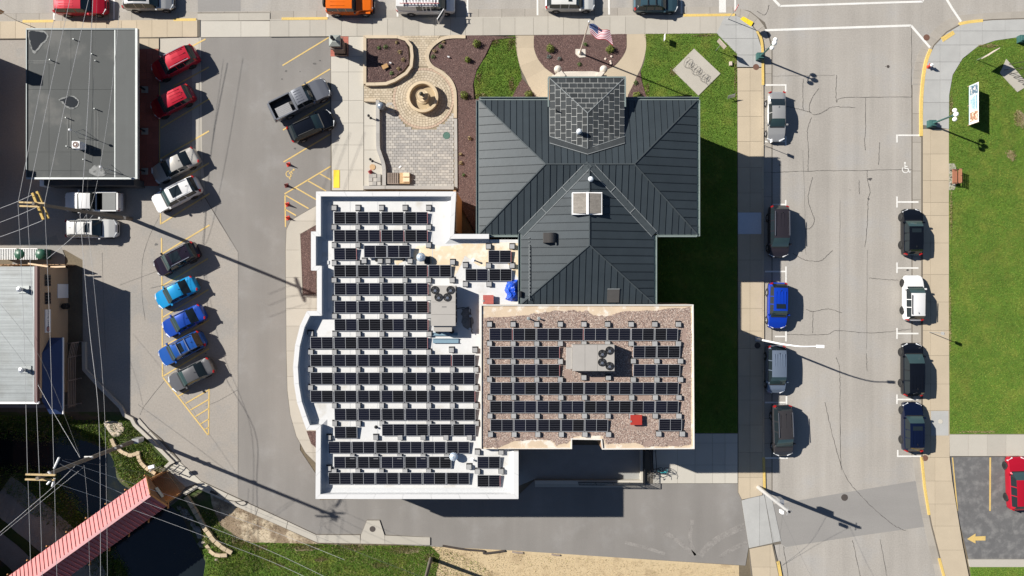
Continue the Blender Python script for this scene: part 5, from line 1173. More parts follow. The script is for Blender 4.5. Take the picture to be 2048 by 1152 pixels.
# gas pipe beside the first unit
mb = MB(); z = FZ+.18; pts = [P(914,617,z)+(z,), P(927,615,z)+(z,), P(941,618,z)+(z,), P(942,660,z)+(z,), P(946,668,z)+(z,)]; mb.tube(pts, .035, 6); gp = mb.solo('gas_pipe', M_black, 'black gas pipe on the white roof beside the large roof unit', 'pipe')
for px, py in ((941,632),(940,658)):
    x, y = P(px, py, z); mb = MB(); mb.lathe([(.11,-.08),(.13,.0),(.11,.1),(.01,.12)], (x,y,z), 12); mb.solo('gas_regulator', M_steel, 'grey regulator on the gas pipe, %s of the two' % ('upper' if py < 640 else 'lower'), 'regulator')
for px0, px1, py0, py1, lb in ((865,915,665,671,'upper of two pale blue channel sections lying below the roof unit'), (866,917,677,686,'lower of two pale blue channel sections lying on the white roof')):
    a = P(px0,py0,FZ+.1); b = P(px1,py1,FZ+.1); mb = MB(); mb.box(a[0],b[0],b[1],a[1],FZ+.01,FZ+.10); mb.box(a[0],b[0],a[1]-.04,a[1],FZ+.1,FZ+.18); mb.box(a[0],b[0],b[1],b[1]+.04,FZ+.1,FZ+.18); mb.solo('metal_channel', plain('pale_blue_metal', (.19,.29,.36), .5, .2), lb, 'channel')
# spiral vents
def spinner(px, py, label, h=.9, r=.38, zf=FZ):
    x, y = P(px, py, zf+h); t = thing('turbine_vent', label, 'roof vent', (x, y, zf))
    mb = MB(); mb.lathe([(r*.72,0),(r*.72,h*.45),(r*.85,h*.47)], (x,y,zf), 16); mb.build('neck', M_steel, t, smooth=True)
    mb = MB(); mb.lathe([(r*.85,h*.47),(r*1.05,h*.62),(r*1.0,h*.78),(r*.7,h*.92),(r*.2,h),(.01,h)], (x,y,zf), 20); mb.build('turbine_head', plain('turbine_metal', (.42,.55,.68), .3, .55), t, smooth=True)
    for k in range(14):
        a = 6.2832*k/14; pts = [(x+rr*math.cos(a+q), y+rr*math.sin(a+q), zf+hh) for rr, q, hh in ((r*.9,0,h*.5),(r*1.08,.12,h*.62),(r*1.03,.24,h*.79),(r*.72,.40,h*.935),(r*.25,.6,h*1.01))]
        mb = MB(); mb.tube(pts, .014, 4); mb.build('vane', M_whitepaint, t)
spinner(841, 514, 'blue-white turbine vent on the stained part of the white roof by the five-panel row')
spinner(907, 914.5, 'blue-white turbine vent between the second-last row and the lone corner panels', .75, .36)
for px, py, h, lb, m in ((947,520,.5,'thin white vent pipe standing on the stained roof between the lone panels',M_whitepaint),(752,854,.2,'black pipe stub between the short stub and the four-panel row',M_black),(945,919,.2,'white pipe stub between the turbine vent and corner panels',M_whitepaint),(1057,637,.3,'left of two thin vent pipes at the top of the gravel roof',M_lead),(1078,637,.3,'right of two thin vent pipes at the top of the gravel roof',M_lead),(753,520,.2,'black roof drain in front of the raised panel pair, left one',M_black),(807,519,.2,'black roof drain in front of the raised panel pair, right one',M_black)):
    zf = FZ if px < 1000 else GF
    x, y = P(px, py, zf); mb = MB(); mb.lathe([(.16,0),(.16,.03),(.06,.05),(.06,h),(.09,h),(.09,h+.06),(.01,h+.06)], (x,y,zf), 12); mb.solo('vent_pipe', m, lb, 'pipe')
x, y = P(855, 521, FZ); mb = MB(); mb.box(x-.25, x+.25, y-.3, y+.3, FZ, FZ+.3); mb.solo('roof_box', M_black, 'dark junction box beside the turbine vent above the five-panel row', 'box')
x, y = P(621, 664, FZ); mb = MB(); mb.box(x-.22, x+.22, y-.22, y+.22, FZ, FZ+.25); mb.solo('roof_box', M_black, 'dark junction box in the upper corner of the curved bay', 'box')
# hatches, tarpaulin
M_hatch = mat('faded_red_hatch', (.36,.085,.07), .7, var=.12, vs=3, fine=.2, fs=12)
for (px0,px1,py0,py1,zf,m,lb) in ((966,987,590,608,FZ,M_hatch,'faded red roof hatch at the edge of the white roof by the tarpaulin'), (1261,1284,830,850,GF,plain('bright_red_hatch',(.33,.03,.02),.5,var=.08),'dark red square roof hatch on the gravel roof')):
    z1 = zf+.42; a = P(px0,py0,z1); b = P(px1,py1,z1); t = thing('roof_hatch', lb, 'hatch', ((a[0]+b[0])/2,(a[1]+b[1])/2,zf))
    mb = MB(); mb.box(a[0]+.06,b[0]-.06,b[1]+.06,a[1]-.06,zf,z1-.08); mb.build('kerb', M_upst, t)
    mb = MB(); mb.box(a[0],b[0],b[1],a[1],z1-.1,z1); mb.build('lid', m, t)
    mb = MB(); mb.box(a[0]-.03,a[0]+.12,(a[1]+b[1])/2-.2,(a[1]+b[1])/2-.05,z1-.2,z1+.03); mb.build('latch', M_lead, t)
tp = PP([(1016,563),(1035,560),(1036,597),(1034,601),(1024,602),(1012,598),(1016,590),(1010,581),(1012,575)], FZ+.4); ax_ = np.array(tp); cxy = ax_.mean(0)
nx_, ny_ = 26, 34; xs_ = np.linspace(ax_[:,0].min()-.1, ax_[:,0].max()+.1, nx_); ys_ = np.linspace(ax_[:,1].min()-.1, ax_[:,1].max()+.1, ny_)
mb = MB(); X_, Y_ = np.meshgrid(xs_, ys_); inn_ = inpoly(X_.ravel(), Y_.ravel(), tp); dp_ = np.where(inn_, 1, -1)*dist_poly(X_.ravel(), Y_.ravel(), tp)
Zt = FZ+.02+np.clip(dp_*1.6, 0, .42)+np.where(inn_, rng.uniform(0, .10, X_.size)+.07*np.sin(X_.ravel()*9+Y_.ravel()*5), 0)
vs = [(X_.ravel()[i], Y_.ravel()[i], Zt[i]) for i in range(X_.size)]
fs_ = [(j*nx_+i, j*nx_+i+1, (j+1)*nx_+i+1, (j+1)*nx_+i) for j in range(ny_-1) for i in range(nx_-1) if dp_[[j*nx_+i, j*nx_+i+1, (j+1)*nx_+i+1, (j+1)*nx_+i]].min() > -.09]
mb.add(vs, fs_); used = set(i for f in fs_ for i in f)
mb2 = MB(); remap = {}; 
for i in sorted(used): remap[i] = len(mb2.v); mb2.v.append(vs[i])
for f in fs_: mb2.f.append(tuple(remap[i] for i in f)); mb2.m.append(0)
mb2.solo('tarpaulin', plain('blue_tarpaulin', (.012,.075,.50), .35, var=.1), 'crumpled bright blue tarpaulin against the metal hall roof', 'tarpaulin', base=(cxy[0], cxy[1], FZ+.01))
x, y = P(1040, 588, 7.8); mb = MB(); mb.box(x-.12, x+.12, y-.25, y+.25, 7.55, 7.95); mb.solo('roof_box', M_black, 'small black box on the hall eave beside the blue tarpaulin', 'box')
# ================================================================= VEHICLES
KINDS = {  # lengths as fractions from the nose: cowl, screen top, roof end, rear-glass base; heights in metres
 'sedan':   dict(H=1.46, zf=.62, zc=.93, belt=.92, c=.285, w=.43, r=.69, b=.845, zd=1.02, zt=.98, fw=.17, rw=.78, gw=.70, pil=(.555,), ns=.90),
 'suv':     dict(H=1.72, zf=.78, zc=1.08, belt=1.06, c=.265, w=.39, r=.885, b=.972, zd=1.06, zt=1.0, fw=.175, rw=.775, gw=.74, pil=(.53,.70), ns=.9),
 'compact': dict(H=1.55, zf=.72, zc=1.0, belt=.98, c=.255, w=.40, r=.83, b=.95, zd=1.0, zt=.95, fw=.175, rw=.79, gw=.72, pil=(.55,.74), ns=.9),
 'minivan': dict(H=1.76, zf=.75, zc=1.05, belt=1.02, c=.20, w=.365, r=.915, b=.985, zd=1.05, zt=.95, fw=.18, rw=.77, gw=.76, pil=(.50,.70), ns=.88),
 'wagon':   dict(H=1.62, zf=.72, zc=1.0, belt=.98, c=.275, w=.42, r=.875, b=.97, zd=1.0, zt=.95, fw=.17, rw=.77, gw=.72, pil=(.55,.73), ns=.9),
 'pickup':  dict(H=1.88, zf=.95, zc=1.22, belt=1.20, c=.275, w=.36, r=.555, b=.59, zd=1.24, zt=1.22, fw=.17, rw=.78, gw=.76, pil=(.47,), ns=.94, bed=(.615,.965)),
 'van':     dict(H=2.10, zf=.90, zc=1.20, belt=1.15, c=.15, w=.265, r=.965, b=.992, zd=1.15, zt=1.0, fw=.155, rw=.75, gw=.84, pil=(.40,.47,.53), ns=.94, winend=.64),
 'jeep':    dict(H=1.84, zf=1.02, zc=1.16, belt=1.14, c=.36, w=.405, r=.955, b=.972, zd=1.16, zt=1.1, fw=.17, rw=.78, gw=.84, pil=(.55,.72), ns=.80),
}
def wheel_meshes(r, wd=.23):
    mb = MB(); mb.lathe([(r*.66,-wd/2),(r*.93,-wd/2),(r,-wd/2+.04),(r,wd/2-.04),(r*.93,wd/2),(r*.66,wd/2)], (0,0,0), 24, axis='y'); ty = mb.mesh('tyre', smooth=True); ty.materials.append(M_tyre)
    mb = MB(); mb.lathe([(r*.66,-wd/2+.02),(r*.62,-wd/2+.05),(r*.60,wd/2-.05),(r*.66,wd/2-.01)], (0,0,0), 20, 1, axis='y')
    mb.lathe([(.01,wd/2-.055),(r*.6,wd/2-.055)], (0,0,0), 16, 0, axis='y'); mb.lathe([(.01,-wd/2+.055),(r*.6,-wd/2+.055)], (0,0,0), 16, 0, axis='y')
    for s in (-1, 1):
        for k in range(5):
            a = 6.2832*k/5; c_, sn = math.cos(a), math.sin(a)
            mb.beam((.03*c_, s*(wd/2-.035), .03*sn), (r*.63*c_, s*(wd/2-.03), r*.63*sn), r*.20, .03, 0, up=(0,1,0))
        mb.lathe([(.01,s*(wd/2-.012)),(r*.16,s*(wd/2-.02)),(r*.18,s*(wd/2-.05))], (0,0,0), 10, 0, axis='y')
    ri = mb.mesh('rim', smooth=True); ri.materials.append(M_rim); ri.materials.append(M_trim); return ty, ri
WM = {r_: wheel_meshes(r_) for r_ in (.33, .37, .41)}
def paint(name, c, metal=.25, rough=.28): return mat('paint_'+name, c, rough, metal, var=.02, fine=.02, fs=40, coat=.35, spec=.4)
def lerp(a, b, t): return a+(b-a)*t
def interp(x, pts):
    for (x0, y0), (x1, y1) in zip(pts[:-1], pts[1:]):
        if x <= x1: return y0 if x1 == x0 else y0+(y1-y0)*(x-x0)/(x1-x0)
    return pts[-1][1]
def car(name, label, cat, px, py, hdg, L, W, kind, pm, group, rails=None, ribs=0, sunroof=None, dark_lower=False, H=None, roofm=None, opts=(), zc=.8):
    K = dict(KINDS[kind]); H = H or K['H']; hs = H/K['H']
    x, y = P(px, py, zc); o = thing(name, label, cat, (x, y, 0.012), R(hdg), group)
    c, w_, r, b = K['c'], K['w'], K['r'], K['b']; zf, zcw, belt, zd, zt_ = (K[k]*(1+(hs-1)*.5) for k in ('zf','zc','belt','zd','zt'))
    bx = kind in ('jeep',); bev = .008
    top = [(0, zf*.80), (.012, zf*.94), (.035, zf), (c*.5, lerp(zf, zcw, .62)), (c, zcw), (lerp(c, w_, .5), lerp(zcw, H, .56)), (w_, H-.035), (lerp(w_, r, .3), H-.004), (lerp(w_, r, .62), H), (r, H-.05 if kind != 'van' else H-.02), (lerp(r, b, .5), lerp(H-.05, zd, .44)), (b, zd)]
    top += [(.975, zt_), (.99, zt_-.04), (1.0, zt_*.86)] if b < .96 else [(1.0, zd-.12)]
    if kind == 'sedan': top[-4] = (b, zd)
    st = [0, .006, .018, .04, .075, .12, .16, .20, .24, c*.5, c, lerp(c, w_, .25), lerp(c, w_, .5), lerp(c, w_, .75), w_, lerp(w_, r, .2), lerp(w_, r, .4), lerp(w_, r, .6), lerp(w_, r, .8), r, lerp(r, b, .33), lerp(r, b, .66), b, .93, .96, .98, .992, 1.0]
    for p in K['pil']: st += [p-bev, p+bev]
    if 'winend' in K: st.append(K['winend'])
    if 'bed' in K: st += [K['bed'][0], K['bed'][1], b+.004]
    st = sorted(set(round(s, 5) for s in st if 0 <= s <= 1)); st = [s for i, s in enumerate(st) if i == 0 or s-st[i-1] > .0015]
    def hw(s):
        e = abs(2*s-1); k = 1-.10*e**5*(1.3 if s < .5 else 1)
        d = min(s, 1-s)*L; rc = .30 if not bx else .10
        if d < rc: k -= (1-math.sqrt(max(0, 1-(1-d/rc)**2)))*rc/(W/2)*.75
        if bx and s < c: k *= K['ns']
        return W/2*k
    rows = []
    for s in st:
        w0 = hw(s); zt = interp(s, top); z4 = min(belt+.03*s, zt-.02); t = max(0, min(1, (zt-z4-.04)/(H-z4)))
        tt = t**.8
        y5 = lerp(w0*.86, w0*K['gw'], tt); z5 = zt-lerp(.015, .055, tt); y4 = lerp(w0*.955, w0*.925, tt)
        z3 = min(z4-.05, lerp(.6, z4, .85)); z2 = min(.58, z3-.08)
        half = [(w0*.88,.20), (w0*.975,.34), (w0*1.0,z2), (w0*.99,z3), (y4,z4), (y5,z5), (y5*.62,zt-.006), (0,zt)]
        X = L/2-s*L
        rows.append([(X,-a,z) for a, z in half[:-1]]+[(X,0,half[-1][1])]+[(X,a,z) for a, z in half[:-1][::-1]])
    n = len(rows[0]); allv = [v for r_ in rows for v in r_]; parts = {}
    for i in range(len(st)-1):
        s0, s1 = st[i], st[i+1]; sm_ = (s0+s1)/2
        for j in range(n-1):
            jj = j if j < 7 else 13-j
            k = 'body'
            if c < sm_ < w_ and jj >= 5: k = 'windscreen'
            elif r < sm_ < b and jj >= 5: k = 'rear_window' if kind != 'van' else 'body'
            elif jj == 4 and lerp(c, w_, .30) < sm_ < lerp(r, b, .35) and not any(abs(sm_-p) < bev*1.01 for p in K['pil']) and sm_ < K.get('winend', 1): k = 'side_window_l' if j >= 7 else 'side_window_r'
            if 'bed' in K and K['bed'][0] < sm_ < K['bed'][1] and jj >= 5: continue
            if sm_ < c and jj >= 5 and sm_ > .03: k = 'bonnet' if not (bx and jj < 5) else k
            if w_ < sm_ < r and jj >= 5: k = 'roof'
            if dark_lower and jj <= 1: k = 'sill_cladding'
            parts.setdefault(k, []).append((i*n+j, i*n+j+1, (i+1)*n+j+1, (i+1)*n+j))
    parts['body'] += [tuple(range(n))[::-1], tuple(range((len(st)-1)*n, len(st)*n))]
    for k, fs in parts.items():
        us = sorted(set(i for f in fs for i in f)); rm = {u: q for q, u in enumerate(us)}
        mb = MB(); mb.v = [allv[u] for u in us]; mb.f = [tuple(rm[i] for i in f) for f in fs]; mb.m = [0]*len(fs)
        m = pm
        if 'window' in k: m = M_glassd
        elif k == 'windscreen': m = M_glasst
        elif k == 'sill_cladding': m = M_trim
        elif k == 'roof' and roofm: m = roofm
        mb.build(k[:-2] if k[-2:] in ('_l', '_r') else k, m, o, smooth=True, angle=28, local=True)
    mb = MB(); mb.box(-L/2+.12, L/2-.12, -W/2*.84, W/2*.84, .22, .5); mb.build('underbody', M_trim, o, local=True)
    rr = .33 if kind in ('sedan','compact','wagon') else (.41 if kind in ('pickup','jeep') else .37); ty, ri = WM[rr]
    for s in (K['fw'], K['rw']):
        for sd in (-1, 1):
            X = L/2-s*L; yw = hw(s)/(K['ns'] if bx and s < c else 1)*1.0-.065
            wh_ = inst('wheel', ty, o, (X, sd*yw, rr)); inst('rim', ri, wh_)
            mb = MB(); mb.lathe([(rr*1.16,-.01),(rr*1.16,.004),(.05,.004)], (X, sd*(hw(s)*.99) if not bx else sd*hw(s)*.99, rr+.02), 18, axis='y'); mb.build('wheel_arch', M_trim, o, local=True)
            if bx:
                mb = MB(); mb.box(X-.55, X+.55, sd*(W/2*.62), sd*(W/2*1.02), .78, .90); mb.build('mudguard', pm, o, local=True)
    hl = hw(.03); zl = zf*.84
    for sd in (-1, 1):
        mb = MB(); X = L/2-.02*L-.06; yy = sd*hw(.02)*.80
        if bx: mb.lathe([(.11,-.0),(.11,.1),(.01,.1)], (L/2-.08, sd*hw(.02)*.6, zl-.05), 12); 
        else: mb.beam((L/2-.05-.02, sd*(hw(.012)-.36), zl), (L/2-.34, sd*(hw(.06)+.002), zl+.06), .14, .17)
        mb.build('headlight', M_lamp, o, local=True)
        mb = MB(); zz_ = min(zd, 1.05)*.92; mb.beam((-L/2+.05, sd*(hw(.985)-.16), zz_), (-L/2+.17, sd*(hw(.965)+.004), zz_), .12, .30 if kind in ('suv','minivan','van','wagon','jeep') else .18); mb.build('tail_light', M_tail, o, local=True)
        X = L/2-lerp(c, w_, .30 if not bx else .1)*L; mb = MB(); mb.box(X-.08, X+.08, sd*(hw(c)*.97), sd*(hw(c)*.97+.20), belt-.02, belt+.12); mb.build('mirror', pm if 'dm' not in opts else M_trim, o, local=True)
    mb = MB(); mb.box(L/2-.015, L/2+.012, -W*.22, W*.22, zf*.46, zf*.74); mb.build('grille', M_trim, o, local=True)
    X = L/2-c*L; mb = MB(); mb.beam((X+.03,-hw(c)*.8,zcw+.012),(X+.03,hw(c)*.8,zcw+.012),.10,.02); mb.build('wiper_cowl', M_trim, o, local=True)
    xr0, xr1 = L/2-lerp(w_, r, .08)*L, L/2-lerp(w_, r, .93)*L; yr = W/2*K['gw']
    if rails is not None:
        for sd in (-1, 1):
            mb = MB(); mb.beam((xr0, sd*yr*.95, H+.035), (xr1, sd*yr*.93, H+.015), .05, .045); mb.build('roof_rail', rails, o, local=True)
    if 'bars' in opts:
        for t in (.22, .68):
            X = lerp(xr0, xr1, t); mb = MB(); mb.beam((X,-yr*.97,H+.07),(X,yr*.97,H+.07),.07,.035); mb.build('cross_bar', M_chrome if 'chrome' in opts else M_trim, o, local=True)
    for k in range(ribs):
        yy = (k-(ribs-1)/2)*(yr*1.35/max(1, ribs-1)); mb = MB(); a0, a1 = (.38, .92) if kind == 'minivan' else (.25, .9)
        mb.box(lerp(xr0, xr1, a0), lerp(xr0, xr1, a1), yy-.022, yy+.022, H-.04, H+.014); mb.build('roof_rib', roofm or pm, o, local=True)
    if sunroof:
        a0, a1 = sunroof; mb = MB()
        mb.add([(lerp(xr0,xr1,a0),-yr*.66,H+.006),(lerp(xr0,xr1,a1),-yr*.66,H+.006),(lerp(xr0,xr1,a1),yr*.66,H+.006),(lerp(xr0,xr1,a0),yr*.66,H+.006)], [(3,2,1,0)]); mb.box(lerp(xr0,xr1,a1),lerp(xr0,xr1,a0),-yr*.66,yr*.66,H-.05,H+.008); mb.build('sunroof', M_glassd, o, local=True)
    if 'antenna' in opts or kind in ('sedan','suv','minivan'):
        mb = MB(); X = lerp(xr0, xr1, .93); mb.add([(X-.1,0,H-.03),(X+.1,.02,H-.03),(X+.1,-.02,H-.03),(X-.08,0,H+.07)], [(0,1,3),(0,3,2),(1,2,3)]); mb.build('aerial_fin', M_trim, o, local=True)
    if 'bed' in K:
        x0, x1 = L/2-K['bed'][0]*L, L/2-K['bed'][1]*L; yb = hw(.8)*.86; zb = zd-.52
        mb = MB(); mb.add([(x0,-yb,zb),(x1,-yb,zb),(x1,yb,zb),(x0,yb,zb),(x0,-yb,zd-.01),(x1,-yb,zd-.01),(x1,yb,zd-.01),(x0,yb,zd-.01)], [(0,3,2,1),(0,1,5,4),(1,2,6,5),(2,3,7,6),(3,0,4,7)])
        mb.build('cargo_bed', M_trim if 'lightbed' not in opts else M_black, o, local=True)
        for sd in (-1, 1):
            mb = MB(); mb.beam((x0,sd*hw(.8)*.93,zd+.01),(x1,sd*hw(.8)*.93,zd+.01),.13,.05); mb.build('bed_rail', pm, o, local=True)
        mb = MB(); mb.box(-L/2+.02, x1+.0, -hw(.97)*.95, hw(.97)*.95, .62, zd+.02); mb.build('tailgate', pm, o, local=True)
        mb = MB(); mb.box(-L/2-.12, -L/2+.06, -W*.44, W*.44, .45, .66); mb.build('bumper', M_chrome if 'chrome' in opts else M_trim, o, local=True)
        if 'cover' in opts:
            mb = MB(); mb.box(x1+.04, lerp(x1, x0, .70), -yb*1.02, yb*1.02, zd-.02, zd+.05); mb.build('bed_cover', mat('grey_bed_cover', (.16,.165,.165), .8, stretch=(1,14,1,.05)), o, local=True)
    return o, dict(L=L, W=W, H=H, hw=hw, c=c, w=w_, r=r, belt=belt, xr0=xr0, xr1=xr1, yr=yr)
RED = paint('crimson', (.40,.008,.025)); RED2 = paint('dark_crimson', (.28,.006,.02)); SIL = paint('silver', (.44,.44,.43), .5); BEI = paint('champagne', (.46,.44,.40), .4); WHT = paint('white', (.60,.60,.60), 0); WHT2 = paint('warm_white', (.56,.56,.545), 0)
PUR = paint('blackish_purple', (.014,.010,.018), 0, .13); LBL = paint('bright_sky_blue', (.010,.24,.52)); BLU = paint('royal_blue', (.010,.055,.33)); BLU2 = paint('medium_blue', (.016,.085,.34)); GRY = paint('mid_grey', (.15,.15,.155), .5); GRB = paint('steel_grey', (.20,.21,.235), .5)
BLK = paint('black', (.004,.005,.008), 0, .12); NAV = paint('navy', (.003,.006,.022), 0, .12); BRN = paint('brown_black', (.022,.019,.024), 0, .15); GBL = paint('blue_grey', (.20,.25,.33), .5); DGR = paint('dark_grey', (.034,.032,.034), 0, .16); ORG = paint('bright_orange', (.62,.12,.004), 0); TEA = paint('dark_teal', (.045,.09,.115), .3); CRB = paint('vivid_blue', (.006,.045,.42))
gN, gW, gE1, gE2, gM = 'cars parked along the north street kerb', 'cars in the slanted bays west of the drive', 'cars along the near kerb of the east street', 'cars along the far kerb of the east street', 'vehicles in the bays beside the hall walk'
# north street, all facing right
car('parked_suv', 'red ribbed-roof car at the top left, half cut by the frame above the shop', 'car', 160, 9, 0, 5.1, 1.95, 'suv', RED, gN, ribs=5)
car('parked_suv', 'silver car with black glass roof at the top, second from the left', 'car', 296, 0, 0, 4.95, 1.95, 'suv', SIL, gN, rails=M_chrome, sunroof=(.05,.9), dark_lower=True)
oj, J = car('parked_jeep', 'bright orange boxy off-road car on the north street, half cut by the frame', 'car', 699, 8, 0, 4.6, 1.95, 'jeep', ORG, gN, ribs=4, opts=('dm',))
mb = MB(); mb.lathe([(.20,-.11),(.36,-.11),(.40,-.06),(.40,.06),(.36,.11),(.2,.11)], (0,0,0), 20); 
for i in range(len(mb.v)): a_ = mb.v[i]; mb.v[i] = (-J['L']/2-.12+a_[2], a_[0], a_[1]+1.05)
mb.build('spare_wheel', M_tyre, oj, local=True)
mb = MB(); mb.box(J['L']/2, J['L']/2+.14, -.85, .85, .52, .72); mb.build('bumper', M_trim, oj, local=True); mb = MB(); mb.box(J['L']/2+.14, J['L']/2+.16, -.26, .26, .5, .66); mb.build('number_plate', M_whitepaint, oj, local=True)
ov, V = car('work_van', 'white work van with ladder rack and open front door on the north street', 'van', 851, 6, 0, 5.8, 2.0, 'van', WHT, gN)
for X in (-1.9, -.5, .9):
    mb = MB(); mb.beam((X,-V['yr'],V['H']+.16),(X,V['yr'],V['H']+.16),.06,.05)
    for s in (-1, 1): mb.beam((X,s*V['yr']*.97,V['H']-.05),(X,s*V['yr']*.97,V['H']+.16),.05,.05)
    mb.build('ladder_rack', M_trim, ov, local=True)
xd = V['L']/2-V['c']*V['L']-.15; yd = -V['hw'](.2)
mb = MB(); a = Vector((xd,yd,0)); e = Vector((xd-.62,yd-.98,0))
for z0, z1 in ((.45,1.15),(1.72,1.80)): mb.beam((a.x,a.y,(z0+z1)/2),(e.x,e.y,(z0+z1)/2),.08,z1-z0)
for p in (a, e): mb.beam((p.x,p.y,1.1),(p.x,p.y,1.78),.08,.07)
mb.build('open_door', WHT, ov, local=True)
mb = MB(); mb.beam((a.x,a.y,1.44),(e.x,e.y,1.44),.02,.58); mb.build('door_glass', M_glasst, ov, local=True)
lx, ly = P(850, 6, .8)
for dy, m, lb in ((-.42, M_whitepaint, 'white ladder lying on the work van roof rack, nearest the pavement'), (.30, plain('red_fibreglass', (.42,.10,.09), .5), 'pale red ladder lying on the work van roof rack, nearest the road')):
    t = thing('ladder', lb, 'ladder', (lx-.35, ly+dy, V['H']+.21), 0, 'ladders on the work van')
    for s in (-.21, .21):
        mb = MB(); mb.beam((-1.9,s,0),(1.9,s,0),.05,.07); mb.build('stile', plain('red_fibreglass', (.42,.10,.09), .5), t, local=True)
    for k in range(12): mb = MB(); mb.beam((-1.75+k*.32,-.2,0),(-1.75+k*.32,.2,0),.09,.04); mb.build('rung', M_whitepaint, t, local=True)
car('parked_suv', 'white car with small black sunroof at the top centre above the flagpole', 'car', 1140, 1, 0, 4.9, 1.95, 'suv', WHT2, gN, sunroof=(.10,.28))
car('parked_wagon', 'dark teal estate car with roof bars at the top, rightmost on the street', 'car', 1312, 5, 0, 4.4, 1.82, 'wagon', TEA, gN, rails=M_trim, opts=('bars',), dark_lower=True)
# slanted bays
A_ = 207
car('parked_suv', 'red car with silver roof rails, nose in the shop shade, uppermost slanted bay', 'car', 349, 126, A_, 4.75, 1.92, 'suv', RED, gW, rails=M_chrome, ribs=3)
car('parked_suv', 'smaller red car without silver rails in the second slanted bay from the top', 'car', 344, 203, A_, 4.4, 1.85, 'suv', RED2, gW, ribs=4, H=1.62, roofm=RED)
car('parked_sedan', 'pale champagne saloon in the third slanted bay, south of both red cars', 'car', 349, 331, A_, 4.9, 1.86, 'sedan', BEI, gW)
car('parked_suv', 'white car with dark sunroof in the slanted bay beside the white pickup', 'car', 352, 389, A_, 4.9, 1.95, 'suv', WHT, gW, sunroof=(.12,.62), rails=M_chrome)
car('parked_suv', 'blackish purple car with bright roof rails crossed by the pole shadow', 'car', 352, 518, A_, 4.6, 1.88, 'suv', PUR, gW, rails=M_chrome, sunroof=(.1,.6), dark_lower=True)
car('parked_sedan', 'bright sky-blue car with black rear window in the slanted bays', 'car', 351, 585, A_, 4.4, 1.78, 'sedan', LBL, gW)
car('parked_sedan', 'royal blue saloon just below the sky-blue car', 'car', 366, 642, A_, 4.45, 1.80, 'sedan', BLU, gW)
car('parked_suv', 'blue car with two pale cross bars on its roof', 'car', 363, 697, A_, 4.75, 1.86, 'suv', BLU2, gW, rails=M_trim, opts=('bars','chrome'), sunroof=(.2,.45), dark_lower=True)
car('parked_sedan', 'mid-grey saloon in the lowest slanted bay by the yellow hatching', 'car', 381, 750, A_, 4.75, 1.82, 'sedan', GRY, gW)
car('pickup_truck', 'white pickup with grey bed cover under the leaning utility pole', 'pickup', 186, 404, 180, 5.5, 1.95, 'pickup', WHT, None, opts=('cover','chrome','lightbed'))
car('parked_suv', 'white car with roof bars and sunroof facing right, below the white pickup', 'car', 183, 457, 0, 4.95, 1.85, 'suv', WHT2, None, rails=M_trim, opts=('bars',), sunroof=(.02,.28))
op, K_ = car('pickup_truck', 'grey pickup with open dark bed beside the hall walk', 'pickup', 600, 199, 26, 6.15, 2.02, 'pickup', GRB, gM, ribs=5)
bp_ = Vector((-K_['L']/2+1.25, -.35, .84)); mb = MB()
rt = Matrix.Rotation(R(26), 4, 'Z'); wl = WL[op.name] + (rt @ bp_)
t = thing('panel_stack', 'stack of pale grey ribbed sheets lying in the open bed of the grey pickup', 'sheets', tuple(wl), R(26))
for k in range(6): mb = MB(); mb.box(-.75, .75, -.5+k*.165, -.5+k*.165+.15, 0, .33); mb.build('ribbed_sheet', plain('grey_sheet', (.22,.22,.225), .5), t, local=True)
car('parked_suv', 'black car just below the grey pickup beside the hall walk', 'car', 622, 252, 24, 4.65, 1.86, 'compact', BLK, gM, rails=M_trim, H=1.62)
# east street
car('parked_sedan', 'silver saloon facing down, top of the near kerb on the east street', 'car', 1553, 233, 270, 4.9, 1.78, 'sedan', SIL, gE1)
car('parked_minivan', 'brown-black minivan with ribbed roof opposite the pale pavement slab', 'car', 1557.5, 463, 270, 5.1, 1.96, 'minivan', BRN, gE1, ribs=4, rails=M_chrome)
car('parked_suv', 'vivid blue car with slatted roof facing down on the near kerb', 'car', 1555, 611, 269, 4.55, 1.84, 'suv', CRB, gE1, ribs=4, sunroof=(.02,.26), dark_lower=True)
car('parked_minivan', 'blue-grey minivan with ribbed roof just below the white street lamp', 'car', 1552, 739, 270, 4.75, 1.86, 'minivan', GBL, gE1, ribs=5)
car('parked_minivan', 'dark grey minivan with silver rails, lowest on the near kerb', 'car', 1565, 861, 272, 5.1, 1.92, 'minivan', DGR, gE1, ribs=3, rails=M_chrome)
car('parked_suv', 'black car with sunroof, topmost on the far kerb of the east street', 'car', 1824, 464, 90, 4.6, 1.86, 'suv', BLK, gE2, sunroof=(.02,.22), H=1.64)
car('parked_suv', 'white boxy car facing up on the far kerb beside the lawn', 'car', 1827, 596, 90, 4.5, 1.86, 'suv', WHT, gE2, rails=M_trim)
car('parked_minivan', 'black minivan facing up, third on the far kerb from the top', 'car', 1824.5, 739, 90, 5.2, 1.96, 'minivan', BLK, gE2, ribs=4)
car('parked_suv', 'navy blue car facing up, lowest on the far kerb of the east street', 'car', 1825, 854, 90, 4.85, 1.9, 'suv', NAV, gE2, ribs=4, sunroof=(.05,.25))
car('parked_suv', 'crimson car in the dark corner lot, cut by the right frame edge', 'car', 2036, 967, 92, 5.2, 1.96, 'suv', RED, None)
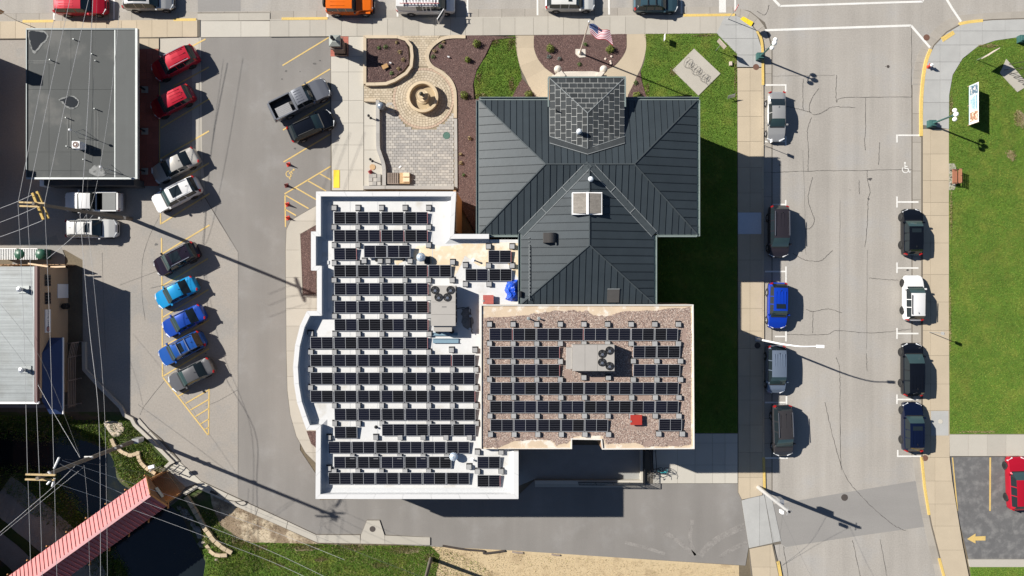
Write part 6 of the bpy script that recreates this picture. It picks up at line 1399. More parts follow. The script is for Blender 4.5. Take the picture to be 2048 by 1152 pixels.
# ================================================================= PLAZA
plaza = raised('plaza_paving', [(727,70),(910,70),(913,381),(727,381)], .085, mat('sand_joint', (.26,.215,.15), .95, var=.15, fine=.2))
M_pt = [mat('tan_paver_'+c, q, .85, var=.08, fine=.1, fs=12) for c, q in (('a',(.42,.355,.265)),('b',(.375,.315,.23)),('c',(.46,.395,.30)))]
M_pg = [mat('grey_paver_'+c, q, .85, var=.06, fine=.1, fs=12) for c, q in (('a',(.33,.315,.295)),('b',(.285,.275,.262)),('c',(.385,.365,.335)))]
M_pr = mat('rose_paver', (.41,.31,.235), .85, var=.08, fine=.1)
FX, FY = P(847, 197, .1); CRAD = 3.02
mb = MB()                                          # circle pavers: too small to pick apart singly, real pieces joined
r_ = 1.35; k = 0
while r_ < CRAD:
    r2 = r_+.245; n = int(6.2832*(r_+.12)/.30); ph = random.random()
    for q in range(n):
        a0, a1 = 6.2832*(q+ph)/n+.012/r_, 6.2832*(q+1+ph)/n-.012/r_
        if random.random() < .0: continue
        m = 3 if r2 > CRAD-.02 else random.choice((0,0,1,2)); h = .12+random.uniform(-.004,.004)
        mb.prism([(FX+rr*math.cos(a), FY+rr*math.sin(a)) for rr, a in ((r_+.012,a0),(r2-.012,a0),(r2-.012,a1),(r_+.012,a1))], .07, h, m)
    r_ = r2
o = mb.build('circle_pavers', M_pt+[M_pr], plaza); o['kind'] = 'stuff'
mb = MB(); PAT = PP([(764,232),(908,232),(912,380),(728,380),(764,380)], .1)
xs_ = fr(P(764,0,.1)[0], P(908,0,.1)[0], .42); ys_ = fr(P(0,378,.1)[1], P(0,205,.1)[1], .27); nyy = len(ys_)-1
for j in range(nyy):
    for i in range(-1, len(xs_)-1):
        o_ = (j % 2)*.21; x0, x1 = xs_[0]+i*.42+o_, xs_[0]+(i+1)*.42+o_; cx_, cy_ = (x0+x1)/2, (ys_[j]+ys_[j+1])/2
        x0, x1 = max(x0, xs_[0]), min(x1, xs_[-1])
        if x1-x0 < .08 or math.hypot(cx_-FX, cy_-FY) < CRAD+.17: continue
        m = random.choices((0,1,2), (.5,.28,.22))[0] if j % 2 else random.choices((0,1,2), (.35,.5,.15))[0]
        mb.box(x0+.012, x1-.012, ys_[j]+.011, ys_[j+1]-.011, .07, .118+random.uniform(-.004,.004), m)
o = mb.build('patio_pavers', M_pg, plaza); o['kind'] = 'stuff'
mb = MB(); PATH = [PP([(800,71),(880,71),(868,92),(858,104),(856,120),(866,134),(890,148),(830,150),(822,140),(826,128),(826,100),(818,84)], .1), PP([(728,172),(800,166),(815,158),(812,235),(772,232),(766,210),(757,200),(728,198)], .1)]
for poly in PATH:
    a_ = np.array(poly); x0_, y0_ = a_.min(0); x1_, y1_ = a_.max(0)
    for j in range(int((y1_-y0_)/.22)+1):
        for i in range(-1, int((x1_-x0_)/.33)+1):
            x0, y0 = x0_+i*.33+(j % 2)*.165, y0_+j*.22
            if math.hypot(x0+.16-FX, y0+.11-FY) < CRAD+.12: continue
            q = cell(poly, x0+.01, x0+.32, y0+.01, y0+.21)
            if q: mb.prism(q, .07, .118+random.uniform(-.004,.004), random.choice((0,0,1,2)))
o = mb.build('path_pavers', M_pt, plaza); o['kind'] = 'stuff'
manhole(893, 271, .32, .122, plain('verdigris_iron', (.055,.125,.10), .7, var=.1), plaza)
def capwall(name, label, pts_px, wid, z, m, seglen=1.2, z0=0, n=5, closed=False, cat='wall', smooth=True):
    pts = PP(crom(pts_px, n) if smooth else pts_px, z); t = thing(name, label, cat, (*pts[len(pts)//2], 0))
    L_ = offset_path(pts, wid/2); R_ = offset_path(pts, -wid/2); acc = 0; cur = 0
    body = MB()
    for i in range(len(pts)-1): body.prism([R_[i], R_[i+1], L_[i+1], L_[i]], z0, z-.06)
    body.build('wall_body', m, t)
    i = 0
    while i < len(pts)-1:
        j = i; l = 0
        while j < len(pts)-1 and l < seglen: l += math.hypot(pts[j+1][0]-pts[j][0], pts[j+1][1]-pts[j][1]); j += 1
        q = R_[i:j+1]+L_[i:j+1][::-1]
        c_ = (sum(p[0] for p in q)/len(q), sum(p[1] for p in q)/len(q)); q = [(c_[0]+(x-c_[0])*.992, c_[1]+(y-c_[1])*.992) for x, y in q]
        mb = MB(); mb.prism(q, z-.07, z+random.uniform(-.004,.004)); mb.build('cap_stone', m, t); i = j
    return t
WA = [(729,74),(729,168),(729.5,168)]
pl = raised('mulch_bed', BED_A, .40, M_mulchbase)
capwall('planter_wall', 'tan stone planter wall around the mulch bed beside the brick sign pillar', [(729.5,168),(729.5,73.5),(795,73.5),(812,79),(822,92),(824,112),(822,132),(812,146),(790,160),(772,167),(750,168),(731,168)], .30, .52, M_stone, 1.5, smooth=False)
capwall('planter_wall', 'tan stone edging wall curving along the mulch bed east of the fountain', crom([(931,73.5),(905,73.5),(885,77),(868,88),(857,102),(855,118),(864,133),(885,146),(900,160),(909,180),(910.5,205)], 4)+[(910.5,236)], .32, .24, M_stone, 1.4, smooth=False)
capwall('planter_wall', 'grey stone edging wall between the patio and the hall mulch bed', [(911,237),(911.5,300),(912,378)], .30, .24, M_greystone, .75, smooth=False)
capwall('garden_wall', 'grey curved low wall between the white concrete and the paver patio', crom([(755,200),(755.5,240),(756,292),(759,305),(766,326),(768,340)], 4)+[(768,371)], .36, .55, M_greystone, .7, smooth=False)
capwall('garden_wall', 'short tan low wall at the north end of the white concrete strip', [(728,199.5),(752,200.5)], .30, .55, M_stone, .8, smooth=False)
capwall('garden_wall', 'grey low wall between the patio and the white-roofed wing', [(727,375),(770,374.5),(908,375.5)], .34, .50, M_greystone, .6, smooth=False)
# fountain
fo = thing('fountain', 'round tan stone fountain with tiered centre in the paver circle', 'fountain', (FX, FY, .11))
M_fs = mat('fountain_stone', (.50,.40,.265), .7, var=.06, vs=1.5, fine=.05, bump=.1)
mb = MB(); mb.lathe([(1.46,.0),(1.50,.08),(1.46,.5),(1.54,.56),(1.56,.62),(1.54,.68),(1.30,.70),(1.26,.64),(1.24,.2)], (FX,FY,.11), 44); mb.build('basin', M_fs, fo, smooth=True, angle=50)
mb = MB(); mb.lathe([(.01,.22),(1.26,.22)], (FX,FY,.11), 40); mb.build('basin_floor', mat('wet_basin_stone', (.40,.315,.20), .3, var=.1), fo)
mb = MB(); mb.lathe([(.62,.2),(.62,.34),(.5,.4),(.34,.55),(.28,.8),(.34,.92)], (FX,FY,.11), 28); mb.build('pedestal', M_fs, fo, smooth=True, angle=50)
mb = MB(); mb.lathe([(.30,.9),(.58,1.02),(.62,1.10),(.60,1.14),(.52,1.10),(.2,1.04),(.01,1.04)], (FX,FY,.11), 28); mb.build('upper_bowl', M_fs, fo, smooth=True, angle=50)
mb = MB(); mb.lathe([(.22,1.0),(.20,1.2),(.36,1.34),(.40,1.42),(.36,1.46),(.14,1.42),(.01,1.42)], (FX,FY,.11), 24); mb.build('top_bowl', M_fs, fo, smooth=True, angle=50)
mb = MB(); mb.lathe([(.10,1.4),(.12,1.5),(.19,1.6),(.20,1.7),(.12,1.8),(.14,1.86),(.06,1.95),(.01,1.97)], (FX,FY,.11), 18); mb.build('finial', mat('dark_bronze', (.06,.06,.05), .5, .5, var=.2), fo, smooth=True)
# brick sign pillar
x, y = P(683.5, 101, 0); bp = thing('sign_pillar', 'square brick pillar with grey cap on a red paved corner by the drive', 'pillar', (x, y, .1))
M_pb = mat('brown_brick', (.17,.12,.10), .85, var=.1, fine=.2, fs=16)
for k, (hw_, z0, z1, m) in enumerate(((.62,.09,.5,M_pb),(.50,.5,1.9,M_pb),(.58,1.9,2.08,M_pb),(.46,2.08,2.7,M_pb))):
    if k == 2: mb = MB(); mb.box(x-hw_, x+hw_, y-hw_, y+hw_, z0, z1); mb.build('string_course', m, bp); continue
    nc = int((z1-z0)/.21)
    for c_ in range(nc):
        zz0 = z0+(z1-z0)*c_/nc; zz1 = z0+(z1-z0)*(c_+1)/nc-.012; off = .13*(c_ % 2)
        mb = MB(); mb.box(x-hw_+.02, x+hw_-.02, y-hw_+.02, y+hw_-.02, zz0, zz1); mb.box(x-hw_, x-.01-off, y-hw_, y+.01+off, zz0, zz1); mb.box(x+.01-off, x+hw_, y-hw_, y-.0+off, zz0, zz1); mb.box(x+.01+off,x+hw_,y+.02+off,y+hw_,zz0,zz1); mb.box(x-hw_,x-.01+off,y+.03+off,y+hw_,zz0,zz1); mb.build('brick_course', m, bp)
mb = MB(); q = .54; mb.box(x-q,x+q,y-q,y+q,2.7,2.82); mb.add([(x-q,y-q,2.82),(x+q,y-q,2.82),(x+q,y+q,2.82),(x-q,y+q,2.82),(x-.2,y-.2,3.02),(x+.2,y-.2,3.02),(x+.2,y+.2,3.02),(x-.2,y+.2,3.02)], [(0,1,5,4),(1,2,6,5),(2,3,7,6),(3,0,4,7),(4,5,6,7)]); mb.build('cap', mat('grey_green_cap', (.24,.255,.235), .7, var=.1, vs=2), bp)
mb = MB(); mb.lathe([(.13,0),(.13,.08),(.07,.1),(.07,.3),(.17,.36),(.17,.62),(.05,.70),(.01,.74)], (x-.10,y+.06,3.0), 12); mb.build('lantern', M_black, bp)
# bollard lights, barrel, cones and loose things
def bollard(px, py, label):
    x, y = P(px, py, .12); t = thing('bollard_light', label, 'bollard light', (x, y, .12), 0, 'black bollard lights on the white concrete')
    mb = MB(); mb.lathe([(.13,0),(.13,.03),(.06,.05),(.06,.85)], (x,y,.12), 12); mb.build('post', M_black, t, smooth=True)
    mb = MB(); mb.lathe([(.11,.85),(.13,.9),(.13,1.05),(.09,1.12),(.01,1.14)], (x,y,.12), 12); mb.build('lamp_head', M_black, t, smooth=True)
    mb = MB(); mb.lathe([(.115,.76),(.115,.86)], (x,y,.12), 12); mb.build('lens', M_globe, t)
bollard(741, 236, 'black bollard light near the north end of the white concrete strip'); bollard(744.5, 322, 'black bollard light beside the round wooden lid on the white concrete')
x, y = P(764, 215, .4); t = thing('litter_bin', 'round blue-grey litter bin with domed lid beside the curved low wall', 'bin', (x, y, .11))
M_bin = plain('blue_grey_steel', (.20,.24,.29), .35, .3)
mb = MB(); mb.lathe([(.28,0),(.30,.05),(.33,.8),(.34,.86)], (x,y,.11), 22); mb.build('body', M_bin, t, smooth=True)
mb = MB(); mb.lathe([(.36,.86),(.36,.92),(.30,1.05),(.17,1.15),(.01,1.18)], (x,y,.11), 22); mb.build('domed_lid', M_bin, t, smooth=True)
M_cone = plain('red_orange_cone', (.62,.035,.02), .5); 
def cone(px, py, z, label, m=M_cone):
    x, y = P(px, py, z); t = thing('traffic_cone', label, 'traffic cone', (x, y, z+.008), random.uniform(0,1), 'red traffic cones around the bays')
    mb = MB(); mb.box(-.19,.19,-.19,.19,0,.035); mb.build('base', m, t, local=True)
    mb = MB(); mb.lathe([(.15,.03),(.03,.68),(.01,.70)], (0,0,0), 14); mb.build('cone_body', m, t, local=True, smooth=True)
    mb = MB(); mb.lathe([(.095,.30),(.06,.47)], (0,0,0), 14); 
    mb.v = [(a*1.06,b*1.06,c) for a, b, c in mb.v]; mb.build('reflective_band', plain('faded_band', (.62,.20,.16), .5), t, local=True)
cone(577, 329, .01, 'red traffic cone just above the yellow wheelchair symbol'); cone(573, 371, .01, 'dark red traffic cone at the corner of the yellow hatching', plain('dark_cone', (.16,.02,.02), .6))
cone(575, 409, .01, 'red traffic cone on the left edge line of the yellow hatching'); cone(576, 436, .01, 'red traffic cone at the kerb tip below the hatching'); cone(741, 344, .11, 'dark red traffic cone on the white concrete beside the paver stack', plain('deep_red_cone', (.28,.02,.03), .6))
x, y = P(745, 334, .15); mb = MB(); mb.lathe([(.29,.0),(.29,.05),(.01,.055)], (x,y,.115), 18); mb.solo('round_lid', M_wood, 'round tan wooden lid lying on the white concrete', 'lid')
for j in range(3):
    for i in range(3):
        x, y = P(741+i*8, 351.5+j*7.6, .4)
        mb = MB(); mb.box(x-.19, x+.19, y-.18, y+.18, .115, .36+((i+j) % 2)*.05); mb.solo('paver_block', random.choice(M_pg), 'grey block %s of the %s row in the paver stack by the low wall' % (('left','middle','right')[i], ('top','middle','bottom')[j]), 'block', group='stacked grey paver blocks')
x, y = P(786, 356, .5); t = thing('wood_pallet', 'brown wooden pallet of slats standing on the patio next to the crate', 'pallet', (x, y, .12))
for k in range(6): mb = MB(); mb.box(x-.55+k*.19, x-.55+k*.19+.11, y-.52, y+.52, .42, .47); mb.build('slat', M_woodgrey, t)
for yy in (-.5, 0, .44): mb = MB(); mb.box(x-.55, x+.55, y+yy, y+yy+.08, .12, .42); mb.build('bearer', M_woodgrey, t)
mb = MB(); mb.box(x-.56, x+.56, y-.58, y-.53, .12, .5); mb.build('edge_board', M_woodgrey, t)
x, y = P(810, 355, .5); t = thing('timber_crate', 'pale timber crate with two light boards on the patio', 'crate', (x, y, .12))
mb = MB(); mb.box(x-.55, x+.45, y-.55, y+.5, .12, .40); mb.build('crate_body', M_wood, t)
for yy in (-.42, .08): mb = MB(); mb.box(x-.20, x+.44, y+yy, y+yy+.4, .42, .52); mb.build('board', mat('fresh_board', (.66,.53,.36), .8, var=.08), t)
mb = MB(); mb.box(x-.55, x+.45, y-.6, y-.55, .12, .55); mb.build('crate_side', M_wood, t)
x, y = P(800, 334, .12); mb = MB(); mb.beam((x-.1,y-.08,.14),(x+.13,y+.1,.14),.13,.04); mb.solo('paper_scrap', M_whitepaint, 'small white scrap lying on the patio above the crate', 'scrap')
x, y = P(770, 134, .45); mb = MB(); mb.beam((x-.25,y-.12,.62),(x+.3,y+.14,.62),.42,.03); mb.beam((x,y,.40),(x,y,.6),.06,.06,up=(0,1,0)); mb.solo('plaque', mat('bronze_plaque', (.38,.22,.09), .5, .2), 'tan bronze plaque on the mulch inside the tan planter wall', 'plaque')
for px, py, z, lb in ((781,126,.42,'white spotlight beside the plaque in the tan-walled planter'), (897,114,.14,'white spotlight in the mulch bed east of the paver path')):
    x, y = P(px, py, z); mb = MB(); mb.beam((x-.1,y,z+.18),(x+.1,y-.06,z+.14),.13,.1); mb.tube([(x,y,z),(x,y,z+.15)],.02,6); mb.solo('spotlight', M_whitepaint, lb, 'spotlight')

# ================================================================= STREET FURNITURE
def globe_lamp(bx_, by_, hx, hy, label, h=3.95, ang=0):
    x, y = P(bx_, by_, .12); t = thing('street_lamp', label, 'street lamp', (x, y, .12), 0, 'green street lamps with three white globes')
    mb = MB(); mb.box(x-.34, x+.34, y-.34, y+.34, .10, .62); mb.box(x-.26, x+.26, y-.26, y+.26, .62, .80); mb.build('pedestal', M_green, t)
    mb = MB(); mb.lathe([(.16,.75),(.09,1.0),(.075,h-.3),(.11,h-.25),(.05,h+.05)], (x,y,0), 12); mb.build('post', M_green, t, smooth=True)
    dx, dy = math.cos(ang), math.sin(ang)
    mb = MB(); mb.tube([(x-dx*.42,y-dy*.42,h-.12),(x,y,h-.2),(x+dx*.42,y+dy*.42,h-.12)], .03, 6); mb.build('arm', M_green, t)
    for q, (ox, oy, oz, r) in enumerate(((-dx*.42,-dy*.42,h+.08,.21),(0,0,h+.28,.235),(dx*.42,dy*.42,h+.08,.21))):
        mb = MB(); mb.lathe([(.08,-r*1.02)]+[(r*math.cos(a), r*math.sin(a)) for a in np.linspace(-1.2, 1.5, 9)]+[(.01,r)], (x+ox,y+oy,oz), 16); mb.build('globe', M_globe, t, smooth=True)
globe_lamp(1518, 115, 0, 0, 'green three-globe street lamp at the hall corner beside the brown manhole', ang=R(68)); globe_lamp(1860, 249, 0, 0, 'green three-globe street lamp on the far pavement left of the banner', ang=R(90)); globe_lamp(2040, 80, 0, 0, 'green three-globe street lamp at the upper right corner, partly cut off', ang=R(60))
def post_sign(name, label, cat, bx_, by_, z0, h, parts):
    x, y = P(bx_, by_, z0); t = thing(name, label, cat, (x, y, z0)); mb = MB(); mb.tube([(x,y,z0-.05),(x,y,z0+h)], .035, 8); mb.build('post', M_steel, t); parts(t, x, y, z0); return t
def stop(t, x, y, z0):
    a = R(62); d_ = Vector((math.cos(a), math.sin(a), 0)); n = Vector((-d_.y, d_.x, 0)); c_ = Vector((x, y, z0+2.75))
    for off, m, nm in ((.02, M_red, 'sign_face'), (-.02, M_steel, 'sign_back')):
        mb = MB(); pts = [c_+n*off+d_*(.38*math.cos(R(22.5+45*k)))+Vector((0,0,.38*math.sin(R(22.5+45*k)))) for k in range(8)]; pts2 = [p+n*(.01) for p in pts]
        mb.add(pts+pts2, [tuple(range(8)), tuple(range(15,7,-1))]+[(k,(k+1)%8,8+(k+1)%8,8+k) for k in range(8)]); f = mb.build(nm, m, t)
    o = text('sign_lettering', 'STOP', .24, (c_+n*.034), (R(90),0,a+math.pi), M_whitepaint, t, .002)
    o['kind'] = 'stuff'
post_sign('stop_sign', 'red stop sign seen almost edge-on at the hall corner crossing', 'stop sign', 1456, 38, .12, 3.1, stop)
def boardsign(w_, h_, zc, ang, m, tilt=0., thick=.05):
    def f(t, x, y, z0):
        mb = MB(); d_ = Vector((math.cos(ang), math.sin(ang), 0)); n = Vector((-d_.y, d_.x, 0)); c_ = Vector((x, y, z0+zc)); up = (Vector((0,0,1))*math.cos(tilt)+n*math.sin(tilt))
        nn = d_.cross(up).normalized(); vs = [c_+d_*(i*w_/2)+up*(j*h_/2)+nn*(k*thick/2) for k in (-1,1) for i, j in ((-1,-1),(1,-1),(1,1),(-1,1))]
        mb.add(vs, [(3,2,1,0),(4,5,6,7),(0,1,5,4),(1,2,6,5),(2,3,7,6),(3,0,4,7)]); mb.build('sign_board', m, t)
    return f
M_marker = mat('pale_marker', (.52,.44,.38), .7, var=.1, vs=4, fine=.2)
post_sign('historic_marker', 'pale historic marker board on a post at the hall lawn corner', 'marker', 1432, 101, .1, 1.6, boardsign(1.05, .75, 1.9, R(-48), M_marker))
post_sign('street_sign', 'brown square sign on a post by the kerb at the upper left', 'sign', 33, 41, .1, 2.3, boardsign(.45, .6, 2.2, R(35), mat('brown_sign', (.36,.24,.13), .6)))
post_sign('lawn_sign', 'white angled sign board on a post on the right-hand lawn', 'sign', 1954, 120, .1, 1.9, boardsign(1.35, 1.0, 2.0, R(33), M_marker, thick=.06))
post_sign('lawn_sign', 'small thin white sign on the hall lawn beside the north pavement', 'sign', 1326, 80, .1, .5, boardsign(.62, .5, .75, R(88), M_whitepaint, thick=.03))
post_sign('lawn_sign', 'small pale leaning sign at the lawn edge right of the hall', 'sign', 1459, 196, .1, .4, boardsign(.75, .45, .6, R(15), M_steel, .5, .03))
x, y = P(1460.5, 128, .1); mb = MB(); mb.box(x-.13, x+.13, y-.19, y+.19, .08, .3); mb.solo('utility_box', M_marker, 'small cream utility box on the lawn near the historic marker', 'box')
for k, (px, py) in enumerate(((1479,297),)):
    pass
x, y = P(1528, 290, .12); t = thing('parking_sign', 'thin parking sign post on the near kerb in the hall shadow edge', 'sign', (x, y, .1))
mb = MB(); mb.tube([(x,y,.05),(x,y,2.3)], .03, 6); mb.build('post', M_steel, t); mb = MB(); mb.box(x-.015, x+.015, y-.16, y+.16, 1.8, 2.3); mb.build('sign_plate', M_whitepaint, t)
x, y = P(1858, 664, .12); t = thing('parking_sign', 'thin parking sign post on the far kerb between white and black cars', 'sign', (x, y, .1))
mb = MB(); mb.tube([(x,y,.05),(x,y,2.6)], .035, 6); mb.build('post', M_steel, t); mb = MB(); mb.box(x-.015, x+.015, y-.16, y+.16, 2.1, 2.6); mb.build('sign_plate', M_steel, t)
# hydrant
x, y = P(1856, 134, .12); t = thing('fire_hydrant', 'red fire hydrant with white cap on the far corner pavement', 'hydrant', (x, y, .11))
M_hyd = plain('hydrant_red', (.42,.05,.03), .5)
mb = MB(); mb.lathe([(.18,0),(.18,.05),(.12,.08),(.12,.55),(.15,.57),(.15,.62)], (x,y,.11), 14); mb.build('barrel', M_hyd, t, smooth=True)
mb = MB(); mb.lathe([(.15,.62),(.13,.72),(.06,.8),(.05,.86),(.01,.87)], (x,y,.11), 14); mb.build('bonnet', M_whitepaint, t, smooth=True)
for a in (.4, .4+1.57, .4+3.14):
    mb = MB(); mb.tube([(x+.1*math.cos(a),y+.1*math.sin(a),.52),(x+.25*math.cos(a),y+.25*math.sin(a),.52)], .065, 10); mb.build('outlet', M_hyd, t)
# bench
x, y = P(1910, 353, .5); t = thing('bench', 'brown slatted bench facing the street on a small pad at the lawn edge', 'bench', (x, y, .12)); M_bw = mat('red_brown_slat', (.30,.13,.075), .7, rnd=.06, var=.1)
for k in range(5): mb = MB(); mb.box(x-.30+k*.10, x-.22+k*.10, y-.72, y+.72, .54, .58); mb.build('seat_slat', M_bw, t)
for k in range(4): mb = MB(); mb.box(x+.22+k*.03, x+.25+k*.03, y-.72, y+.72, .66+k*.11, .74+k*.11); mb.build('back_slat', M_bw, t)
for s in (-.68, 0, .68):
    mb = MB(); mb.beam((x-.25,y+s,.1),(x-.25,y+s,.56),.05,.05,up=(0,1,0)); mb.build('leg', M_black, t); mb = MB(); mb.beam((x+.22,y+s,.1),(x+.34,y+s,1.1),.05,.05,up=(0,1,0)); mb.build('leg', M_black, t)
    if s: mb = MB(); mb.beam((x-.32,y+s,.76),(x+.26,y+s,.76),.05,.04); mb.build('armrest', M_black, t)
# banner
bz0, bz1 = .35, 1.75; xa, ya1 = P(1938, 172, bz0); xb, yb1 = P(1956, 168, bz1); _, ya0 = P(1938, 250, bz0); _, yb0 = P(1956, 245, bz1)
t = thing('banner', 'long printed banner leaning on the right lawn, pale blue with pictures and lettering', 'banner', ((xa+xb)/2, (ya0+ya1)/2, .1))
xb = xa+.03
def bp_(u, v, e=.0): return (xa+(xb-xa)*v-e*.9, ya0+(ya1-ya0)*u, bz0+(bz1-bz0)*v+e*.4)   # u along, v up
M_ban = mat('pale_blue_print', (.46,.60,.65), .6, var=.14, vs=.9, fine=.03, fs=4, col2=(.66,.74,.76), s2=.8)
mb = MB(); nn_ = 12
for k in range(nn_): mb.add([bp_(k/nn_,0), bp_((k+1)/nn_,0), bp_((k+1)/nn_,1), bp_(k/nn_,1)], [(0,1,2,3)])
mb.build('banner_cloth', M_ban, t)
for u in (0, .5, 1):
    a = bp_(u, 0, -.03); b = bp_(u, 1, -.03); mb = MB(); mb.beam((a[0],a[1],.05),b,.05,.05,up=(0,1,0)); mb.build('stake', M_wood, t)
def pquad(u0, u1, v0, v1, m, e=.012, nm='print_picture'): mb = MB(); mb.add([bp_(u0,v0,e), bp_(u1,v0,e), bp_(u1,v1,e), bp_(u0,v1,e)], [(0,1,2,3)]); mb.build(nm, m, t)
M_pic1 = mat('blue_photo_print', (.10,.16,.22), .6, var=.5, vs=5, fine=.4, fs=14, col2=(.55,.50,.48), s2=5); M_pic2 = mat('orange_photo_print', (.36,.19,.12), .6, var=.5, vs=5, fine=.4, fs=14, col2=(.66,.52,.44), s2=5)
pquad(.74, .97, .12, .92, M_pic1); pquad(.06, .30, .12, .92, M_pic2); pquad(0, 1, .94, 1.0, M_whitepaint, nm='print_border'); pquad(0, .05, 0, .94, M_whitepaint, nm='print_border')
dv = math.atan2(bz1-bz0, xb-xa)
M_fade = plain('faded_blue_ink', (.10,.24,.34), .6)
for v, u0, u1, hh in ((.78,.34,.70,.09), (.60,.36,.70,.07), (.46,.38,.68,.07), (.34,.40,.66,.05), (.22,.52,.62,.08)):   # the lettering is too small in the photo to read
    mb = MB(); u = u0
    while u < u1:
        l = random.uniform(.008, .022)
        mb.add([bp_(u,v-hh*.5*random.uniform(.6,1),.02), bp_(u+l,v-hh*.5,.02), bp_(u+l,v+hh*.5*random.uniform(.6,1),.02), bp_(u,v+hh*.5,.02)], [(0,1,2,3)]); u += l+random.choice((.006,.006,.014))
    mb.build('print_line', M_fade, t)['kind'] = 'stuff'
# sculptures
M_scul = plain('dark_steel_rod', (.035,.03,.025), .5, .4)
x0, y0 = P(1370, 122, .2); x1, y1 = P(1419, 165, .2); t = thing('coil_sculpture', 'dark coiled wire sculpture on the square concrete pad on the hall lawn', 'sculpture', ((x0+x1)/2, (y0+y1)/2, .16))
pts = []; d_ = Vector((x1-x0, y1-y0)).normalized(); n_ = Vector((-d_.y, d_.x)); L_c = math.hypot(x1-x0, y1-y0)
for k in range(170):
    u = k/169; a = u*6.2832*6.2; rr = .42+.07*math.sin(u*17); pts.append((x0+d_.x*(u*L_c+.28*math.cos(a))+n_.x*rr*math.sin(a), y0+d_.y*(u*L_c+.28*math.cos(a))+n_.y*rr*math.sin(a), .26+.10*(1+math.cos(a*.5))))
mb = MB(); mb.tube(pts, .013, 5); mb.build('coil', M_scul, t)
mb = MB()
for k in range(9): 
    u = (k+.5)/9; q = (x0+d_.x*u*L_c, y0+d_.y*u*L_c); mb = MB(); mb.tube([(*q,.15),(q[0]+.05,q[1],.5)], .015, 5); mb.build('prong', M_scul, t)
x0, y0 = P(2030, 150, .2); t = thing('arch_sculpture', 'dark steel arch sculpture on the slanted pad at the right frame edge', 'sculpture', (x0, y0, .16))
for (a, b, hh) in (((2008,140),(2062,160),1.9), ((2018,128),(2075,150),2.4)):
    p, q = P(*a,.16), P(*b,.16); mb = MB(); mb.tube([(p[0]+(q[0]-p[0])*s, p[1]+(q[1]-p[1])*s, .16+hh*math.sin(math.pi*s)) for s in np.linspace(0,1,16)], .03, 6); mb.build('arch', M_scul, t)
for k in range(4):
    p = P(2018+k*9, 148+k*7, .16); mb = MB(); mb.tube([(*p,.16),(p[0]+.3,p[1]-.1,.9),(p[0]+.5,p[1]+.4,1.3)], .03, 5); mb.build('branch', M_scul, t)
# flag
x, y = P(1160, 106, .17); t = thing('flagpole', 'tall white flagpole in the mulch bed before the hall', 'flagpole', (x, y, .16)); FH = 8.3
mb = MB(); mb.tube([(x,y,.1),(x,y,FH)], [.085,.05], 12); mb.build('pole', M_marker, t, smooth=True)
mb = MB(); mb.lathe([(.19,0),(.20,.12),(.13,.24),(.09,.3)], (x,y,.16), 16); mb.build('base_collar', M_limestone, t, smooth=True)
mb = MB(); mb.lathe([(.03,0),(.09,.06),(.10,.13),(.06,.2),(.01,.22)], (x,y,FH), 12); mb.build('finial', M_alu, t, smooth=True)
fl = thing('flag', 'stars and stripes flag flying to the right from the white flagpole', 'flag', (x, y, FH-.4))
M_fr = plain('flag_red', (.45,.012,.04), .7); M_fw = plain('flag_white', (.75,.75,.77), .7); M_fb = plain('flag_blue', (.025,.06,.20), .7)
FLn, FW = 2.15, 1.30
def fpt(u, v, e=0.):                               # u along the fly, v down the hoist
    sx_ = FLn*u; dr = -.42*u-.18*u*u+.10*math.sin(u*8+v*2); lean = 1.0*v*FW*(.62+.18*u)
    return (x+.06+sx_*.93+.12*v+.10*math.sin(v*3+u*5)*u, y+dr-lean*.95+e*.3, FH-.45-v*FW*.32-.30*u+.09*math.sin(u*9+v*2)+e)
nu = 20
for s in range(13):
    mb = MB(); v0, v1 = s/13, (s+1)/13; u_s = .4 if s < 7 else 0; n0 = int(nu*u_s)
    for k in range(n0, nu): mb.add([fpt(k/nu,v1), fpt((k+1)/nu,v1), fpt((k+1)/nu,v0), fpt(k/nu,v0)], [(0,1,2,3)])
    mb.build('stripe', M_fr if s % 2 == 0 else M_fw, fl, smooth=True)
mb = MB(); 
for k in range(8):
    for j in range(4): mb.add([fpt(k/nu,(j+1)*7/13/4), fpt((k+1)/nu,(j+1)*7/13/4), fpt((k+1)/nu,j*7/13/4), fpt(k/nu,j*7/13/4)], [(0,1,2,3)])
mb.build('canton', M_fb, fl, smooth=True)
mb = MB()
for r_ in range(9):
    for c_ in range(6 if r_ % 2 == 0 else 5):
        u0, v0 = .4*((c_+(.5 if r_ % 2 == 0 else 1))/6), 7/13*((r_+.7)/9.4); 
        q = [fpt(u0+.011*math.cos(a), v0+.017*math.sin(a), .015) for a in [R(90+36*k) for k in range(10)]]
        q = [fpt(u0+(.013 if k % 2 == 0 else .006)*math.cos(R(90+36*k)), v0-(.021 if k % 2 == 0 else .009)*math.sin(R(90+36*k)), .015) for k in range(10)]
        mb.add(q, [tuple(range(10))])
o = mb.build('stars', M_fw, fl); o['kind'] = 'stuff'
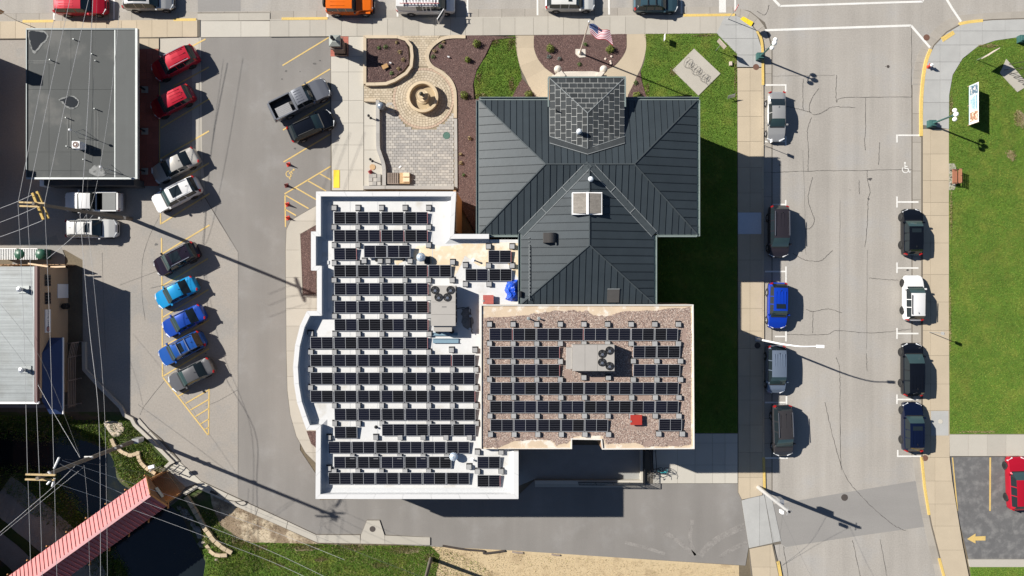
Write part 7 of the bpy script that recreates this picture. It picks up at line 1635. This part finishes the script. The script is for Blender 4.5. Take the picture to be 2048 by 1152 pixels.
# white cobra-head street light
x, y = P(1514, 678, .12); t = thing('street_light', 'tall white curved street light on the near pavement reaching over the road', 'street light', (x, y, .1))
mb = MB(); mb.box(x-.22, x+.22, y-.22, y+.22, .1, .32); mb.build('base', M_steel, t)
hx, hy = P(1566, 688, 7.2); ex, ey = P(1634, 692.5, 8.0); pts = crom([(x,y,.2),(x,y,2.5),(x,y,5.0),(x+.05,y,6.4),(x+.35,y-.02,7.3),(x+1.2,y-.1,7.85),(ex,ey,8.0)], 5)
n = len(pts); mb = MB(); mb.tube(pts, [lerp(.11,.05,k/(n-1)) for k in range(n)], 10); mb.build('pole', M_whitepaint, t, smooth=True)
mb = MB(); mb.beam((ex-.05,ey,8.0),(ex+.62,ey-.02,8.02),.26,.12); mb.build('lamp_head', M_whitepaint, t); mb = MB(); mb.beam((ex+.1,ey,7.92),(ex+.55,ey-.02,7.93),.2,.06); mb.build('lens', M_globe, t)
# grey pole at the drive mouth
x, y = P(1517, 975, .12); t = thing('metal_pole', 'shiny metal utility pole with boxes at the drive mouth on the east street', 'utility pole', (x, y, .1))
top = Vector((x+.12, y-.05, 7.5)); mb = MB(); mb.tube([(x,y,.0),tuple(top)], [.21,.15], 14); mb.build('pole', plain('bright_galvanised', (.58,.58,.58), .35, .4), t, smooth=True)
mb = MB(); mb.box(x+.15, x+.55, y-.1, y+.35, 4.3, 5.3); mb.build('equipment_box', M_steel, t)
mb = MB(); mb.box(x-.3, x-.1, y-.5, y-.2, 6.3, 6.9); mb.build('junction_box', M_whitepaint, t)
for a in (0, 1.6, 3.0, 4.4): mb = MB(); mb.tube([(top.x,top.y,7.3),(top.x+.4*math.cos(a),top.y+.4*math.sin(a),7.35)], .03, 6); mb.build('insulator_arm', M_steel, t)
mb = MB(); mb.lathe([(.12,0),(.10,.15),(.01,.17)], (top.x,top.y,7.5), 10); mb.build('cap', M_black, t)
# dock railing and walls, bike rack, bicycle
dw = thing('dock_wall', 'white L-shaped retaining wall around the shaded loading dock', 'wall', P(1180, 965, 0))
a = P(1070, 961, .5); b = P(1287, 968, .5); mb = MB(); mb.box(a[0], b[0], b[1], a[1], 0, .5); mb.build('wall_segment', M_concw, dw)
a = P(1281, 899, .5); b = P(1286, 961, .5); mb = MB(); mb.box(a[0], b[0], b[1]+.01, a[1], 0, .5); mb.build('wall_segment', M_concw, dw)
flat('dock_kerb', [(1070,967),(1290,967),(1290,975),(1070,974)], .05, M_conc)
dr_ = thing('dock_railing', 'black metal railing along the loading dock wall', 'railing', (*P(1220, 969, 0), .4))
for u, v in ((P(1157,964.5,.5), P(1284,965.5,.5)), (P(1286,901,.5), P(1286,966,.5))):
    u = Vector(u); v = Vector(v)
    for z in (.60, 1.45): mb = MB(); mb.beam((*u,z),(*v,z),.05,.06); mb.build('rail', M_black, dr_)
    n = int((v-u).length/.14)
    for k in range(n+1):
        c_ = u.lerp(v, k/n); mb = MB(); w__ = .06 if k % 12 == 0 else .028; mb.beam((*c_,.40),(*c_,1.45),w__,w__); mb.build('post' if k % 12 == 0 else 'baluster', M_black, dr_)
bx_, by_ = P(1304, 922, .5); t = thing('bike_rack', 'black tubular bike rack in the shade east of the loading dock', 'bike rack', (bx_, by_, .1))
for s in (-.25, .32): mb = MB(); mb.tube([(bx_+s-.05,by_+1.0,.85),(bx_+s+.1,by_-1.0,.85)], .035, 6); mb.build('top_tube', M_black, t)
mb = MB(); mb.tube([(bx_+.05,by_+1.0,.15),(bx_+.2,by_-1.0,.15)], .035, 6); mb.build('ground_tube', M_black, t)
for yy in (1.0, -1.0):
    mb = MB(); mb.tube([(bx_-.35,by_+yy,.12),(bx_-.28-.05*yy,by_+yy,.85),(bx_+.37-.05*yy,by_+yy,.85),(bx_+.45,by_+yy,.12)], .035, 6); mb.build('end_frame', M_black, t)
def bicycle(px, py, ang, label, m):
    x, y = P(px, py, .4); t = thing('bicycle', label, 'bicycle', (x, y, .1), ang)
    ln = .32                                        # leans over a little
    def q(a, z): return (a, -z*ln, z)
    for X in (-.52, .52):
        mb = MB(); mb.tube([q(X+.33*math.cos(s), .34+.33*math.sin(s)) for s in np.linspace(0, 6.2832, 22)], .024, 6, cap=False); w_ = mb.build('wheel', M_tyre, t, local=True)
        for k in range(6):
            s = math.pi*k/6; mb = MB(); mb.tube([q(X+.32*math.cos(s), .34+.32*math.sin(s)), q(X-.32*math.cos(s), .34-.32*math.sin(s))], .006, 4); mb.build('spoke', M_steel, w_, local=True)
    mb = MB()
    for a, b in (((-.52,.34),(-.12,.32)),((-.12,.32),(-.22,.82)),((-.52,.34),(-.2,.72)),((-.12,.32),(.36,.72)),((-.2,.74),(.34,.80)),((.34,.88),(.52,.34))): mb.tube([q(*a), q(*b)], .025, 6)
    mb.build('frame', m, t, local=True)
    mb = MB(); h = q(.32,.98); mb.tube([(h[0]-.1,h[1]-.28,h[2]),(h[0]+.04,h[1],h[2]),(h[0]-.1,h[1]+.28,h[2])], .018, 6); mb.build('handlebar', M_black, t, local=True)
    mb = MB(); s = q(-.24,.9); mb.add([(s[0]-.16,s[1]-.09,s[2]),(s[0]-.16,s[1]+.09,s[2]),(s[0]+.14,s[1],s[2]),(s[0]-.04,s[1],s[2]+.05)], [(0,1,3),(1,2,3),(2,0,3),(0,2,1)]); mb.build('saddle', M_black, t, local=True)
bicycle(1324, 938, .1, 'teal bicycle leaning in the shade beside the black bike rack', plain('teal_frame', (.02,.30,.34), .4)); bicycle(1309, 943, .5, 'black bicycle parked across the lower end of the bike rack', M_black)

# ================================================================= UTILITY POLES AND WIRES
def upole(label, base, top, h, r0=.20, r1=.12):
    bx_, by_ = P(*base, 0); tx_, ty_ = P(*top, h); t = thing('utility_pole', label, 'utility pole', (bx_, by_, 0))
    mb = MB(); mb.tube([(bx_,by_,-.3),((bx_+tx_)/2,(by_+ty_)/2,h/2),(tx_,ty_,h)], [r0,(r0+r1)/2,r1], 12); mb.build('pole_shaft', M_pole, t, smooth=True); return t, Vector((bx_,by_,0)), Vector((tx_,ty_,h))
def arm(t, a, b, z, m=M_arm, w_=.13, name='crossarm'):
    p, q = P(*a, z), P(*b, z); mb = MB(); mb.beam((*p,z),(*q,z),w_,.14); mb.build(name, m, t)
def insul(t, px, py, z, h=.35):
    x, y = P(px, py, z); mb = MB(); mb.lathe([(.03,0),(.03,.1),(.08,.12),(.05,.2),(.08,.22),(.05,.3),(.01,h)], (x,y,z), 8); mb.build('insulator', M_globe, t); return (x, y, z+h*.9)
T1, b1, t1 = upole('leaning-looking timber pole with yellow crossarms beside the white pickup', (262,438), (66,407), 14.6)
arm(T1, (39,404.5), (90,406.5), 14.2); arm(T1, (40,412), (80,413.5), 14.0); YA_ = mat('yellow_crossarm', (.46,.31,.08), .8, var=.12); arm(T1, (65,386), (87,439), 13.2, YA_, .18); arm(T1, (74,383), (97,437), 13.0, YA_, .18)
mb = MB(); c_ = b1.lerp(t1, .1); mb.box(c_.x-.12, c_.x+.2, c_.y-.14, c_.y+.14, 1.3, 1.7); mb.build('meter_tag', M_steel, T1)
T2, b2, t2 = upole('tall dark timber pole over the creek with double crossarms and white equipment', (285,876), (74,957), 15.0, .21, .14)
arm(T2, (52,948.5), (111,950), 14.6); arm(T2, (51,958.5), (109,960), 14.4)
c_ = b2.lerp(t2, .02); mb = MB(); mb.box(c_.x-.05, c_.x+.62, c_.y-.12, c_.y+.30, .9, 1.9); mb.build('grey_cabinet', M_steel, T2)
for f in (.27, .33): c_ = b2.lerp(t2, f); mb = MB(); mb.beam((c_.x-.3,c_.y-.05,c_.z),(c_.x+.3,c_.y+.12,c_.z),.16,.16); mb.build('bracket', M_steel, T2)
c_ = b2.lerp(t2, .55)
for k in range(5): mb = MB(); mb.lathe([(.05,0),(.10,.1),(.10,.2),(.03,.3)], (c_.x-.35+k*.14,c_.y+.12,c_.z+.05), 8); mb.build('insulator', M_globe, T2)
for (pa, pb) in (((120,914),(109,936)), ((96,968),(104,958)), ((98,942),(104,950)), ((106,972),(110,956))):
    u = P(*pa, 14.2); v = P(*pb, 14.2); mb = MB(); mb.tube([(*u,14.3),(*v,14.25)], .08, 8); mb.build('fuse_holder', M_whitepaint, T2)
T3, b3, t3 = upole('timber pole rising out of the bottom frame edge beside the straw bank', (862,1117), (838,1205), 10.5)
mb = MB(); c_ = b3.lerp(t3, .03); mb.box(c_.x-.16, c_.x+.16, c_.y-.1, c_.y+.16, 1.0, 1.5); mb.build('tag_box', M_steel, T3)
x, y = P(330, 930, -.3); t = thing('flood_light', 'short grey post with white floodlight head above the curved stone edging', 'floodlight', (x-.2, y, -.4))
mb = MB(); mb.tube([(x-.2,y,-.4),(x-.25,y+.0,2.2)], .06, 8); mb.build('post', M_steel, t); px_, py_ = P(290, 931, 2.3); mb = MB(); mb.beam((x-.25,y,2.2),(px_+.8,py_,2.3),.06,.05); mb.build('arm', M_steel, t); mb = MB(); mb.beam((px_+.9,py_-.05,2.3),(px_+.35,py_-.2,2.3),.3,.22); mb.build('lamp_head', M_whitepaint, t)
WIRES = [
 ('bright cable from the frame top to the yellow-armed pole, leftmost of three', [(117,-6,14.4),(78,190,14.0),(36,405,14.5)], 0.019, M_wire), ('bright cable from the frame top to the yellow-armed pole, middle of three', [(141,-6,14.4),(98,190,14.0),(54,405.5,14.5)], 0.019, M_wire), ('bright cable from the frame top to the yellow-armed pole, rightmost of three', [(178,-6,14.4),(134,190,14.0),(89,407,14.5)], 0.019, M_wire),
 ('thick white cable crossing the shop roof', [(186,-6,7.0),(177,190,6.4),(165,385,6.3),(160,431,6.3)], 0.028, M_wire), ('thin dark cable right of the thick one over the shop', [(194,-6,6.6),(186,190,6.2),(172,420,6.0)], 0.012, M_wired), ('slanting thin cable across the eastern shop roof', [(241,-6,6.5),(222,190,6.2),(190,385,6.0),(166,440,5.8)], 0.014, M_wire),
 ('bright cable between both timber poles, leftmost of three', [(36,407,14.5),(47,640,14.0),(55,948,14.8)], 0.017, M_wire), ('bright cable between both timber poles, middle of three', [(54,407,14.5),(66,640,14.0),(78.5,948.5,14.8)], 0.017, M_wire), ('bright cable between both timber poles, rightmost of three', [(89,407,14.5),(99,640,14.0),(108,949,14.8)], 0.017, M_wire),
 ('bright cable from the creek pole to the bottom frame edge, leftmost of three', [(56,960,14.6),(59,1060,14.3),(62,1160,14.3)], 0.017, M_wire), ('bright cable from the creek pole to the bottom frame edge, middle of three', [(79,960,14.6),(82,1060,14.3),(85,1160,14.3)], 0.017, M_wire), ('bright cable from the creek pole to the bottom frame edge, rightmost of three', [(109,961,14.6),(111,1060,14.3),(114,1160,14.3)], 0.017, M_wire),
 ('long thick cable from the pickups down past the bridge', [(160,431,6.3),(178,650,6.6),(195,800,8.2),(200,930,8.2),(201,1160,8.3)], 0.022, M_wire), ('thin cable running beside the long thick one past the bridge', [(172,420,6.0),(193,620,6.4),(208,800,7.7),(213,1000,7.7),(215,1160,7.8)], 0.014, M_wire),
 ('bright cable from the upper end of the yellow crossarms to the left edge', [(64,390,13.4),(-6,419,13.2)], 0.019, M_wire), ('bright cable from the middle of the yellow crossarms to the left edge', [(72,415,13.4),(-6,447,13.2)], 0.019, M_wire), ('bright cable from the lower end of the yellow crossarms to the left edge', [(85,441,13.4),(-6,476,13.2)], 0.019, M_wire),
 ('service cable dropping from the pickups to the tan building corner', [(186,430,6.2),(150,470,6.5),(95,517,5.2)], 0.019, M_wire),
 ('uppermost pale cable from the creek pole toward the lower right', [(125,921,14.3),(290,975,10),(512,1050,7.6),(690,1120,7.6)], 0.014, M_wire), ('second pale cable from the creek pole toward the lower right', [(120,928,14.3),(240,985,11),(512,1090,8.6),(655,1156,8.4)], 0.016, M_wire), ('third pale cable from the creek pole toward the lower right', [(112,967,14.3),(240,1010,11),(512,1111,8.6),(620,1158,8.4)], 0.016, M_wire), ('dark cable passing above the bridge landing toward the lower right', [(130,918,13.8),(330,955,9),(430,990,7.4),(640,1075,7.2),(860,1160,7.2)], 0.011, M_wired),
 ('pale diagonal cable from the creek pole to the lower left edge', [(150,932,11.5),(105,975,11.3),(-6,1070,11)], 0.016, M_wire), ('thin second diagonal cable to the lower left edge', [(165,936,11),(105,985,10.8),(-6,1076,10.6)], 0.011, M_wire),
 ('service cable from the creek pole to the tan building roof', [(160,915,8.3),(110,830,6.5),(76,770,5.0)], 0.016, M_wire), ('thin cable slanting across the pale metal roof toward the railing', [(160,912,8.3),(80,715,6.8),(-6,600,6.6)], 0.011, M_wired), ('thin grey cable crossing the pale metal roof by its vent', [(78,770,5.2),(40,715,5.8),(-6,655,6.4)], 0.010, M_wired),
 ('thin cable from the creek pole mid-height to the bottom frame edge', [(168,930,8.5),(175,1010,8.3),(180,1160,8.3)], 0.011, M_wire), ('overhead cable from the metal pole to the bottom frame edge, left of two', [(1528,988,6.8),(1545,1070,4.0),(1557,1130,.4)], 0.010, M_wired), ('stay cable from the metal pole top to the kerb, right of two', [(1566,1022,7.3),(1560,1075,4.0),(1557,1130,.4)], 0.010, M_wired),
 ('thin dark cable over the far corner lot', [(1560,1022,7.4),(1640,1190,7.6)], 0.010, M_wired)]
for lb, pts, r_, m in WIRES:
    q = [(*P(a, b, z), z) for a, b, z in pts]; q = crom(q, 6) if len(q) > 2 else [q[0], tuple((u+v)/2-(.12 if k == 2 else 0) for k, (u, v) in enumerate(zip(*q))), q[1]]
    mb = MB(); mb.tube(q, min(r_*.85, .021), 5); mb.solo('overhead_cable', m, lb, 'cable', base=q[0], group='overhead cables')
# coiled spare cable on the kerb
x, y = P(440, 1003, .2); mb = MB(); pts = crom([P(418,986,.3)+(.25,), P(430,989,.3)+(.2,), P(446,997,.2)+(.16,), P(470,1003,.2)+(.16,), P(487,1002,.2)+(.16,), P(492,1008,.2)+(.16,), P(482,1011,.2)+(.16,), P(470,1004,.2)+(.16,)], 6); mb.tube(pts, .03, 6); mb.solo('ground_cable', M_black, 'black cable looped on the kerb walk right of the bridge landing', 'cable')
x, y = P(428, 986, .2); mb = MB(); mb.beam((x-.35,y+.15,.22),(x+.3,y-.14,.22),.22,.2); mb.solo('cable_box', M_black, 'black splice box lying on the kerb walk by the bridge landing', 'box')
x0, y0 = P(885, 1092, .1); x1, y1 = P(1010, 1102, .1); mb = MB(); mb.tube(crom([(x0,y0,.05),(x0+2.2,y0-.35,.08),(x0+4.1,y0-.52,.06),(x0+4.2,y0-.75,.06),(x1,y1,.05)], 6), .11, 8); mb.solo('silt_sock', mat('brown_silt_sock', (.045,.035,.03), .9, var=.2, vs=3), 'dark silt sock lying between the drive and the straw bank', 'silt sock')
for px0, px1, py in ((1024,1046,1104),(1103,1120,1109)):
    x0, y0 = P(px0, py, .1); x1, _ = P(px1, py, .1); mb = MB(); mb.tube([(x0,y0,.05),((x0+x1)/2,y0-.08,.08),(x1,y0-.1,.05)], .09, 7); mb.solo('silt_sock', M_woodgrey, 'short brown silt sock piece on the straw bank, %s of two' % ('left' if px0 < 1050 else 'right'), 'silt sock')

# ================================================================= CREEK STONES
M_block = [mat('tan_retaining_block', (.42,.335,.225), .9, var=.12, vs=2, rnd=.12, bump=.2), mat('grey_retaining_block', (.30,.28,.25), .9, var=.12, vs=2, rnd=.12, bump=.2)]
def zat(px, py):
    x, y = P(px, py, -.4); return float(hterr(np.array([x]), np.array([y]))[0])
def blockrow(name, label, pts_px, ln, wd, h, m, zoff=.0, pieces='wall_block', gap=.05):
    pts = PP(crom(pts_px, 10), -.3); t = None; acc = 0; L_s = [0]
    for i in range(1, len(pts)): L_s.append(L_s[-1]+math.hypot(pts[i][0]-pts[i-1][0], pts[i][1]-pts[i-1][1]))
    at = lambda d: next(((pts[i][0]+(pts[i+1][0]-pts[i][0])*(d-L_s[i])/(L_s[i+1]-L_s[i]+1e-9), pts[i][1]+(pts[i+1][1]-pts[i][1])*(d-L_s[i])/(L_s[i+1]-L_s[i]+1e-9)) for i in range(len(pts)-1) if L_s[i+1] >= d), pts[-1])
    n = max(1, int(L_s[-1]/ln)); p0 = at(L_s[-1]/2); zz = float(hterr(np.array([p0[0]]), np.array([p0[1]]))[0]); t = thing(name, label, 'wall', (*p0, zz))
    for k in range(n):
        a = Vector(at(k*L_s[-1]/n)); b = Vector(at((k+1)*L_s[-1]/n)); c_ = (a+b)/2; z = float(hterr(np.array([c_.x]), np.array([c_.y]))[0])
        d_ = (b-a).normalized(); mb = MB(); o = Vector((-d_.y,d_.x))*random.uniform(-.03,.03)
        mb.beam((*(a+d_*gap/2+o),z+h/2+zoff-.2),(*(b-d_*gap/2+o),z+h/2+zoff-.2+random.uniform(-.02,.02)),wd,h+.4); mb.build(pieces, m, t)
    return t
blockrow('stone_edging', 'tan curved stone edging in the grass under the dark timber pole', [(228,875),(236,890),(250,902),(266,908),(280,905)], .45, .34, .28, M_block[0], gap=.02)
blockrow('stone_edging', 'tan stone block steps curving toward the bridge landing', [(281,900),(282,915),(290,926),(302,936),(316,945)], .36, .34, .28, M_block[0])
blockrow('retaining_wall', 'line of pale retaining blocks descending the bank from the bridge landing', [(376,990),(390,1012),(405,1037),(418,1058),(432,1076),(448,1090),(468,1102)], .62, .42, .35, M_block[0])
blockrow('stone_edging', 'short curved tan stone edging at the creek bank under the cables', [(415,1088),(425,1100),(438,1107),(458,1107)], .55, .34, .28, M_block[0], gap=.02)
def rocks(name, label, poly_px, dens, size, mats, holes=()):
    x, y = scatter(PP(poly_px, -.6), dens); objs = []
    for i in range(len(x)):
        s = random.uniform(*size); z = float(hterr(np.array([x[i]]), np.array([y[i]]))[0]); bm = bmesh.new(); bmesh.ops.create_icosphere(bm, subdivisions=1, radius=1)
        me = bpy.data.meshes.new(name); sq = (random.uniform(.7,1.2), random.uniform(.6,1), random.uniform(.45,.75)); 
        for v in bm.verts: v.co = Vector((v.co.x*sq[0], v.co.y*sq[1], v.co.z*sq[2]))*s*random.uniform(.78,1.15)
        bm.to_mesh(me); bm.free(); me.materials.append(random.choice(mats)); o = bpy.data.objects.new(name, me); o.location = (x[i], y[i], z+s*.15); o.rotation_euler = (0,0,random.uniform(0,6.28)); link(o)
        tag(o, label, 'rock', name.replace('_',' ')+'s on the creek bank')
M_rk = [mat('grey_rock', (.22,.205,.185), .9, var=.15, vs=3, rnd=.15, bump=.3), mat('tan_rock', (.36,.30,.225), .9, var=.15, vs=3, rnd=.15, bump=.3)]
rocks('bank_rock', 'grey boulder among many on the dark bank right of the bridge', [(345,1012),(372,1010),(392,1035),(412,1068),(415,1110),(398,1098),(372,1058)], 4.5, (.16,.42), M_rk[:1])
rocks('pale_rock', 'pale broken stone among others beside the curved edging at the bank', [(404,1075),(416,1070),(420,1100),(440,1112),(444,1128),(420,1126),(406,1112)], 5.5, (.10,.24), M_rk[1:])
flat('stone_apron', [(207,846),(224,842),(244,846),(246,862),(238,872),(226,874),(216,862)], .03, mat('cobbled_apron', (.44,.385,.32), .9, var=.2, vs=3, fine=.2))
grain('apron_cobbles', [(208,846),(224,842),(244,846),(246,860),(238,871),(227,872),(217,862)], .04, 28, (.09,.20), [mat('apron_cobble', (.46,.39,.32), .9, var=.15, vs=4), M_rk[1]], .6)

# ================================================================= PLANTS
M_leaf = [mat('shrub_leaf_a', (.12,.155,.016), .7, var=.2, vs=3), mat('shrub_leaf_b', (.065,.095,.012), .7, var=.2, vs=3), mat('shrub_leaf_c', (.17,.19,.03), .7, var=.15, vs=3)]
M_leaf2 = [mat('plant_leaf_a', (.06,.125,.022), .7, var=.2, vs=3), mat('plant_leaf_b', (.10,.16,.04), .7, var=.2, vs=3)]
M_leaf3 = [mat('silver_leaf_a', (.18,.23,.22), .7, var=.2, vs=3), mat('silver_leaf_b', (.10,.15,.13), .7, var=.2, vs=3)]
M_leaf4 = [mat('straw_leaf_a', (.36,.27,.13), .8, var=.2, vs=3), mat('straw_leaf_b', (.22,.17,.08), .8, var=.2, vs=3)]
M_stem = mat('plant_stem', (.09,.06,.035), .9)
def leafball(name, label, cat, px, py, z0, r, h, n, mats, size, group):
    x, y = P(px, py, z0+h*.5); t = thing(name, label, cat, (x, y, z0), random.uniform(0,6), group)
    g = rng.normal(0, 1, (n, 3)); g /= np.linalg.norm(g, axis=1)[:,None]; g[:,2] = np.abs(g[:,2])*.9+.1*g[:,2]; rad = rng.uniform(.45, 1.08, n)**.6; lump = 1+.22*np.sin(g[:,0]*5+1)*np.cos(g[:,1]*4+px)
    c = g*(rad*lump)[:,None]*np.array([r, r, h]); v = np.empty((n, 4, 3)); s = rng.uniform(.6, 1.3, n)*size
    ax_ = rng.normal(0, 1, (n, 3)); ax_ /= np.linalg.norm(ax_, axis=1)[:,None]; bx_ = np.cross(ax_, g+rng.normal(0,.3,(n,3))); bx_ /= np.linalg.norm(bx_, axis=1)[:,None]+1e-9
    for k, (i, j) in enumerate(((-1,0),(0,-.5),(1,0),(0,.5))): v[:,k] = c+ax_*(i*s)[:,None]+bx_*(j*s)[:,None]
    v[:,:,2] = np.maximum(v[:,:,2], .01)
    o = npmesh('foliage', v.reshape(-1, 3), np.arange(4*n).reshape(n, 4), mats, rng.integers(0, len(mats), n)); o.parent = t
    mb = MB(); 
    for k in range(4): a = 1.57*k; mb.tube([(0,0,-.05),(r*.3*math.cos(a),r*.3*math.sin(a),h*.4),(r*.55*math.cos(a),r*.55*math.sin(a),h*.7)], .018, 5)
    mb.build('stems', M_stem, t, local=True)
SH = [(1101,96,'yellow-green clipped shrub left of the flagpole'), (1221,97,'yellow-green clipped shrub right of the flagpole'), (1057,188,'yellow-green shrub at the left side of the hall entrance roof'), (1275,190,'yellow-green shrub at the right side of the hall entrance roof'), (953,86,'yellow-green shrub in the bed by the north pavement, left of the lawn'), (928,190,'yellow-green shrub in the mulch bed right of the fountain'), (935,118,'loose yellow shrub in the middle of the mulch bed above the fountain')]
for px, py, lb in SH: leafball('shrub', lb, 'shrub', px, py, .13, .42 if px != 935 else .28, .62, 620, M_leaf, .055, 'yellow-green shrubs in the mulch beds')
PLT = [(771,93,.4,'green perennial near the top of the tan-walled planter',M_leaf2),(758,95,.4,'small dark green plant left of the planter perennial',M_leaf2),(793,84,.4,'small tan-tipped plant in the upper right of the planter',M_leaf4),(799,103,.4,'dried tuft at the right side of the planter',M_leaf4),(797,137,.4,'dried tuft in the lower right of the planter',M_leaf4),(783,146,.4,'pale green sprout below the planter plaque',M_leaf2),(806,119,.4,'small brown tuft against the planter right wall',M_leaf4),
 (881,92,.14,'green plant in the bed at the path top right',M_leaf2),(866,113,.14,'leafy green plant against the curved tan edging',M_leaf2),(887,84,.14,'dried tan tuft above the green plant by the path',M_leaf4),(869,102,.14,'dried tan tuft between two green plants by the edging',M_leaf4),
 (1098,113,.13,'silvery plant below the left flagpole shrub',M_leaf3),(1119,117,.13,'small silver plant between the left shrub and flagpole base',M_leaf3),(1159,128,.13,'low green plant just below the flagpole base',M_leaf2),(1171,88,.13,'small green plant right of the flagpole',M_leaf2),(1272,165,.135,'low green plant in the right corner bed by the hall entrance',M_leaf2),
 (939,276,.14,'straw-coloured tuft in the hall side bed level with the patio, upper one',M_leaf4),(921,308,.14,'straw-coloured tuft in the hall side bed, middle one',M_leaf4),(922,326,.14,'straw-coloured tuft in the hall side bed, lower one',M_leaf4),(927,350,.14,'small green sprout low in the hall side bed',M_leaf2)]
for px, py, z, lb, ms in PLT: leafball('garden_plant', lb, 'plant', px, py, z, random.uniform(.16,.25), random.uniform(.2,.34), 110, ms, .05, 'small plants in the mulch beds')
for px, py, lb in ((1211,118,'larger white stone in the flagpole bed'), (1221,123,'small white stone in the flagpole bed right of the larger one'), (1223,113,'white stone highest in the right of the flagpole bed'), (1222,127,'white stone lowest in the right of the flagpole bed')):
    x, y = P(px, py, .15); mb = MB(); mb.lathe([(.10,0),(.13,.05),(.09,.11),(.01,.13)], (x,y,.12), 7); mb.solo('white_stone', M_marker, lb, 'stone', group='white stones in the flagpole bed')
